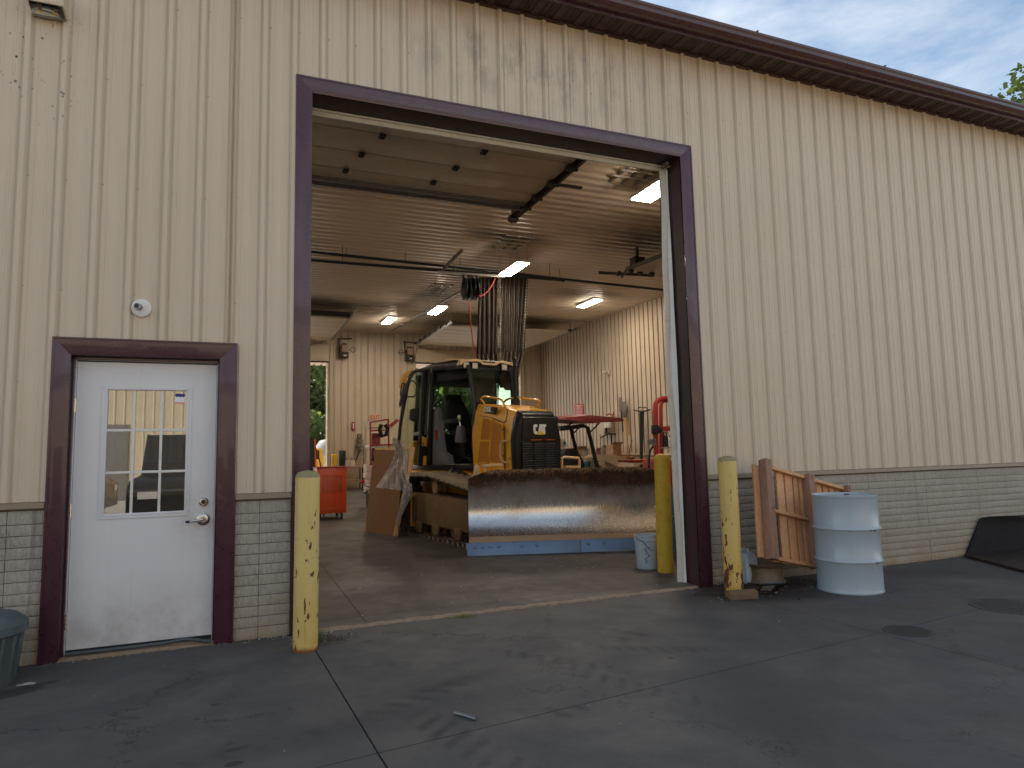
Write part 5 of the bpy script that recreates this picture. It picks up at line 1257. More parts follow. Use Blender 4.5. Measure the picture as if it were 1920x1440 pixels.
# ================================================================== items beside the dozer
T = thing('cardboard_sheet', 'tall brown cardboard panel leaning on the bulldozer track', 'cardboard', (3.5, 5.9, .09))
Bl, Br = Vector((3.46, 5.9, .10)), Vector((3.80, 4.98, .088))
Tl, Tr = aty(700, 841, 5.95), aty(752, 842, 5.05)
nrm = (Br-Bl).cross(Tl-Bl).normalized()
if nrm.y > 0: nrm = -nrm
m_ = MB(); notch = Tl.lerp(Bl, .12)+(Br-Bl)*.06
m_.poly([Bl, Br, Tr, Tr.lerp(Tl, .35)-Vector((0, 0, .02)), Tl+Vector((0, 0, -.03)), Tl+Vector((0, 0, -.09)), notch, Tl.lerp(Bl, .25)+(Br-Bl)*.01], -nrm*.012); part('board', m_, 'card', T, world=True, smooth=0)
m_ = MB()
for k in (0, 1):
    e0 = Bl.lerp(Br, .46+.1*k)+(Tl-Bl)*.62; m_.bar(e0+nrm*.002, e0+(Tl-Bl)*.02+nrm*.002, .05, .002, nrm)
part('printed_arrow', m_, basic('brown_print', (.07, .035, .02), .8), T, world=True, smooth=0)
Fw = thing('wood_frame', 'pale timber frame leaning behind the cardboard sheet', 'timber frame', (3.9, 5.0, .09))
f0 = aty(741, 1006, 5.0); f1 = aty(775, 839, 5.25); g1 = aty(752, 839, 5.6); 
m_ = MB(); m_.bar(f0, f1, .06, .04, (0, -1, 0)); part('stile', m_, 'wood_new', Fw, .003, world=True)
m_ = MB(); m_.bar(aty(772, 840, 5.26), aty(705, 842, 6.15), .05, .035); part('rail', m_, 'wood_new', Fw, .003, world=True)
m_ = MB(); m_.bar(Vector((3.56, 6.05, .10)), aty(712, 842, 6.1), .05, .035, (0, -1, 0)); part('stile', m_, 'wood_new', Fw, .003, world=True)
Bw = thing('bubble_wrap', 'crumpled clear bubble wrap draped over the cardboard sheet', 'bubble wrap', (3.9, 4.9, .9))
random.seed(17)
rowsL = [(736, 822), (735, 835), (741, 848), (736, 862), (730, 875), (722, 887), (714, 900), (704, 914)]
rowsR = [(741, 820), (752, 828), (760, 842), (765, 858), (765, 875), (764, 890), (768, 905), (772, 922)]
def bwf(u_, v_):
    k = v_*7; i = min(6, int(k)); f_ = k-i
    lx = rowsL[i][0]+(rowsL[i+1][0]-rowsL[i][0])*f_; ly = rowsL[i][1]+(rowsL[i+1][1]-rowsL[i][1])*f_
    rx_ = rowsR[i][0]+(rowsR[i+1][0]-rowsR[i][0])*f_; ry = rowsR[i][1]+(rowsR[i+1][1]-rowsR[i][1])*f_
    fold = .03*math.sin(u_*17+v_*9)+.022*math.sin(u_*31-v_*14)
    return aty(lx+(rx_-lx)*u_, ly+(ry-ly)*u_, 4.86+fold+.1*(1-u_)-.05*v_+random.uniform(-.006, .006))
m_ = MB(); m_.grid(bwf, 26, 30); part('upper_sheet', m_, 'bubble', Bw, world=True, smooth=180)
rL2 = [(755, 918), (753, 935), (748, 955), (744, 975), (741, 985)]; rR2 = [(772, 905), (774, 925), (766, 942), (757, 960), (745, 990)]
def bw2(u_, v_):
    k = v_*4; i = min(3, int(k)); f_ = k-i
    lx = rL2[i][0]+(rL2[i+1][0]-rL2[i][0])*f_; ly = rL2[i][1]+(rL2[i+1][1]-rL2[i][1])*f_; rx_ = rR2[i][0]+(rR2[i+1][0]-rR2[i][0])*f_; ry = rR2[i][1]+(rR2[i+1][1]-rR2[i][1])*f_
    return aty(lx+(rx_-lx)*u_, ly+(ry-ly)*u_, 4.80+.04*math.sin(u_*13+v_*20)+random.uniform(-.008, .008))
m_ = MB(); m_.grid(bw2, 10, 22); part('lower_sheet', m_, 'bubble', Bw, world=True, smooth=180)

# orange tool cart ------------------------------------------------------
cy_ = 8.05; c0 = aty(594.5, 964, cy_); c1 = aty(650, 962, cy_); ct = aty(594.5, 878, cy_)
T = thing('tool_cart', 'bright orange tool cart on castors behind the left bollard', 'tool cart', (c0.x, cy_, RZ(cy_)+.018))
W2 = c1.x-c0.x; zb2 = c0.z-T.location.z; zt2 = ct.z-T.location.z
m_ = MB(); m_.box(0, W2, 0, .75, zb2, zt2); part('cabinet', m_, 'orange', T, .012)
m_ = MB(); frame(m_, .075, W2-.075, zb2+.09, zt2-.15, .012, -.006, .002); part('panel_rim', m_, 'orange', T, .002)
m_ = MB()
for i in range(16):
    for j in range(15):
        x = .095+i*(W2-.19)/15; z = zt2-.17-j*.022; m_.box(x-.0048, x+.0048, -.0022, -.0012, z-.0052, z+.0052)
frame(m_, .073, W2-.073, zb2+.088, zt2-.148, .004, -.0022, -.0012)
part('punched_holes', m_, basic('hole_shadow', (.10, .02, .012), .8), T, kind='stuff', smooth=0)
for x in (.04, W2-.04):
    for z in (zb2+.03, (zb2+zt2)/2, zt2-.02):
        m_ = MB(); m_.lathe([(.007, 0), (.006, -.005)], (x, -.001, z), 10, 'y'); part('bolt', m_, 'red', T)
m_ = MB(); m_.box(-.01, W2+.01, -.01, .76, zt2, zt2+.02); part('top_tray', m_, 'red', T, .006)
for (x, y) in ((.06, .06), (W2-.09, .06), (.06, .68), (W2-.09, .68)):
    cs = link('castor', None, T); cs.location = (x, y, 0)
    m_ = MB(); m_.lathe([(.058, -.016), (.063, -.008), (.063, .008), (.058, .016)], (0, 0, .064), 20, 'x'); part('castor_wheel', m_, 'rubber', cs)
    m_ = MB(); m_.box(-.030, -.022, -.02, .02, .06, zb2); m_.box(.022, .030, -.02, .02, .06, zb2); part('castor_fork', m_, 'steel', cs)
T = thing('leaning_ramp', 'dark panel with an orange edge leaning behind the orange tool cart', 'panel', (3.2, 9.4, RZ(9.4)+.02))
q0, q1, q2, q3 = aty(575, 822, 9.4), aty(590, 823, 9.4), aty(595, 884, 9.4), aty(575, 884, 9.4)
for e in (q2, q3): e.z = RZ(9.4)+.03
m_ = MB(); m_.poly([q0, q1, q2, q3], (0, .05, 0)); part('ramp_board', m_, 'black', T, .004, world=True)
m_ = MB(); m_.bar(q1, q2, .035, .07, (0, 1, 0)); part('orange_edge', m_, 'orange', T, .004, world=True)
m_ = MB(); m_.tube([aty(591, 838, 9.0), aty(598, 858, 8.9), aty(603, 880, 8.8), Vector((aty(603, 880, 8.8).x+.05, 8.8, RZ(9)+.02))], .014, 8); T2 = tag(part('pry_bar', m_, 'iron'), 'thin dark bar leaning between the cart and the panel', 'bar')

# red service rack with white drawers ----------------------------------
ry_ = 10.2
T = thing('service_rack', 'red wheeled service rack with white drawers and a case, left of the bulldozer', 'rack', (aty(700, 900, ry_).x, ry_, RZ(ry_)+.018))
def ry(px, py, Y=ry_): return aty(px, py, Y)
m_ = MB()
for (a_, b_) in (((694, 792), (695, 872)), ((728, 785), (729, 845)), ((694, 792), (728, 786)), ((695, 835), (742, 833)), ((733, 800), (748, 788)), ((728, 800), (745, 786)), ((695, 870), (730, 868)), ((695, 808), (728, 806))):
    m_.bar(ry(*a_), ry(*b_), .035, .035)
part('red_frame', m_, 'red', T, .004, world=True)
m_ = MB()
for (a_, b_) in (((694, 792), (695, 872)), ((728, 785), (729, 845))): m_.bar(ry(*a_, 10.75), ry(*b_, 10.75), .035, .035)
for y_ in (792, 835, 868): m_.bar(ry(695, y_), ry(695, y_, 10.75), .03, .03)
part('rear_frame', m_, 'red', T, .004, world=True)
m_ = MB(); m_.poly([ry(690, 790), ry(727, 784), ry(729, 787), ry(691, 793.5)], (0, .5, .0)); part('top_tray', m_, 'white', T, .003, world=True)
m_ = MB(); m_.poly([ry(692, 834), ry(735, 832), ry(735, 837), ry(692, 839)], (0, .5, 0)); part('shelf', m_, 'white', T, .003, world=True)
m_ = MB(); m_.poly([ry(697, 840), ry(722, 839), ry(722, 866), ry(706, 870), ry(697, 862)], (0, .3, 0)); part('black_case', m_, 'black', T, .01, world=True)
m_ = MB(); m_.box(0, .11, -.006, 0, 0, .05); m_.v = [tuple(Vector(q)+ry(703, 850)) for q in m_.v]; part('case_label', m_, 'white', T, world=True, smooth=0)
m_ = MB(); m_.tube([ry(715, 796), ry(712, 806), ry(716, 818), ry(724, 815), ry(727, 803), ry(722, 796)], .05, 8); part('hose_coil', m_, 'black', T, world=True)
m_ = MB(); m_.box(0, .2, 0, .3, 0, .26); m_.v = [tuple(Vector(q)+ry(697, 833, 10.35)) for q in m_.v]; part('red_box', m_, 'darkred', T, .006, world=True)
random.seed(31)
for k, (ya, yb, xa, xb) in enumerate(((871, 886, 688, 724), (887, 897, 687, 722), (900, 906, 691, 720), (907, 912, 693, 718), (914, 919, 688, 718), (920, 925, 689, 716))):
    m_ = MB(); m_.poly([ry(xa, ya), ry(xb, ya), ry(xb, yb), ry(xa, yb)], (0, .45, 0)); part('drawer', m_, basic('drawer_white', (.66, .50, .42), .5, 0, .15, 8, (.4, .2, .15), .4), T, .006, world=True)
m_ = MB(); m_.poly([ry(691, 912), ry(722, 912), ry(720, 934), ry(692, 934)], (0, .4, 0)); m_.v = [(a_, b_+.02, c_) for a_, b_, c_ in m_.v]; part('undercarriage', m_, 'iron', T, .004, world=True)
wz = RZ(9.6)+.02
for x in (0, .42):
    c = Vector((ry(694, 940, 9.9).x+x, 10.1, wz+.17)); m_ = MB(); m_.lathe([(.10, -.03), (.165, -.03), (.17, 0), (.165, .03), (.10, .03)], c, 24, 'x'); wh = part('wheel', m_, 'rubber', T, world=True)
m_ = MB(); m_.lathe([(.03, 0), (.045, -.05), (.03, -.1)], ry(683, 903), 14, 'x'); part('red_hitch', m_, 'red', T, world=True)
m_ = MB(); m_.tube([ry(684, 925), ry(690, 921)], .03, 8); part('hitch_pin', m_, 'iron', T, world=True)

# back wall items -------------------------------------------------------
def on_wall(px, py, d=.0): return aty(px, py, WY-.03-d)
T = thing('rear_entry_door', 'cream side door with a tall glazed pane in the rear wall', 'door', (5.68, 17.95, RZ(18)))
m_ = MB(); m_.box(0.04, .90, .02, .06, 0, 2.06); part('door_leaf', m_, 'cream', T, .004)
m_ = MB(); m_.box(-.04, .035, -.02, .08, 0, 2.13); m_.box(.905, .98, -.02, .08, 0, 2.13); m_.box(-.06, 1.0, -.025, .08, 2.075, 2.16); part('door_frame', m_, 'cream', T, .004)
m_ = MB(); m_.box(.10, .30, .015, .019, 1.0, 1.85); part('pane', m_, emit('bright_yard_glass', (.75, .85, .95), 1.0) if False else basic('frosted_pane', (.8, .85, .88), .2), T)
ex = thing('exit_sign', 'small EXIT sign above the rear side door', 'sign', on_wall(703, 782, .02))
m_ = MB(); m_.box(-.19, .19, -.02, .0, -.085, .085); part('sign_plate', m_, basic('exit_plate', (.75, .52, .36), .5), ex, .004)
o = link('lettering', text_mesh('EXIT', .16, .004, 'pink', 'lettering', .004), ex, (0, -.024, 0)); o.rotation_euler = (R(90), 0, 0)
fe = thing('extinguisher_sign', 'small red fire extinguisher arrow sign on the rear wall', 'sign', on_wall(662.5, 799, .02))
m_ = MB(); m_.box(-.055, .055, -.01, 0, -.14, .14); part('sign_plate', m_, 'red', fe)
m_ = MB(); m_.box(-.022, .022, -.014, -.011, -.04, .10); m_.poly([(-.035, -.014, -.04), (.035, -.014, -.04), (0, -.014, -.11)], (0, .003, 0)); part('arrow', m_, 'letter', fe, smooth=0)
for (px, py, lab) in ((645, 658, 'door opener with a cable loop beside the far left bay door'), (767, 664, 'door opener with a cable loop beside the middle rear bay door')):
    c = on_wall(px, py, .0); T = thing('door_opener', lab, 'door opener', c, 0, 'wall mounted bay door openers')
    m_ = MB(); m_.box(-.10, .10, -.22, -.05, -.05, .19); part('gearbox', m_, basic('opener_housing', (.40, .26, .18), .5), T, .015)
    m_ = MB(); m_.box(-.17, -.10, -.2, 0, -.25, .12); m_.box(-.12, .12, -.24, 0, -.25, -.06); part('motor', m_, 'iron', T, .01)
    m_ = MB(); m_.lathe([(.09, 0), (.09, .05), (.03, .07)], (0, -.13, .18), 16, 'z'); part('pulley', m_, 'iron', T)
    m_ = MB(); m_.box(-.05, .05, -.25, -.241, -.21, -.17); part('label_plate', m_, 'letter', T, smooth=0)
    sg = 1 if px < 700 else -1
    m_ = MB(); m_.tube([(sg*.10, -.05, 0), (sg*.18, -.03, .04)]+[(sg*.30+.09*math.cos(a_/8*2*PI+PI), -.02, .05+.09*math.sin(a_/8*2*PI)) for a_ in range(9)], .010, 6); part('cable_loop', m_, 'rubber', T)
    m_ = MB(); m_.bar((-.2*sg-.02, -.10, .40), (.25*sg, -.10, .42), .05, .04); m_.bar((-.17, -.08, .0), (-.17, -.08, .42), .04, .04); part('shaft_bracket', m_, 'iron', T)
random.seed(44)
T = thing('wall_pump', 'dark pump and regulator cluster mounted on the rear wall', 'pump', on_wall(673, 830))
for (dx, dz, w2, h2) in ((0, .22, .16, .16), (.0, .02, .12, .16), (-.03, -.14, .22, .10), (.02, -.26, .12, .1)):
    m_ = MB(); m_.lathe([(w2*.5, -h2/2), (w2*.56, -h2/4), (w2*.56, h2/4), (w2*.4, h2/2)], (dx, -.14, dz), 14, 'z'); part('pump_body', m_, 'toolgrey', T)
m_ = MB(); m_.tube([(0, -.1, -.3), (-.1, -.1, -.55), (-.25, -.08, -.75)], .018, 6); m_.tube([(.12, -.05, .1), (.16, -.05, -.5), (.13, -.05, -1.1), (.15, -.05, -1.3)], .010, 6); part('air_line', m_, 'rubber', T)
for (px, py, s_, lab, mat) in ((649, 876, .17, 'left beige charger box on the rear bench', 'cream'), (659.5, 876, .17, 'right beige charger box on the rear bench', 'cream'), (641, 868, .22, 'black case standing by the rear bollard', 'black')):
    c = aty(px, py, 17.3); c.z = RZ(17.3)+.78 if mat == 'cream' else RZ(17.3)+.45
    T = thing('charger_box', lab, 'box', c, 0, 'boxes on the rear bench') if mat == 'cream' else thing('case', lab, 'case', c)
    m_ = MB(); m_.box(-s_/2, s_/2, -.12, .12, 0, .2 if mat == 'cream' else .85); part('shell', m_, mat, T, .012)
    m_ = MB(); m_.tube([(-.03, 0, .2 if mat == 'cream' else .85), (0, 0, .30 if mat == 'cream' else .92), (.04, 0, .2 if mat == 'cream' else .85)], .008, 6); part('carry_handle', m_, 'rubber', T)
T = thing('rear_bench', 'dim brown steel bench below the rear wall, beside the side door', 'bench', (aty(655, 890, 17.3).x, 17.3, RZ(17.3)+.018))
m_ = MB(); m_.box(-.42, .42, -.25, .3, .70, .75); part('bench_top', m_, 'shelfstuff', T, .005)
m_ = MB(); m_.box(-.42, .42, -.2, .3, .28, .32); part('lower_shelf', m_, 'shelfstuff', T, .005)
for x in (-.39, .39):
    for y in (-.22, .27):
        m_ = MB(); m_.box(x-.02, x+.02, y-.02, y+.02, 0, .70); part('leg', m_, 'iron', T)

# rear bay doors: raised sectional doors on tracks ------------------------
def bay_door(x0, x1, ywall, z_v0, z_v1, z_h, y_h0, y_h1, lab, nsec, mat='panel', sign=-1, group='sectional bay doors rolled up overhead'):
    T = thing('overhead_door', lab, 'overhead door', ((x0+x1)/2, ywall, z_h), 0, group)
    if z_v1 > z_v0:
        m = MB(); m.box(x0+.01, x1-.01, ywall-.09, ywall-.05, z_v0, z_v1); part('door_section', m, mat, T, .004, world=True)
        m = MB(); m.box(x0+.01, x1-.01, ywall-.10, ywall-.045, z_v0-.05, z_v0-.002); part('bottom_seal', m, 'rubber', T, world=True)
    L_ = (y_h1-y_h0)/nsec
    for k in range(nsec):
        ya, yb = y_h0+L_*k, y_h0+L_*(k+1)
        if ya > yb: ya, yb = yb, ya
        m = MB(); m.box(x0+.01, x1-.01, ya+.006, yb-.006, z_h, z_h+.045)
        m.box(x0+.01, x1-.01, ya+.02, ya+.06, z_h-.006, z_h); part('door_section', m, mat, T, .004, world=True)
    for x in (x0-.03, x1+.03):
        m = MB(); m.bar((x, y_h1+(.5 if y_h1 > y_h0 else -.5), z_h+.02), (x, y_h0, z_h+.02), .05, .07); part('track_rail', m, 'steel' if mat != 'panel' else 'cream', T, world=True)
        for k in range(nsec+1):
            y = y_h0+L_*k; m = MB(); m.box(x-.07, x+.05, y-.05, y+.05, z_h+.02, z_h+.09); part('roller', m, 'iron', T, world=True)
    return T
bay_door(.2, 4.40, WY, 4.56, 5.14, 5.22, 17.6, 13.7, 'cream sectional door rolled up over the far left rear bay', 6, 'cream')
bay_door(7.38, 11.5, WY, 4.62, 5.10, 5.20, 17.6, 13.9, 'cream sectional door rolled up over the middle rear bay', 6, 'cream')
# curved track ends + hangers
m_ = MB()
H = thing('track_hangers', 'angle iron hangers holding the rear bay door tracks', 'bracket')
for (x, y) in ((4.43, 13.6), (7.35, 13.9), (11.53, 13.9)):
    m_ = MB(); m_.bar((x, y, 5.24), (x, y, 5.58), .03, .03); m_.bar((x, y, 5.24), (x+.2, y-.1, 5.58), .03, .03); part('hanger', m_, 'galv', H)
    m_ = MB(); m_.bar((x-1.1, y-.1, 5.575), (x+1.1, y-.1, 5.575), .05, .04); part('ceiling_angle', m_, 'galv', H)
for x in (4.43, 7.35, 11.53):
    m_ = MB(); m_.tube([(x, 17.9, .3), (x, 17.9, 4.7), (x, 17.85, 4.98), (x, 17.72, 5.14), (x, 17.5, 5.23), (x, 14, 5.23)], .022, 6); part('curved_track', m_, 'cream', H)
m_ = MB(); m_.bar((.2, 13.65, 5.32), (4.5, 13.65, 5.32), .06, .14); part('torsion_bar', m_, 'iron', H)
# front bay door rolled up under the ceiling
FD = thing('overhead_door', 'dim sectional door rolled up just inside the front bay opening', 'overhead door', (3.8, .3, 5.0), 0, 'sectional bay doors rolled up overhead')
ysec = [.42, 1.0, 1.50, 1.93, 2.48, 3.0, 3.42]; ysec = [.55, 1.23, 1.88, 2.44, 2.98, 3.42]
for a_, b_ in zip(ysec, ysec[1:]):
    m_ = MB(); m_.box(1.70, 5.36, a_+.004, b_-.004, 5.0, 5.045); m_.box(1.70, 5.36, a_-.012, a_+.012, 4.992, 4.999); part('door_section', m_, 'panel', FD, .003, world=True)
m_ = MB(); m_.box(1.70, 5.34, 3.30, 3.46, 4.985, 4.998); m_.box(1.70, 5.34, 3.44, 3.47, 4.93, 5.05); m_.box(1.70, 5.34, 3.32, 3.34, 4.95, 4.998); part('stiffener', m_, 'galv', FD, world=True)
for y in ysec[2:5]:
    for px in (2.75, 3.93):
        hx = px+{1.88: .19, 2.44: .05, 2.98: -.06}[y]*(1 if px < 3 else 1.3)
        m_ = MB(); m_.box(hx-.035, hx+.035, y-.05, y+.05, 4.965, 4.99); m_.tube([(hx-.02, y, 4.955), (hx+.02, y, 4.955)], .014, 8); part('hinge', m_, 'iron', FD, world=True)
m_ = MB(); m_.box(5.40, 5.44, .45, 4.05, 4.94, 5.03); m_.box(5.37, 5.40, .45, 3.9, 5.02, 5.035); part('track_rail', m_, 'iron', FD, world=True)
for y in (1.23, 1.9, 2.44, 2.98, 3.38):
    m_ = MB(); m_.box(5.31, 5.43, y-.05, y+.05, 4.93, 4.985); m_.tube([(5.36, y, 4.95), (5.46, y, 4.95)], .03, 8); part('roller', m_, 'iron', FD, world=True)
m_ = MB(); m_.bar((5.42, 4.0, 4.94), (5.42, 3.9, 5.42), .05, .03); m_.box(5.30, 5.44, 3.8, 3.9, 4.90, 4.98); m_.bar((5.44, 2.6, 5.03), (5.9, 2.6, 5.03), .05, .03); part('hanger', m_, 'iron', FD, world=True)
# another raised door right of the bay opening
T = thing('overhead_door', 'tan raised door section hanging right of the hoist pipes', 'overhead door', (9.0, 5.6, 5.1), 0, 'sectional bay doors rolled up overhead')
q = [aty(1176, 504, 6.6), aty(1249, 473, 5.0), aty(1252, 520, 5.0)]
e0 = atz(1176, 504, 5.0); e1 = atz(1262, 470, 5.0); e2 = atz(1262, 525, 5.0); e3 = atz(1225, 517, 5.0)
m_ = MB(); m_.poly([e0, e1, e2, e3], (0, 0, .04)); part('door_section', m_, 'panel', T, .003, world=True)
m_ = MB(); m_.bar(e0, e1, .06, .06); m_.bar(atz(1123, 511, 5.0), e3, .05, .05); m_.bar(e0, atz(1166, 519, 5.0), .04, .04); part('track_rail', m_, 'iron', T, world=True)
for (a_, b_) in ((1183, 508), (1200, 512), (1222, 513), (1160, 513)):
    q = atz(a_, b_, 4.98); m_ = MB(); m_.lathe([(.05, -.04), (.05, .04)], q, 10, 'y'); part('roller', m_, 'iron', T, world=True)
q = atz(1195, 488, 5.2); m_ = MB(); m_.box(q.x-.12, q.x+.12, q.y-.1, q.y+.1, 5.1, 5.25); m_.bar(q, q+Vector((0, 0, .3)), .05, .05); m_.bar(q-Vector((.12, 0, .2)), q, .05, .05); part('shaft_bracket', m_, 'iron', T, world=True)

# ceiling pipes ---------------------------------------------------------
T = thing('ceiling_pipe', 'long black pipe hung across the ceiling, the higher of two', 'pipe', (0, 8.9, 5.3), 0, 'black pipes slung under the ceiling')
zz = lambda X: 5.20
def yz_at(px, py, Y): q = aty(px, py, Y); return q
a_, b_ = aty(583, 472, 8.0), aty(1256, 545, 8.0); a_ = a_+(a_-b_)*.4
m_ = MB(); m_.tube([a_, b_], .030, 8); part('pipe', m_, 'black', T, world=True)
for px in (649, 760, 863, 1050):
    py = 472+(px-583)*.1085; q = aty(px, py, 8.0); m_ = MB(); m_.tube([q, q+Vector((0, 0, .22))], .006, 5); part('hanger_rod', m_, 'iron', T, world=True)
T = thing('ceiling_pipe', 'black pipe ending mid bay, hung below the longer one', 'pipe', (0, 8.0, 5.2), 0, 'black pipes slung under the ceiling')
a_, b_ = aty(583, 488, 7.8), aty(1054, 525, 7.8); a_ = a_+(a_-b_)*.4
m_ = MB(); m_.tube([a_, b_], .030, 8); m_.tube([b_, b_+(b_-a_).normalized()*.05], .045, 10); part('pipe', m_, 'black', T, world=True)
for px in (642, 850, 1031):
    py = 488+(px-583)*.0786; q = aty(px, py, 7.8); m_ = MB(); m_.tube([q, q+Vector((0, 0, .36))], .006, 5); part('hanger_rod', m_, 'iron', T, world=True)
m_ = MB(); q = aty(820, 509, 7.8); m_.bar(q, q+Vector((1.5, 0, .0)), .05, .04); m_.bar(q+Vector((.1, .0, .03)), q+Vector((.25, -.9, .22)), .05, .05); part('unistrut', m_, 'galv', T, world=True)
T = thing('conduit', 'thin dark conduit crossing the ceiling to the right wall', 'conduit', (0, 10, 5.5))
m_ = MB(); m_.tube([aty(1000, 518, 9.6), aty(1256, 540, 9.6)], .02, 6); part('tube', m_, 'iron', T, world=True)
T = thing('ceiling_conduit', 'jointed surface raceway running back along the ceiling', 'conduit', (0, 10, 5.5))
m_ = MB(); q0 = atz(868, 545, 5.42+RZ(9)-.03); q1 = atz(735, 619, 5.42+RZ(17.4)-.03); m_.bar(q0, q1, .05, .03)
for k in range(14):
    q = q0.lerp(q1, k/13); m_.box(q.x-.04, q.x+.04, q.y-.03, q.y+.03, q.z-.02, q.z+.02)
part('raceway', m_, 'galv', T, world=True)

# curtain ---------------------------------------------------------------
T = thing('strip_curtain', 'gathered dark mesh curtain with pale vinyl foot hanging behind the bulldozer', 'curtain', (6.9, 8.2, 5.1))
random.seed(9)
def curtain(pxL, pxR, yt, ybm, Y, ntab, seed, skew=0, mat='meshcurtain', nm='mesh_panel', pb=None):
    ph = seed; m = MB(); pb = pb or (pxL, pxR)
    def f(u_, v_):
        xa = pxL+(pb[0]-pxL)*v_; xb = pxR+(pb[1]-pxR)*v_
        yt_ = yt+(ybm-yt)*v_
        u2 = u_+.02*math.sin(u_*9+v_*2+ph)
        return aty(xa+(xb-xa)*u2, yt_, Y+.11*math.sin(u_*ntab*2*PI+ph+.6*math.sin(v_*3+u_*5))*(1-.15*v_))
    m.grid(f, ntab*10, 10); part(nm, m, mat, T, world=True, smooth=180)
curtain(868, 935, 517, 664, 8.1, 7, 0, pb=(893, 938)) if False else None
curtain(897, 934, 520, 664, 8.15, 5, .3, pb=(893, 934))
curtain(938, 992, 520, 661, 8.15, 7, 1.3, pb=(936, 984))
curtain(893, 935, 664, 900, 8.15, 5, .5, mat='vinyl', nm='vinyl_panel', pb=(900, 930))
curtain(936, 984, 661, 760, 8.15, 7, 1.5, mat='vinyl', nm='vinyl_panel', pb=(936, 962))
curtain(936, 962, 760, 900, 8.15, 5, 1.5, mat='vinyl', nm='vinyl_panel', pb=(930, 945))
m_ = MB()
for px in (938, 988):
    for k in range(24):
        py = 522+k*5.6; q = aty(px-(px > 980)*k*.3, py, 8.0); m_.box(q.x-.008, q.x+.008, q.y, q.y+.01, q.z-.005, q.z+.005)
part('eyelets', m_, 'white', T, world=True, kind='stuff', smooth=0)
# hose reels
for i, (px, lab) in enumerate(((874, 'left black air hose reel hanging beside the curtain'), (889, 'right black air hose reel nearest the curtain, with red hose'))):
    c = aty(px, 541, 7.9); T = thing('hose_reel', lab, 'hose reel', c, 0, 'hose reels hung from the pipe')
    m_ = MB(); m_.lathe([(.20, -.05), (.23, -.045), (.23, -.035), (.12, -.03), (.12, .03), (.23, .035), (.23, .045), (.20, .05)], (0, 0, 0), 32, 'x', True); part('drum', m_, 'black', T)
    m_ = MB(); m_.bar((-.06, 0, .0), (-.06, 0, .33), .05, .02); m_.bar((.06, 0, .0), (.06, 0, .33), .05, .02); m_.bar((-.10, 0, .33), (.10, 0, .33), .08, .03); m_.bar((-.10, 0, -.25), (.10, 0, -.24), .02, .02); part('mount', m_, 'iron', T)
    m_ = MB()
    for k in range(3): m_.lathe([(.165, -.02+k*.015), (.18, -.013+k*.015), (.165, -.006+k*.015)], (0, 0, 0), 24, 'x')
    part('coiled_hose', m_, 'rubber', T)
T = thing('air_hose', 'red air hose dropping from the reels behind the cab', 'hose', aty(880, 568, 7.8))
m_ = MB(); m_.tube([aty(879.5, 566, 7.8), aty(882, 600, 7.8), aty(887, 645, 7.8), aty(892, 690, 7.8), aty(893, 740, 7.8)], .014, 6); part('drop', m_, 'hose_red', T, world=True)
m_ = MB(); m_.tube([aty(893, 553, 7.8), aty(900, 556, 7.8), aty(910, 551, 7.8), aty(920, 540, 7.8), aty(929, 521, 7.8)], .012, 6); part('loop', m_, 'hose_red', T, world=True)

# lit ceiling fixtures ----------------------------------------------------
def fixture(x, y, z, lab, hang, wd=.25, ln=1.0):
    T = thing('ceiling_light', lab, 'light', (x, y, z), 0, 'lit ceiling lights')
    m = MB(); m.box(-wd/2-.02, wd/2+.02, -ln/2-.02, ln/2+.02, .005, .06); part('housing', m, 'white', T, .006)
    m = MB(); m.box(-wd/2, wd/2, -ln/2, ln/2, -.012, .004); part('diffuser', m, 'tube', T)
    if hang:
        for sx in (-.1, .1):
            for sy in (-.5, .5):
                m = MB(); m.tube([(sx, sy, .06), (sx*1.2, sy*.8, 5.42+RZ(y)-z)], .004, 4); part('wire', m, 'galv', T)
q = atz(963, 505, 5.1); fixture(q.x, q.y, 5.1, 'lit light hanging in front of the curtain', 1)
q = atz(1221, 360, 5.2); fixture(q.x+.05, q.y-.15, 5.2, 'lit light near the right corner of the bay header', 1, .34)
q = atz(1105, 567, 5.50); fixture(q.x, q.y, 5.47, 'lit light on the ceiling near the right wall', 0)
q = atz(820, 582, 5.15); fixture(q.x, q.y, 5.15, 'lit light left of the hose reels', 1)
q = atz(729, 602, 5.52); fixture(q.x, q.y, 5.53, 'lit light furthest back on the ceiling', 0)
q = atz(1080, 540, 5.4)
for (x, y, lb) in ((.5, 5, 'lit light near the front, left of the bay opening'), (.5, 10.5, 'lit light mid shop, left of the bay opening'), (-3.5, 7.5, 'lit light in the far left corner of the shop')): fixture(x, y, 5.25, lb, 0)
# ceiling mounts above hanging lights
for (px, py, n_) in ((960, 455, 5), (822, 546, 4), (1200, 315, 4)):
    q = atz(px, py, 5.42+RZ(6)-.04); T = thing('ceiling_mount', {960: 'empty fluorescent rack on the sooty ceiling above the curtain', 822: 'small fixture mount on the ceiling above the left light', 1200: 'fixture mount on the ceiling by the right header corner'}[px], 'mount', (q.x, q.y, 5.42+RZ(q.y)-.03))
    for k in range(3):
        m_ = MB(); m_.box(-.25+k*.22, -.20+k*.22, -.5, .5, -.02, .01); part('bar', m_, 'galv', T)
    for k in range(n_):
        m_ = MB(); m_.box(-.3, .3, -.45+k*.22, -.42+k*.22, -.035, -.02); part('clip', m_, 'white', T)

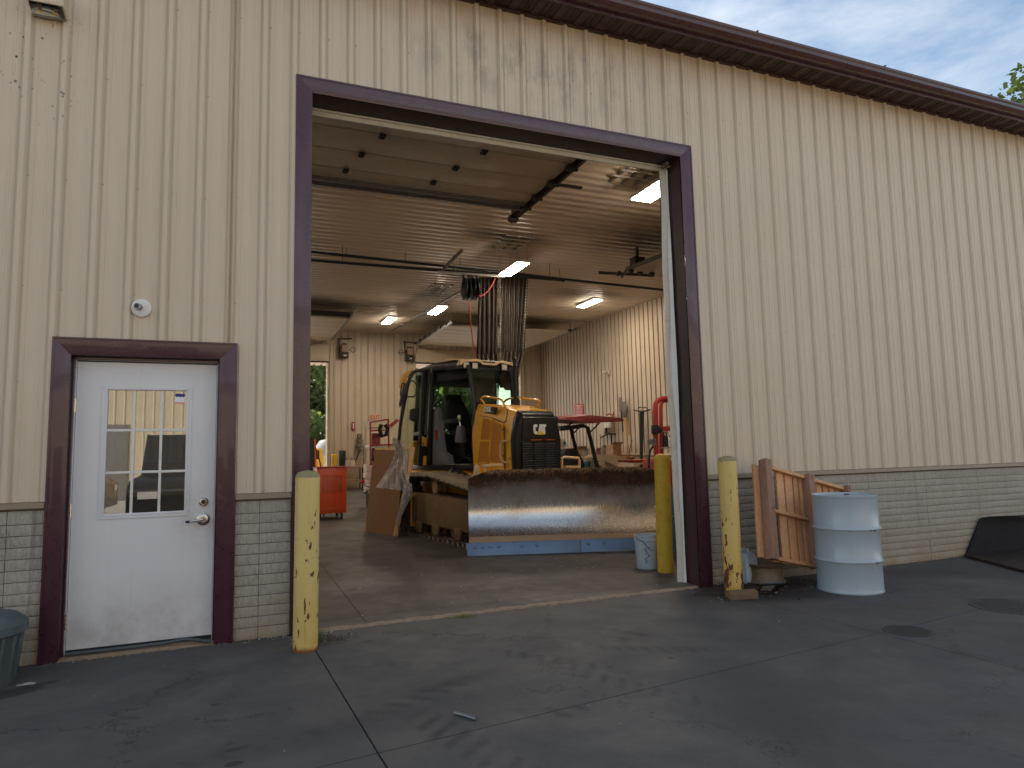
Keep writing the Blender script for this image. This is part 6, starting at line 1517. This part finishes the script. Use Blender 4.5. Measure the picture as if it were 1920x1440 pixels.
# ================================================================== right side machines
# compact tractor with red canopy
TY = 8.0
def t8(px, py, Y=TY): return aty(px, py, Y)
T = thing('compact_tractor', 'beige compact tractor with a dark red canopy behind the blade', 'tractor', (9.0, TY, RZ(TY)+.018))
m_ = MB(); rr = [t8(1040, 785), t8(1085, 781), t8(1140, 786), t8(1147, 790), t8(1144, 793), t8(1085, 795), t8(1040, 790)]
lo = [Vector((p.x, TY-.55, p.z)) for p in rr]; hi = [Vector((p.x, TY+.5, p.z+.02)) for p in rr]; mid_ = [Vector((p.x, TY, p.z+.05)) for p in rr]
m_.loft([lo, mid_, hi]); part('canopy', m_, 'darkred', T, .006, world=True)
for Y in (TY-.4, TY+.4):
    m_ = MB(); dz_ = .0; pp = [t8(1034, 806), t8(1078, 799.5), t8(1086, 804), t8(1100, 862), t8(1103, 875)]
    pp = [Vector((p.x, Y, p.z)) for p in pp]; m_.tube(pp, .045, 8); part('roll_bar', m_, 'black', T, world=True)
    m_ = MB(); m_.tube([Vector((t8(1045, 805).x, Y, t8(1045, 805).z)), Vector((t8(1056, 794).x, Y, t8(1056, 794).z))], .018, 6); m_.tube([Vector((t8(1091, 811).x, Y, t8(1091, 811).z)), Vector((t8(1107, 795).x, Y, t8(1107, 795).z))], .018, 6); part('canopy_strut', m_, 'black', T, world=True)
m_ = MB(); m_.poly([t8(1057, 872), t8(1057, 850), t8(1062, 842), t8(1078, 840), t8(1084, 845), t8(1098, 872), t8(1098, 880), t8(1057, 880)], (0, .5, 0)); part('seat', m_, 'seat', T, .03, world=True)
hd = [t8(1106, 885), t8(1110, 858), t8(1117, 852.5), t8(1140, 852.5), t8(1180, 868), t8(1181, 874), t8(1176, 890)]
m_ = MB(); hb_ = [p-Vector((0, .35, 0)) for p in hd]; m_.poly(hb_, (0, .75, 0)); tb = part('hood', m_, basic('beige_hood', (.50, .38, .24), .5), T, .02, world=True)
m_ = MB()
for i in range(5):
    for j in range(5): q = t8(1111+i*2.6, 861+j*4.2+i*1.0, TY-.36); m_.box(q.x-.016, q.x+.016, q.y-.004, q.y, q.z-.012, q.z+.012)
for i in range(7):
    for j in range(3): q = t8(1136+i*3.2, 866+j*3.2+i*1.5, TY-.36); m_.box(q.x-.016, q.x+.016, q.y-.004, q.y, q.z-.01, q.z+.01)
part('vent_slots', m_, 'black', T, world=True, kind='stuff', smooth=0)
for a_ in (1162, 1168, 1175):
    q = t8(a_, 873, TY-.38); m_ = MB(); m_.lathe([(.045, 0), (.05, .03)], q, 14, 'y'); part('headlight', m_, 'workled', T, world=True)
m_ = MB(); q = t8(1122, 876, TY-.365); m_.poly([q+Vector((-.09, 0, 0)), q+Vector((0, 0, .07)), q+Vector((.09, 0, 0)), q+Vector((0, 0, -.07))], (0, .004, 0)); part('diamond_badge', m_, basic('purple_badge', (.06, .01, .03), .5), T, world=True, smooth=0)
for (x, y, r_) in ((8.3, TY-.45, .36), (8.3, TY+.45, .36), (9.75, TY-.40, .24), (9.75, TY+.40, .24)):
    m_ = MB(); m_.lathe([(r_*.55, -.09), (r_*.92, -.10), (r_, -.05), (r_, .05), (r_*.92, .10), (r_*.55, .09)], (x, y, RZ(TY)+.018+r_), 28, 'y'); wh = part('wheel', m_, 'rubber', T, world=True)
m_ = MB(); m_.box(8.1, 9.7, TY-.25, TY+.25, .35, .95); part('chassis', m_, 'black', T, .02, world=True)
m_ = MB(); m_.poly([t8(1095, 866), t8(1108, 864), t8(1108, 885), t8(1095, 885)], (0, .4, 0)); part('fender', m_, 'blue', T, .02, world=True)

# red tubular hoist frame by the seal
T = thing('hoist_frame', 'red tubular hoist frame with shelf of bottles, right inside the bay', 'hoist', (8.0, 4.0, RZ(4)+.018))
def t4(px, py, Y=4.0): return aty(px, py, Y)
m_ = MB(); m_.tube([t4(1231, 905), t4(1231, 870), t4(1229, 770), t4(1229, 759), t4(1233, 751), t4(1241, 748), t4(1275, 746)], .042, 12); part('outer_hoop', m_, 'red', T, world=True)
m_ = MB(); m_.tube([t4(1241, 905, 4.3), t4(1240, 868, 4.3), t4(1239, 765, 4.3), t4(1240, 755, 4.3), t4(1246, 751, 4.3), t4(1275, 750, 4.3)], .034, 12); part('inner_hoop', m_, 'red', T, world=True)
m_ = MB(); m_.bar(t4(1240, 804), t4(1275, 803), .09, .08); part('cross_beam', m_, 'red', T, .006, world=True)
m_ = MB(); m_.poly([t4(1227, 797, 3.93), t4(1233, 796, 3.93), t4(1241, 803, 3.93), t4(1241, 810, 3.93), t4(1230, 815, 3.93), t4(1227, 811, 3.93)], (0, .1, 0)); part('rubber_pad', m_, 'rubber', T, .01, world=True)
m_ = MB(); m_.bar(t4(1243, 840), t4(1280, 839), .25, .02); part('bottle_shelf', m_, 'galv', T, world=True)
m_ = MB(); m_.box(7.95, 8.9, 3.75, 4.5, .35, 1.15); part('base_cabinet', m_, 'red', T, .02, world=True)
m_ = MB(); m_.box(7.9, 8.9, 3.75, 4.5, .05, .35); part('base', m_, 'black', T, .02, world=True)
random.seed(6)
for k, px in enumerate((1246, 1250, 1254, 1258, 1262)):
    q = t4(px, 838, 3.98); h = random.uniform(.14, .26); T2 = thing('bottle', ('dark', 'tall dark', 'white capped', 'short pale', 'small black')[k]+' bottle on the hoist shelf, %s from the red post' % ('first', 'second', 'third', 'fourth', 'fifth')[k], 'bottle', q, 0, 'bottles on the hoist shelf')
    m_ = MB(); m_.lathe([(.03, 0), (.032, .01), (.032, h*.7), (.012, h*.82), (.012, h)], (0, 0, 0), 12); part('bottle_body', m_, ('black', 'black', 'white', 'cream', 'black')[k], T2)
    m_ = MB(); m_.lathe([(.015, h), (.015, h+.02)], (0, 0, 0), 10); part('cap', m_, ('black', 'iron', 'white', 'iron', 'red')[k], T2)
T = thing('gauge_set', 'round pressure gauges with a black hose beside the red hoist frame', 'gauge', t4(1222, 832, 3.9))
for (a_, b_, r_) in ((1219.5, 828, .042), (1227, 824, .03), (1227, 833, .035)):
    q = t4(a_, b_, 3.85); m_ = MB(); m_.lathe([(r_, 0), (r_, .03)], q, 18, 'y'); dg = part('gauge_case', m_, 'steel', T, world=True)
m_ = MB(); m_.tube([t4(1225, 836, 3.87), t4(1219, 845, 3.87), t4(1217, 860, 3.87), t4(1217, 885, 3.87), Vector((t4(1217, 885, 3.87).x, 3.87, RZ(4)+.03))], .018, 8); part('gauge_hose', m_, 'rubber', T, world=True)
m_ = MB(); m_.box(-.04, .04, -.02, .03, -.03, .03); m_.v = [tuple(Vector(q)+t4(1226, 830, 3.9)) for q in m_.v]; part('manifold', m_, 'blue', T, world=True)
# low beige/red machine between tractor and frame
T = thing('floor_jack_cart', 'low beige cart with a red top tray behind the blade end', 'cart', (8.9, 6.2, RZ(6.2)+.018))
def t6(px, py, Y=6.2): return aty(px, py, Y)
m_ = MB(); m_.poly([t6(1188, 868), t6(1226, 866), t6(1228, 885), t6(1190, 886)], (0, .6, 0)); part('tub', m_, basic('tan_tub', (.50, .38, .25), .6), T, .02, world=True)
m_ = MB(); m_.poly([t6(1187, 863), t6(1240, 860), t6(1240, 864), t6(1189, 866.5)], (0, .6, 0)); part('top_tray', m_, 'red', T, .008, world=True)
m_ = MB(); m_.poly([t6(1200, 871, 6.19), t6(1212, 870, 6.19), t6(1212, 880, 6.19), t6(1200, 881, 6.19)], (0, .02, 0)); part('dark_panel', m_, 'black', T, world=True)
m_ = MB(); m_.poly([t6(1215, 880, 6.18), t6(1219, 870, 6.18), t6(1223, 880, 6.18)], (0, .01, 0)); part('warning_triangle', m_, 'red', T, world=True, smooth=0)
m_ = MB()
for x in (t6(1192, 880).x, t6(1224, 880).x-.03):
    for y in (6.25, 6.7): m_.box(x, x+.04, y, y+.04, RZ(6)+.02, t6(1190, 885).z)
part('leg', m_, 'iron', T, world=True)
# items on the right wall
def wR(px, py, d=.05): return atx(px, py, WX-d)
T = thing('notice_poster', 'red printed notice on the right inner wall above the canopy', 'poster', wR(1085, 770))
q = [wR(1077, 758), wR(1092.5, 757), wR(1093.5, 783), wR(1077.5, 783)]
m_ = MB(); m_.poly(q, (.01, 0, 0)); part('sheet', m_, 'pink', T, world=True, smooth=0)
m_ = MB()
for k in range(8):
    p0 = wR(1079.5, 761+k*2.6, .056); p1 = wR(1091, 760.8+k*2.6, .056)
    if k == 1: p0 = wR(1082.5, 763.5, .056); p1 = wR(1088.5, 763.3, .056)
    m_.bar(p0, p1, .012 if k != 1 else .02, .002 if 0 else .02 if k < 2 else .010)
part('printed_lines', m_, 'letter', T, world=True, smooth=0)
T = thing('wall_box', 'beige wall cabinet with a small red reel and bracket on the right wall', 'cabinet', wR(1143, 795))
m_ = MB(); q = [wR(1137, 783, .02), wR(1152, 781, .02), wR(1152, 814, .02), wR(1137, 815, .02)]; m_.poly(q, (-.28, 0, 0)); part('cabinet', m_, 'cream', T, .01, world=True)
m_ = MB(); m_.tube([wR(1137, 779, .2), wR(1143, 776, .2), wR(1149, 779, .2), wR(1146, 785, .2), wR(1138, 784, .2)], .022, 6); m_.tube([wR(1149, 779, .2), wR(1151, 772, .2)], .02, 6); part('red_reel', m_, 'red', T, world=True)
m_ = MB(); m_.lathe([(.11, 0), (.11, .34)], wR(1140, 802, .36), 16, 'z'); part('paper_roll', m_, 'letter', T, world=True)
m_ = MB(); m_.bar(wR(1136, 796, .42), wR(1136, 812, .42), .06, .06); m_.bar(wR(1134, 813, .3), wR(1154, 814, .1), .08, .05); m_.tube([wR(1146, 814, .2), wR(1147, 838, .2)], .025, 6); m_.tube([wR(1142, 813, .3), wR(1126, 821, .3)], .02, 6); part('roll_bracket', m_, 'iron', T, world=True)
T = thing('hung_shovels', 'shovels hung head up on the right wall', 'shovel', wR(1165, 760))
for (hx, hy, bx, by, hw) in ((1164, 757, 1168, 810, .10), (1171, 765, 1178, 845, .12)):
    m_ = MB(); c = wR(hx, hy+8, .12)
    m_.loft([[Vector((WX-.12+.04*math.cos(k/8*2*PI), c.y+hw*s_*math.sin(k/8*2*PI), c.z+z_)) for k in range(8)] for z_, s_ in ((.32, .25), (.24, .85), (.05, 1.1), (-.08, .8), (-.16, .25))]); part('shovel_head', m_, 'toolgrey', T, world=True)
    m_ = MB(); m_.tube([wR(hx+1, hy+18, .12), wR(bx, by, .12)], .022, 6); part('shaft', m_, 'wood' if bx > 1170 else 'black', T, world=True)
m_ = MB(); m_.tube([wR(1173, 783, .14), wR(1178, 815, .14)], .03, 8); part('orange_grip', m_, basic('ochre_grip', (.5, .26, .06), .6), T, world=True)
T = thing('tool_rack', 'dark wire rack with long handled tools standing on the right wall', 'tool rack', wR(1203, 775))
m_ = MB(); m_.tube([wR(1188, 769, .1), wR(1197, 771, .3), wR(1210, 771, .3), wR(1219, 768, .1)], .018, 6); m_.tube([wR(1196, 766, .1), wR(1198, 764, .25), wR(1212, 764, .25), wR(1213, 767, .1)], .014, 6); part('rack_ring', m_, 'iron', T, world=True)
for (a_, b_, c_, d_, r_) in ((1202, 772, 1202, 862, .045), (1206.5, 772, 1204, 862, .022)):
    m_ = MB(); m_.tube([wR(a_, b_, .15), wR(c_, d_, .18)], r_, 8); part('long_handle', m_, 'iron', T, world=True)
T = thing('fire_poker', 'thin rusty rod leaning against the right wall', 'rod', wR(1180, 845))
m_ = MB(); m_.tube([wR(1185, 825, .1), wR(1180, 845, .3), wR(1175.5, 866, .5)], .018, 6); part('rod', m_, basic('rusty_rod', (.22, .09, .05), .7), T, world=True)
T = thing('wall_lamp', 'small bare lamp holder high on the right inner wall', 'lamp', wR(1143, 698))
m_ = MB(); m_.lathe([(.11, 0), (.11, -.04), (.05, -.06), (.05, -.12)], wR(1141, 698, .02), 16, 'x'); part('holder', m_, 'cream', T, world=True)
m_ = MB(); m_.lathe([(.03, -.12), (.055, -.17), (.03, -.22)], wR(1141, 698, .02), 12, 'x'); part('bulb', m_, 'white', T, world=True)
T = thing('dispenser', 'tan dispenser on a stand right of the grille', 'dispenser', (9.2, 11, RZ(11)+.018))
def t11(px, py, Y=11): return aty(px, py, Y)
m_ = MB(); m_.poly([t11(1048, 834), t11(1048, 824), t11(1053, 821), t11(1061, 823), t11(1063, 834), t11(1063, 837), t11(1048, 837)], (0, .3, 0)); part('tank', m_, 'cream', T, .02, world=True)
m_ = MB(); q = [t11(1050, 837), t11(1058, 837), t11(1055, 870), t11(1049, 870)]; q[2].z = q[3].z = RZ(11)+.02; m_.poly(q, (0, .25, 0)); part('stand', m_, 'cream', T, .01, world=True)
m_ = MB(); m_.poly([t11(1056, 829, 10.98), t11(1060, 827, 10.98), t11(1062, 833, 10.98), t11(1057, 834, 10.98)], (0, .015, 0)); part('green_label', m_, basic('green_print', (.05, .18, .12), .5), T, world=True, smooth=0)
T = thing('workbench', 'cluttered wooden workbench along the right inner wall', 'workbench', (11.6, 14, RZ(14)+.018))
ztb = .98
m_ = MB(); m_.box(11.55, WX-.03, 11.6, 17.2, RZ(14)+ztb-.06, RZ(14)+ztb); part('bench_top', m_, 'wood', T, .006, world=True)
for y in (11.7, 14.3, 17.0):
    for x in (11.6, 12.15):
        m_ = MB(); m_.box(x, x+.08, y, y+.08, RZ(14)+.02, RZ(14)+ztb-.06); part('leg', m_, 'wood', T, world=True)
m_ = MB(); m_.box(11.6, WX-.03, 11.7, 17.1, RZ(14)+.4, RZ(14)+.44); part('lower_shelf', m_, 'shelfstuff', T, world=True)
random.seed(77); k = 0
names = [('carton', 'cardboard carton'), ('paint_can', 'tin'), ('parts_bin', 'parts bin'), ('carton', 'small carton')]
spots = [('tall brown carton with torn top', 'carton', 12.0, .34), ('grey tin with dark lid', 'can', 12.55, .30), ('low dusty box of fittings', 'carton', 13.0, .18), ('orange brown bottle jug', 'can', 13.35, .33), ('dented dark tin', 'can', 13.7, .22), ('pale wide carton', 'carton', 14.2, .26), ('stack of pale boards and offcuts', 'boards', 15.0, .30), ('brown sack like bundle', 'carton', 15.9, .3), ('small dark box', 'carton', 16.5, .2)]
for (lab, kd, y, h) in spots:
    T = thing({'carton': 'carton', 'can': 'tin_can', 'boards': 'board_pile'}[kd], lab+' on the right workbench', {'carton': 'carton', 'can': 'can', 'boards': 'boards'}[kd], (11.85, y, RZ(14)+ztb), 0, 'clutter on the right workbench')
    if kd == 'can':
        m_ = MB(); m_.lathe([(.11, 0), (.11, h*.8), (.08, h*.9), (.05, h)], (0, 0, 0), 18); part('can_body', m_, 'shelfstuff' if 'orange' in lab else 'toolgrey', T)
        m_ = MB(); m_.lathe([(.055, h), (.055, h+.03)], (0, 0, 0), 12); part('lid', m_, 'iron', T)
    elif kd == 'carton':
        m_ = MB(); m_.box(-.15, .15, -.2, .2, 0, h); part('box_body', m_, 'shelfstuff', T, .008)
        m_ = MB(); m_.poly([(-.15, -.2, h), (.15, -.2, h), (.18, -.3, h+.07), (-.17, -.3, h+.08)], (0, .006, 0)); part('flap', m_, 'shelfstuff', T)
    else:
        for i in range(6):
            m_ = MB(); a_ = random.uniform(-.3, .3); m_.bar((-.1+.03*i, -.6, .03+.05*i), (.0, .6, .04+.05*i+a_*.5), .12, .03); part('board', m_, 'wood_new', T)
# bucket inside by bollard
q = atz(1221, 1070, .03)
T = thing('plastic_pail', 'pale blue five gallon pail with printed label beside the inner bollard', 'pail', (5.70, 1.02, .018+RZ(.98)))
m_ = MB(); m_.lathe([(.108, 0), (.112, .01), (.130, .30), (.135, .305), (.135, .325), (.130, .33), (.137, .355), (.137, .37), (.128, .37), (.123, .30), (.106, .02)], (0, 0, 0), 36, 'z', False); part('pail_body', m_, 'jug', T)
m_ = MB(); m_.lathe([(.127, .33), (.001, .33)], (0, 0, 0), 36, 'z', False); part('contents', m_, 'iron', T)
m_ = MB(); m_.tube([(-.15, -.02, .34)]+[(-.15+.3*k/8*.5, -.13-.02*math.sin(k/8*PI), .34-.14*math.sin(k/8*PI*.5)) for k in range(1, 9)], .004, 6); part('bail', m_, 'iron', T)
random.seed(4); m_ = MB()
for k in range(16):
    a_ = -2.15+random.uniform(-.22, .18); z = .07+.011*k; rr = .1135+.018*(z/.3)
    m_.add([(rr*math.cos(a_), rr*math.sin(a_), z), (rr*math.cos(a_+.16), rr*math.sin(a_+.16), z), (rr*math.cos(a_+.16), rr*math.sin(a_+.16), z+.006), (rr*math.cos(a_), rr*math.sin(a_), z+.006)], [(0, 1, 2, 3)])
part('printed_label', m_, 'iron', T, smooth=0)
# blue tarp and dark stores beside the seal, inside
T = thing('tarp_bundle', 'dark blue tarp bundle standing between the inner bollard and the seal', 'tarp', (6.35, 1.5, RZ(1.5)+.018))
random.seed(14); m_ = MB()
m_.loft([[Vector((.17*math.cos(k/14*2*PI)*(s_+random.uniform(-.1, .1)), .14*math.sin(k/14*2*PI)*(s_+random.uniform(-.1, .1)), z_)) for k in range(14)] for z_, s_ in ((0, 1), (.2, 1.05), (.4, .9), (.6, .75), (.78, .5), (.85, .2))]); part('folds', m_, 'blue', T)
m_ = MB(); m_.tube([(.19*math.cos(k/14*2*PI), .16*math.sin(k/14*2*PI), .5) for k in range(15)], .008, 6); part('tie_rope', m_, 'gravel', T)

random.seed(61); m_ = MB()
for k in range(90):
    x, y = random.uniform(2.1, 5.4), random.uniform(.2, 2.2)+random.random()**3*6
    s_ = random.uniform(.003, .009); z_ = .0185+RZ(y)
    if k % 9 == 0: s_ *= 1.8
    m_.box(x-s_, x+s_*random.uniform(.5, 2), y-s_, y+s_, z_, z_+s_*.7)
part('floor_grit', m_, 'gravel', kind='stuff', smooth=0)
# ================================================================== OUTSIDE REAR
CN = thing('lean_to_canopy', 'white corrugated lean-to roof seen through the far left rear bay', 'canopy', (4, 20, 4.9))
m_ = MB()
for k in range(60):
    x = -2+k*.28; m_.poly([(x, 18.35, 4.98), (x+.06, 18.35, 4.94), (x+.20, 18.35, 4.94), (x+.26, 18.35, 4.98)], (0, 4.6, .12))
part('canopy_sheet', m_, 'corn', CN, world=True, smooth=0)
for x in (-2, 14.6):
    m_ = MB(); m_.box(x, x+.12, 22.8, 22.92, .24, 5.0); part('canopy_post', m_, 'white', CN, world=True)
# trees
def tree(x, y, h, cr_, seed, mat, lab, z0=.0, low=.2, n=9000, cat='tree', leaf=.16, grp='trees behind the workshop'):
    random.seed(seed); T = thing('tree', lab, cat, (x, y, z0), random.uniform(0, 6), grp)
    m = MB(); pts = [Vector((0, 0, 0)), Vector((.1, .05, h*.25)), Vector((-.05, .1, h*.5)), Vector((.1, 0, h*.8))]; m.tube(pts, [h*.022, h*.018, h*.012, h*.004], 10)
    clumps = []
    for k in range(26):
        a_ = random.uniform(0, 6.28); z = h*(low+(1-low)*random.random()**.8); env = math.sin(PI*min(1, max(.06, (z/h-low*.7)/(1.02-low*.7))))**.6
        rr = cr_*env*random.uniform(.35, 1.0); c = Vector((math.cos(a_)*rr, math.sin(a_)*rr, z)); clumps.append((c, cr_*random.uniform(.22, .42)))
        b0 = Vector((0, 0, max(h*.15, z-rr*.8))); m.tube([b0, b0.lerp(c, .6)+Vector((0, 0, .2)), c], [h*.006, h*.004, h*.0015], 5)
    part('trunk', m, 'bark', T)
    m = MB()
    for k in range(n):
        c, r_ = random.choice(clumps); d = Vector((random.gauss(0, 1), random.gauss(0, 1), random.gauss(0, .8))); d = d.normalized()*r_*random.random()**.45
        p = c+d; a_ = Vector((random.gauss(0, 1), random.gauss(0, 1), random.gauss(0, 1))).normalized(); b_ = a_.orthogonal().normalized(); s_ = leaf*random.uniform(.5, 1.2)
        m.add([p-a_*s_, p+b_*s_*.5, p+a_*s_, p-b_*s_*.5], [(0, 1, 2, 3)])
    part('crown', m, mat, T, smooth=0); return T
tree(28.9, 8.7, 14.0, 3.4, 3, 'leaf3', 'leafy tree rising beyond the roof at the top right', leaf=.17, n=12000, grp='trees around the yard', low=.3)
for i, (x, y, h, mt) in enumerate(((4.5, 40, 11, 'leaf'), (8.5, 42, 12, 'leaf2'), (13, 41, 12, 'leaf'), (18, 42, 13, 'leaf'), (24, 43, 13, 'leaf2'), (30, 44, 12, 'leaf'))):
    tree(x, y, h, 3.6, 20+i, mt, ('tree', 'tree', 'tree', 'tree', 'tree', 'tree')[i]+(' filling the far left rear doorway' if i == 0 else ' second from left behind the shop' if i == 1 else ' glimpsed through the cab left window' if i == 2 else ' glimpsed through the cab right window' if i == 3 else ' fifth from left behind the shop' if i == 4 else ' rightmost behind the shop'), .2, .0, 9000, leaf=.26)
m_ = MB(); random.seed(90)
for k in range(48000):
    x = random.uniform(-2, 40); z = .2+random.random()**1.1*11; y = 46+random.uniform(-1.2, 1.6)+.3*math.sin(x*2)
    a_ = Vector((random.gauss(0, 1), random.gauss(0, 1), random.gauss(0, 1))).normalized(); b_ = a_.orthogonal().normalized(); s_ = .34*random.uniform(.5, 1.2); p = Vector((x, y, z))
    m_.add([p-a_*s_, p+b_*s_*.5, p+a_*s_, p-b_*s_*.5], [(0, 1, 2, 3)])
part('hedge_thicket', m_, 'leaf2', kind='stuff', smooth=0)
# small yellow loader and grey tank outside rear
q = aty(603, 868, 27)
T = thing('mini_loader', 'small yellow loader parked outside the far left rear bay', 'loader', (q.x, 27, .24))
m_ = MB(); m_.poly([(-.9, 0, .35), (.5, 0, .35), (.6, 0, .9), (.1, 0, 1.0), (.0, 0, 1.5), (-.7, 0, 1.5), (-.9, 0, .9)], (0, .9, 0)); part('body', m_, 'catyellow', T, .03)
m_ = MB(); m_.poly([(-.55, -.01, 1.0), (-.1, -.01, 1.0), (-.1, -.01, 1.4), (-.55, -.01, 1.4)], (0, .02, 0)); part('window', m_, 'glassblk', T)
for x in (-.55, .35):
    m_ = MB(); m_.lathe([(.18, -.1), (.33, -.1), (.36, 0), (.33, .1), (.18, .1)], (x, 0, .36), 20, 'y'); part('wheel', m_, 'rubber', T)
q = aty(615, 852, 29)
T = thing('water_tank', 'grey tank beside the rear doorway outside', 'tank', (q.x+.2, 29, .24))
m_ = MB(); m_.lathe([(.7, .4), (.8, .6), (.8, 1.6), (.6, 1.9), (.2, 2.0)], (0, 0, 0), 24); part('tank_shell', m_, basic('grey_tank', (.3, .3, .31), .5), T)
m_ = MB(); m_.box(-.7, .7, -.5, .5, 0, .4); part('skid', m_, 'iron', T, .02)

# ================================================================== ACROSS THE YARD (behind the camera; seen in the glass and blade)
T = thing('opposite_building', 'sunlit beige metal building across the yard, mirrored in the door glass', 'building', (0, -21, 0))
m_ = MB(); x = -26
while x < 30:
    m_.add([(x, 0, 0), (x+.2, 0, 0), (x+.2, 0, 6.5), (x, 0, 6.5)], [(0, 1, 2, 3)]); m_.add([(x+.2, 0, 0), (x+.25, .03, 0), (x+.25, .03, 6.5), (x+.2, 0, 6.5)], [(0, 1, 2, 3)]); m_.add([(x+.25, .03, 0), (x+.3, 0, 0), (x+.3, 0, 6.5), (x+.25, .03, 6.5)], [(0, 1, 2, 3)]); x += .3
part('wall', m_, 'oppwall', T, smooth=0)
m_ = MB(); m_.poly([(-26, .4, 6.45), (-26, .4, 6.65), (-26, -9, 9), (-26, -9, 8.8)], (56, 0, 0)); part('roof', m_, 'maroon', T, smooth=0)
m_ = MB(); m_.box(-3.2, -1.9, .0, .06, 0, 2.6); part('door', m_, 'galv', T)
def car(x, y, rz, mat, lab, cab_h, L_=4.6):
    T = thing('parked_car', lab, 'car', (x, y, 0), rz)
    sil = [(-L_/2, .35), (-L_/2, .95), (-L_/2+.25, 1.02), (-L_*.28, 1.06), (-L_*.18, cab_h), (L_*.10, cab_h), (L_*.22, 1.08), (L_/2-.25, 1.0), (L_/2, .85), (L_/2, .35)]
    m = MB(); m.loft([[Vector((a_, -.88, b_)) for a_, b_ in sil], [Vector((a_, -.92, b_*.995)) for a_, b_ in sil], [Vector((a_, .92, b_*.995)) for a_, b_ in sil], [Vector((a_, .88, b_)) for a_, b_ in sil]]); part('body', m, mat, T, .04)
    for sy in (-.925, .925):
        m = MB(); m.poly([(-L_*.255, sy, 1.10), (-L_*.165, sy, cab_h-.08), (L_*.09, sy, cab_h-.08), (L_*.19, sy, 1.12)], (0, .004 if sy < 0 else -.004, 0)); part('side_window', m, 'glassblk', T)
    for sx in (-L_*.32, L_*.32):
        for sy in (-.82, .82):
            m = MB(); m.lathe([(.2, -.11), (.34, -.11), (.36, -.05), (.36, .05), (.34, .11), (.2, .11)], (sx, sy, .36), 24, 'y'); wh = part('wheel', m, 'rubber', T)
            m = MB(); m.lathe([(.21, -.115), (.05, -.10)], (sx, sy, .36), 16, 'y'); part('rim', m, 'steel', T)
    for sy in (-.6, .6):
        m = MB(); m.box(L_/2-.02, L_/2+.015, sy-.15, sy+.15, .7, .82); part('headlight', m, 'workled', T)
    return T
car(-3.35, -11.5, R(3), 'maroon_car', 'dark red car parked across the yard, mirrored in the door glass', 1.45)
car(.8, -9.8, R(92), 'black', 'black pickup parked behind the viewer, mirrored in the door glass', 1.85, 5.2)
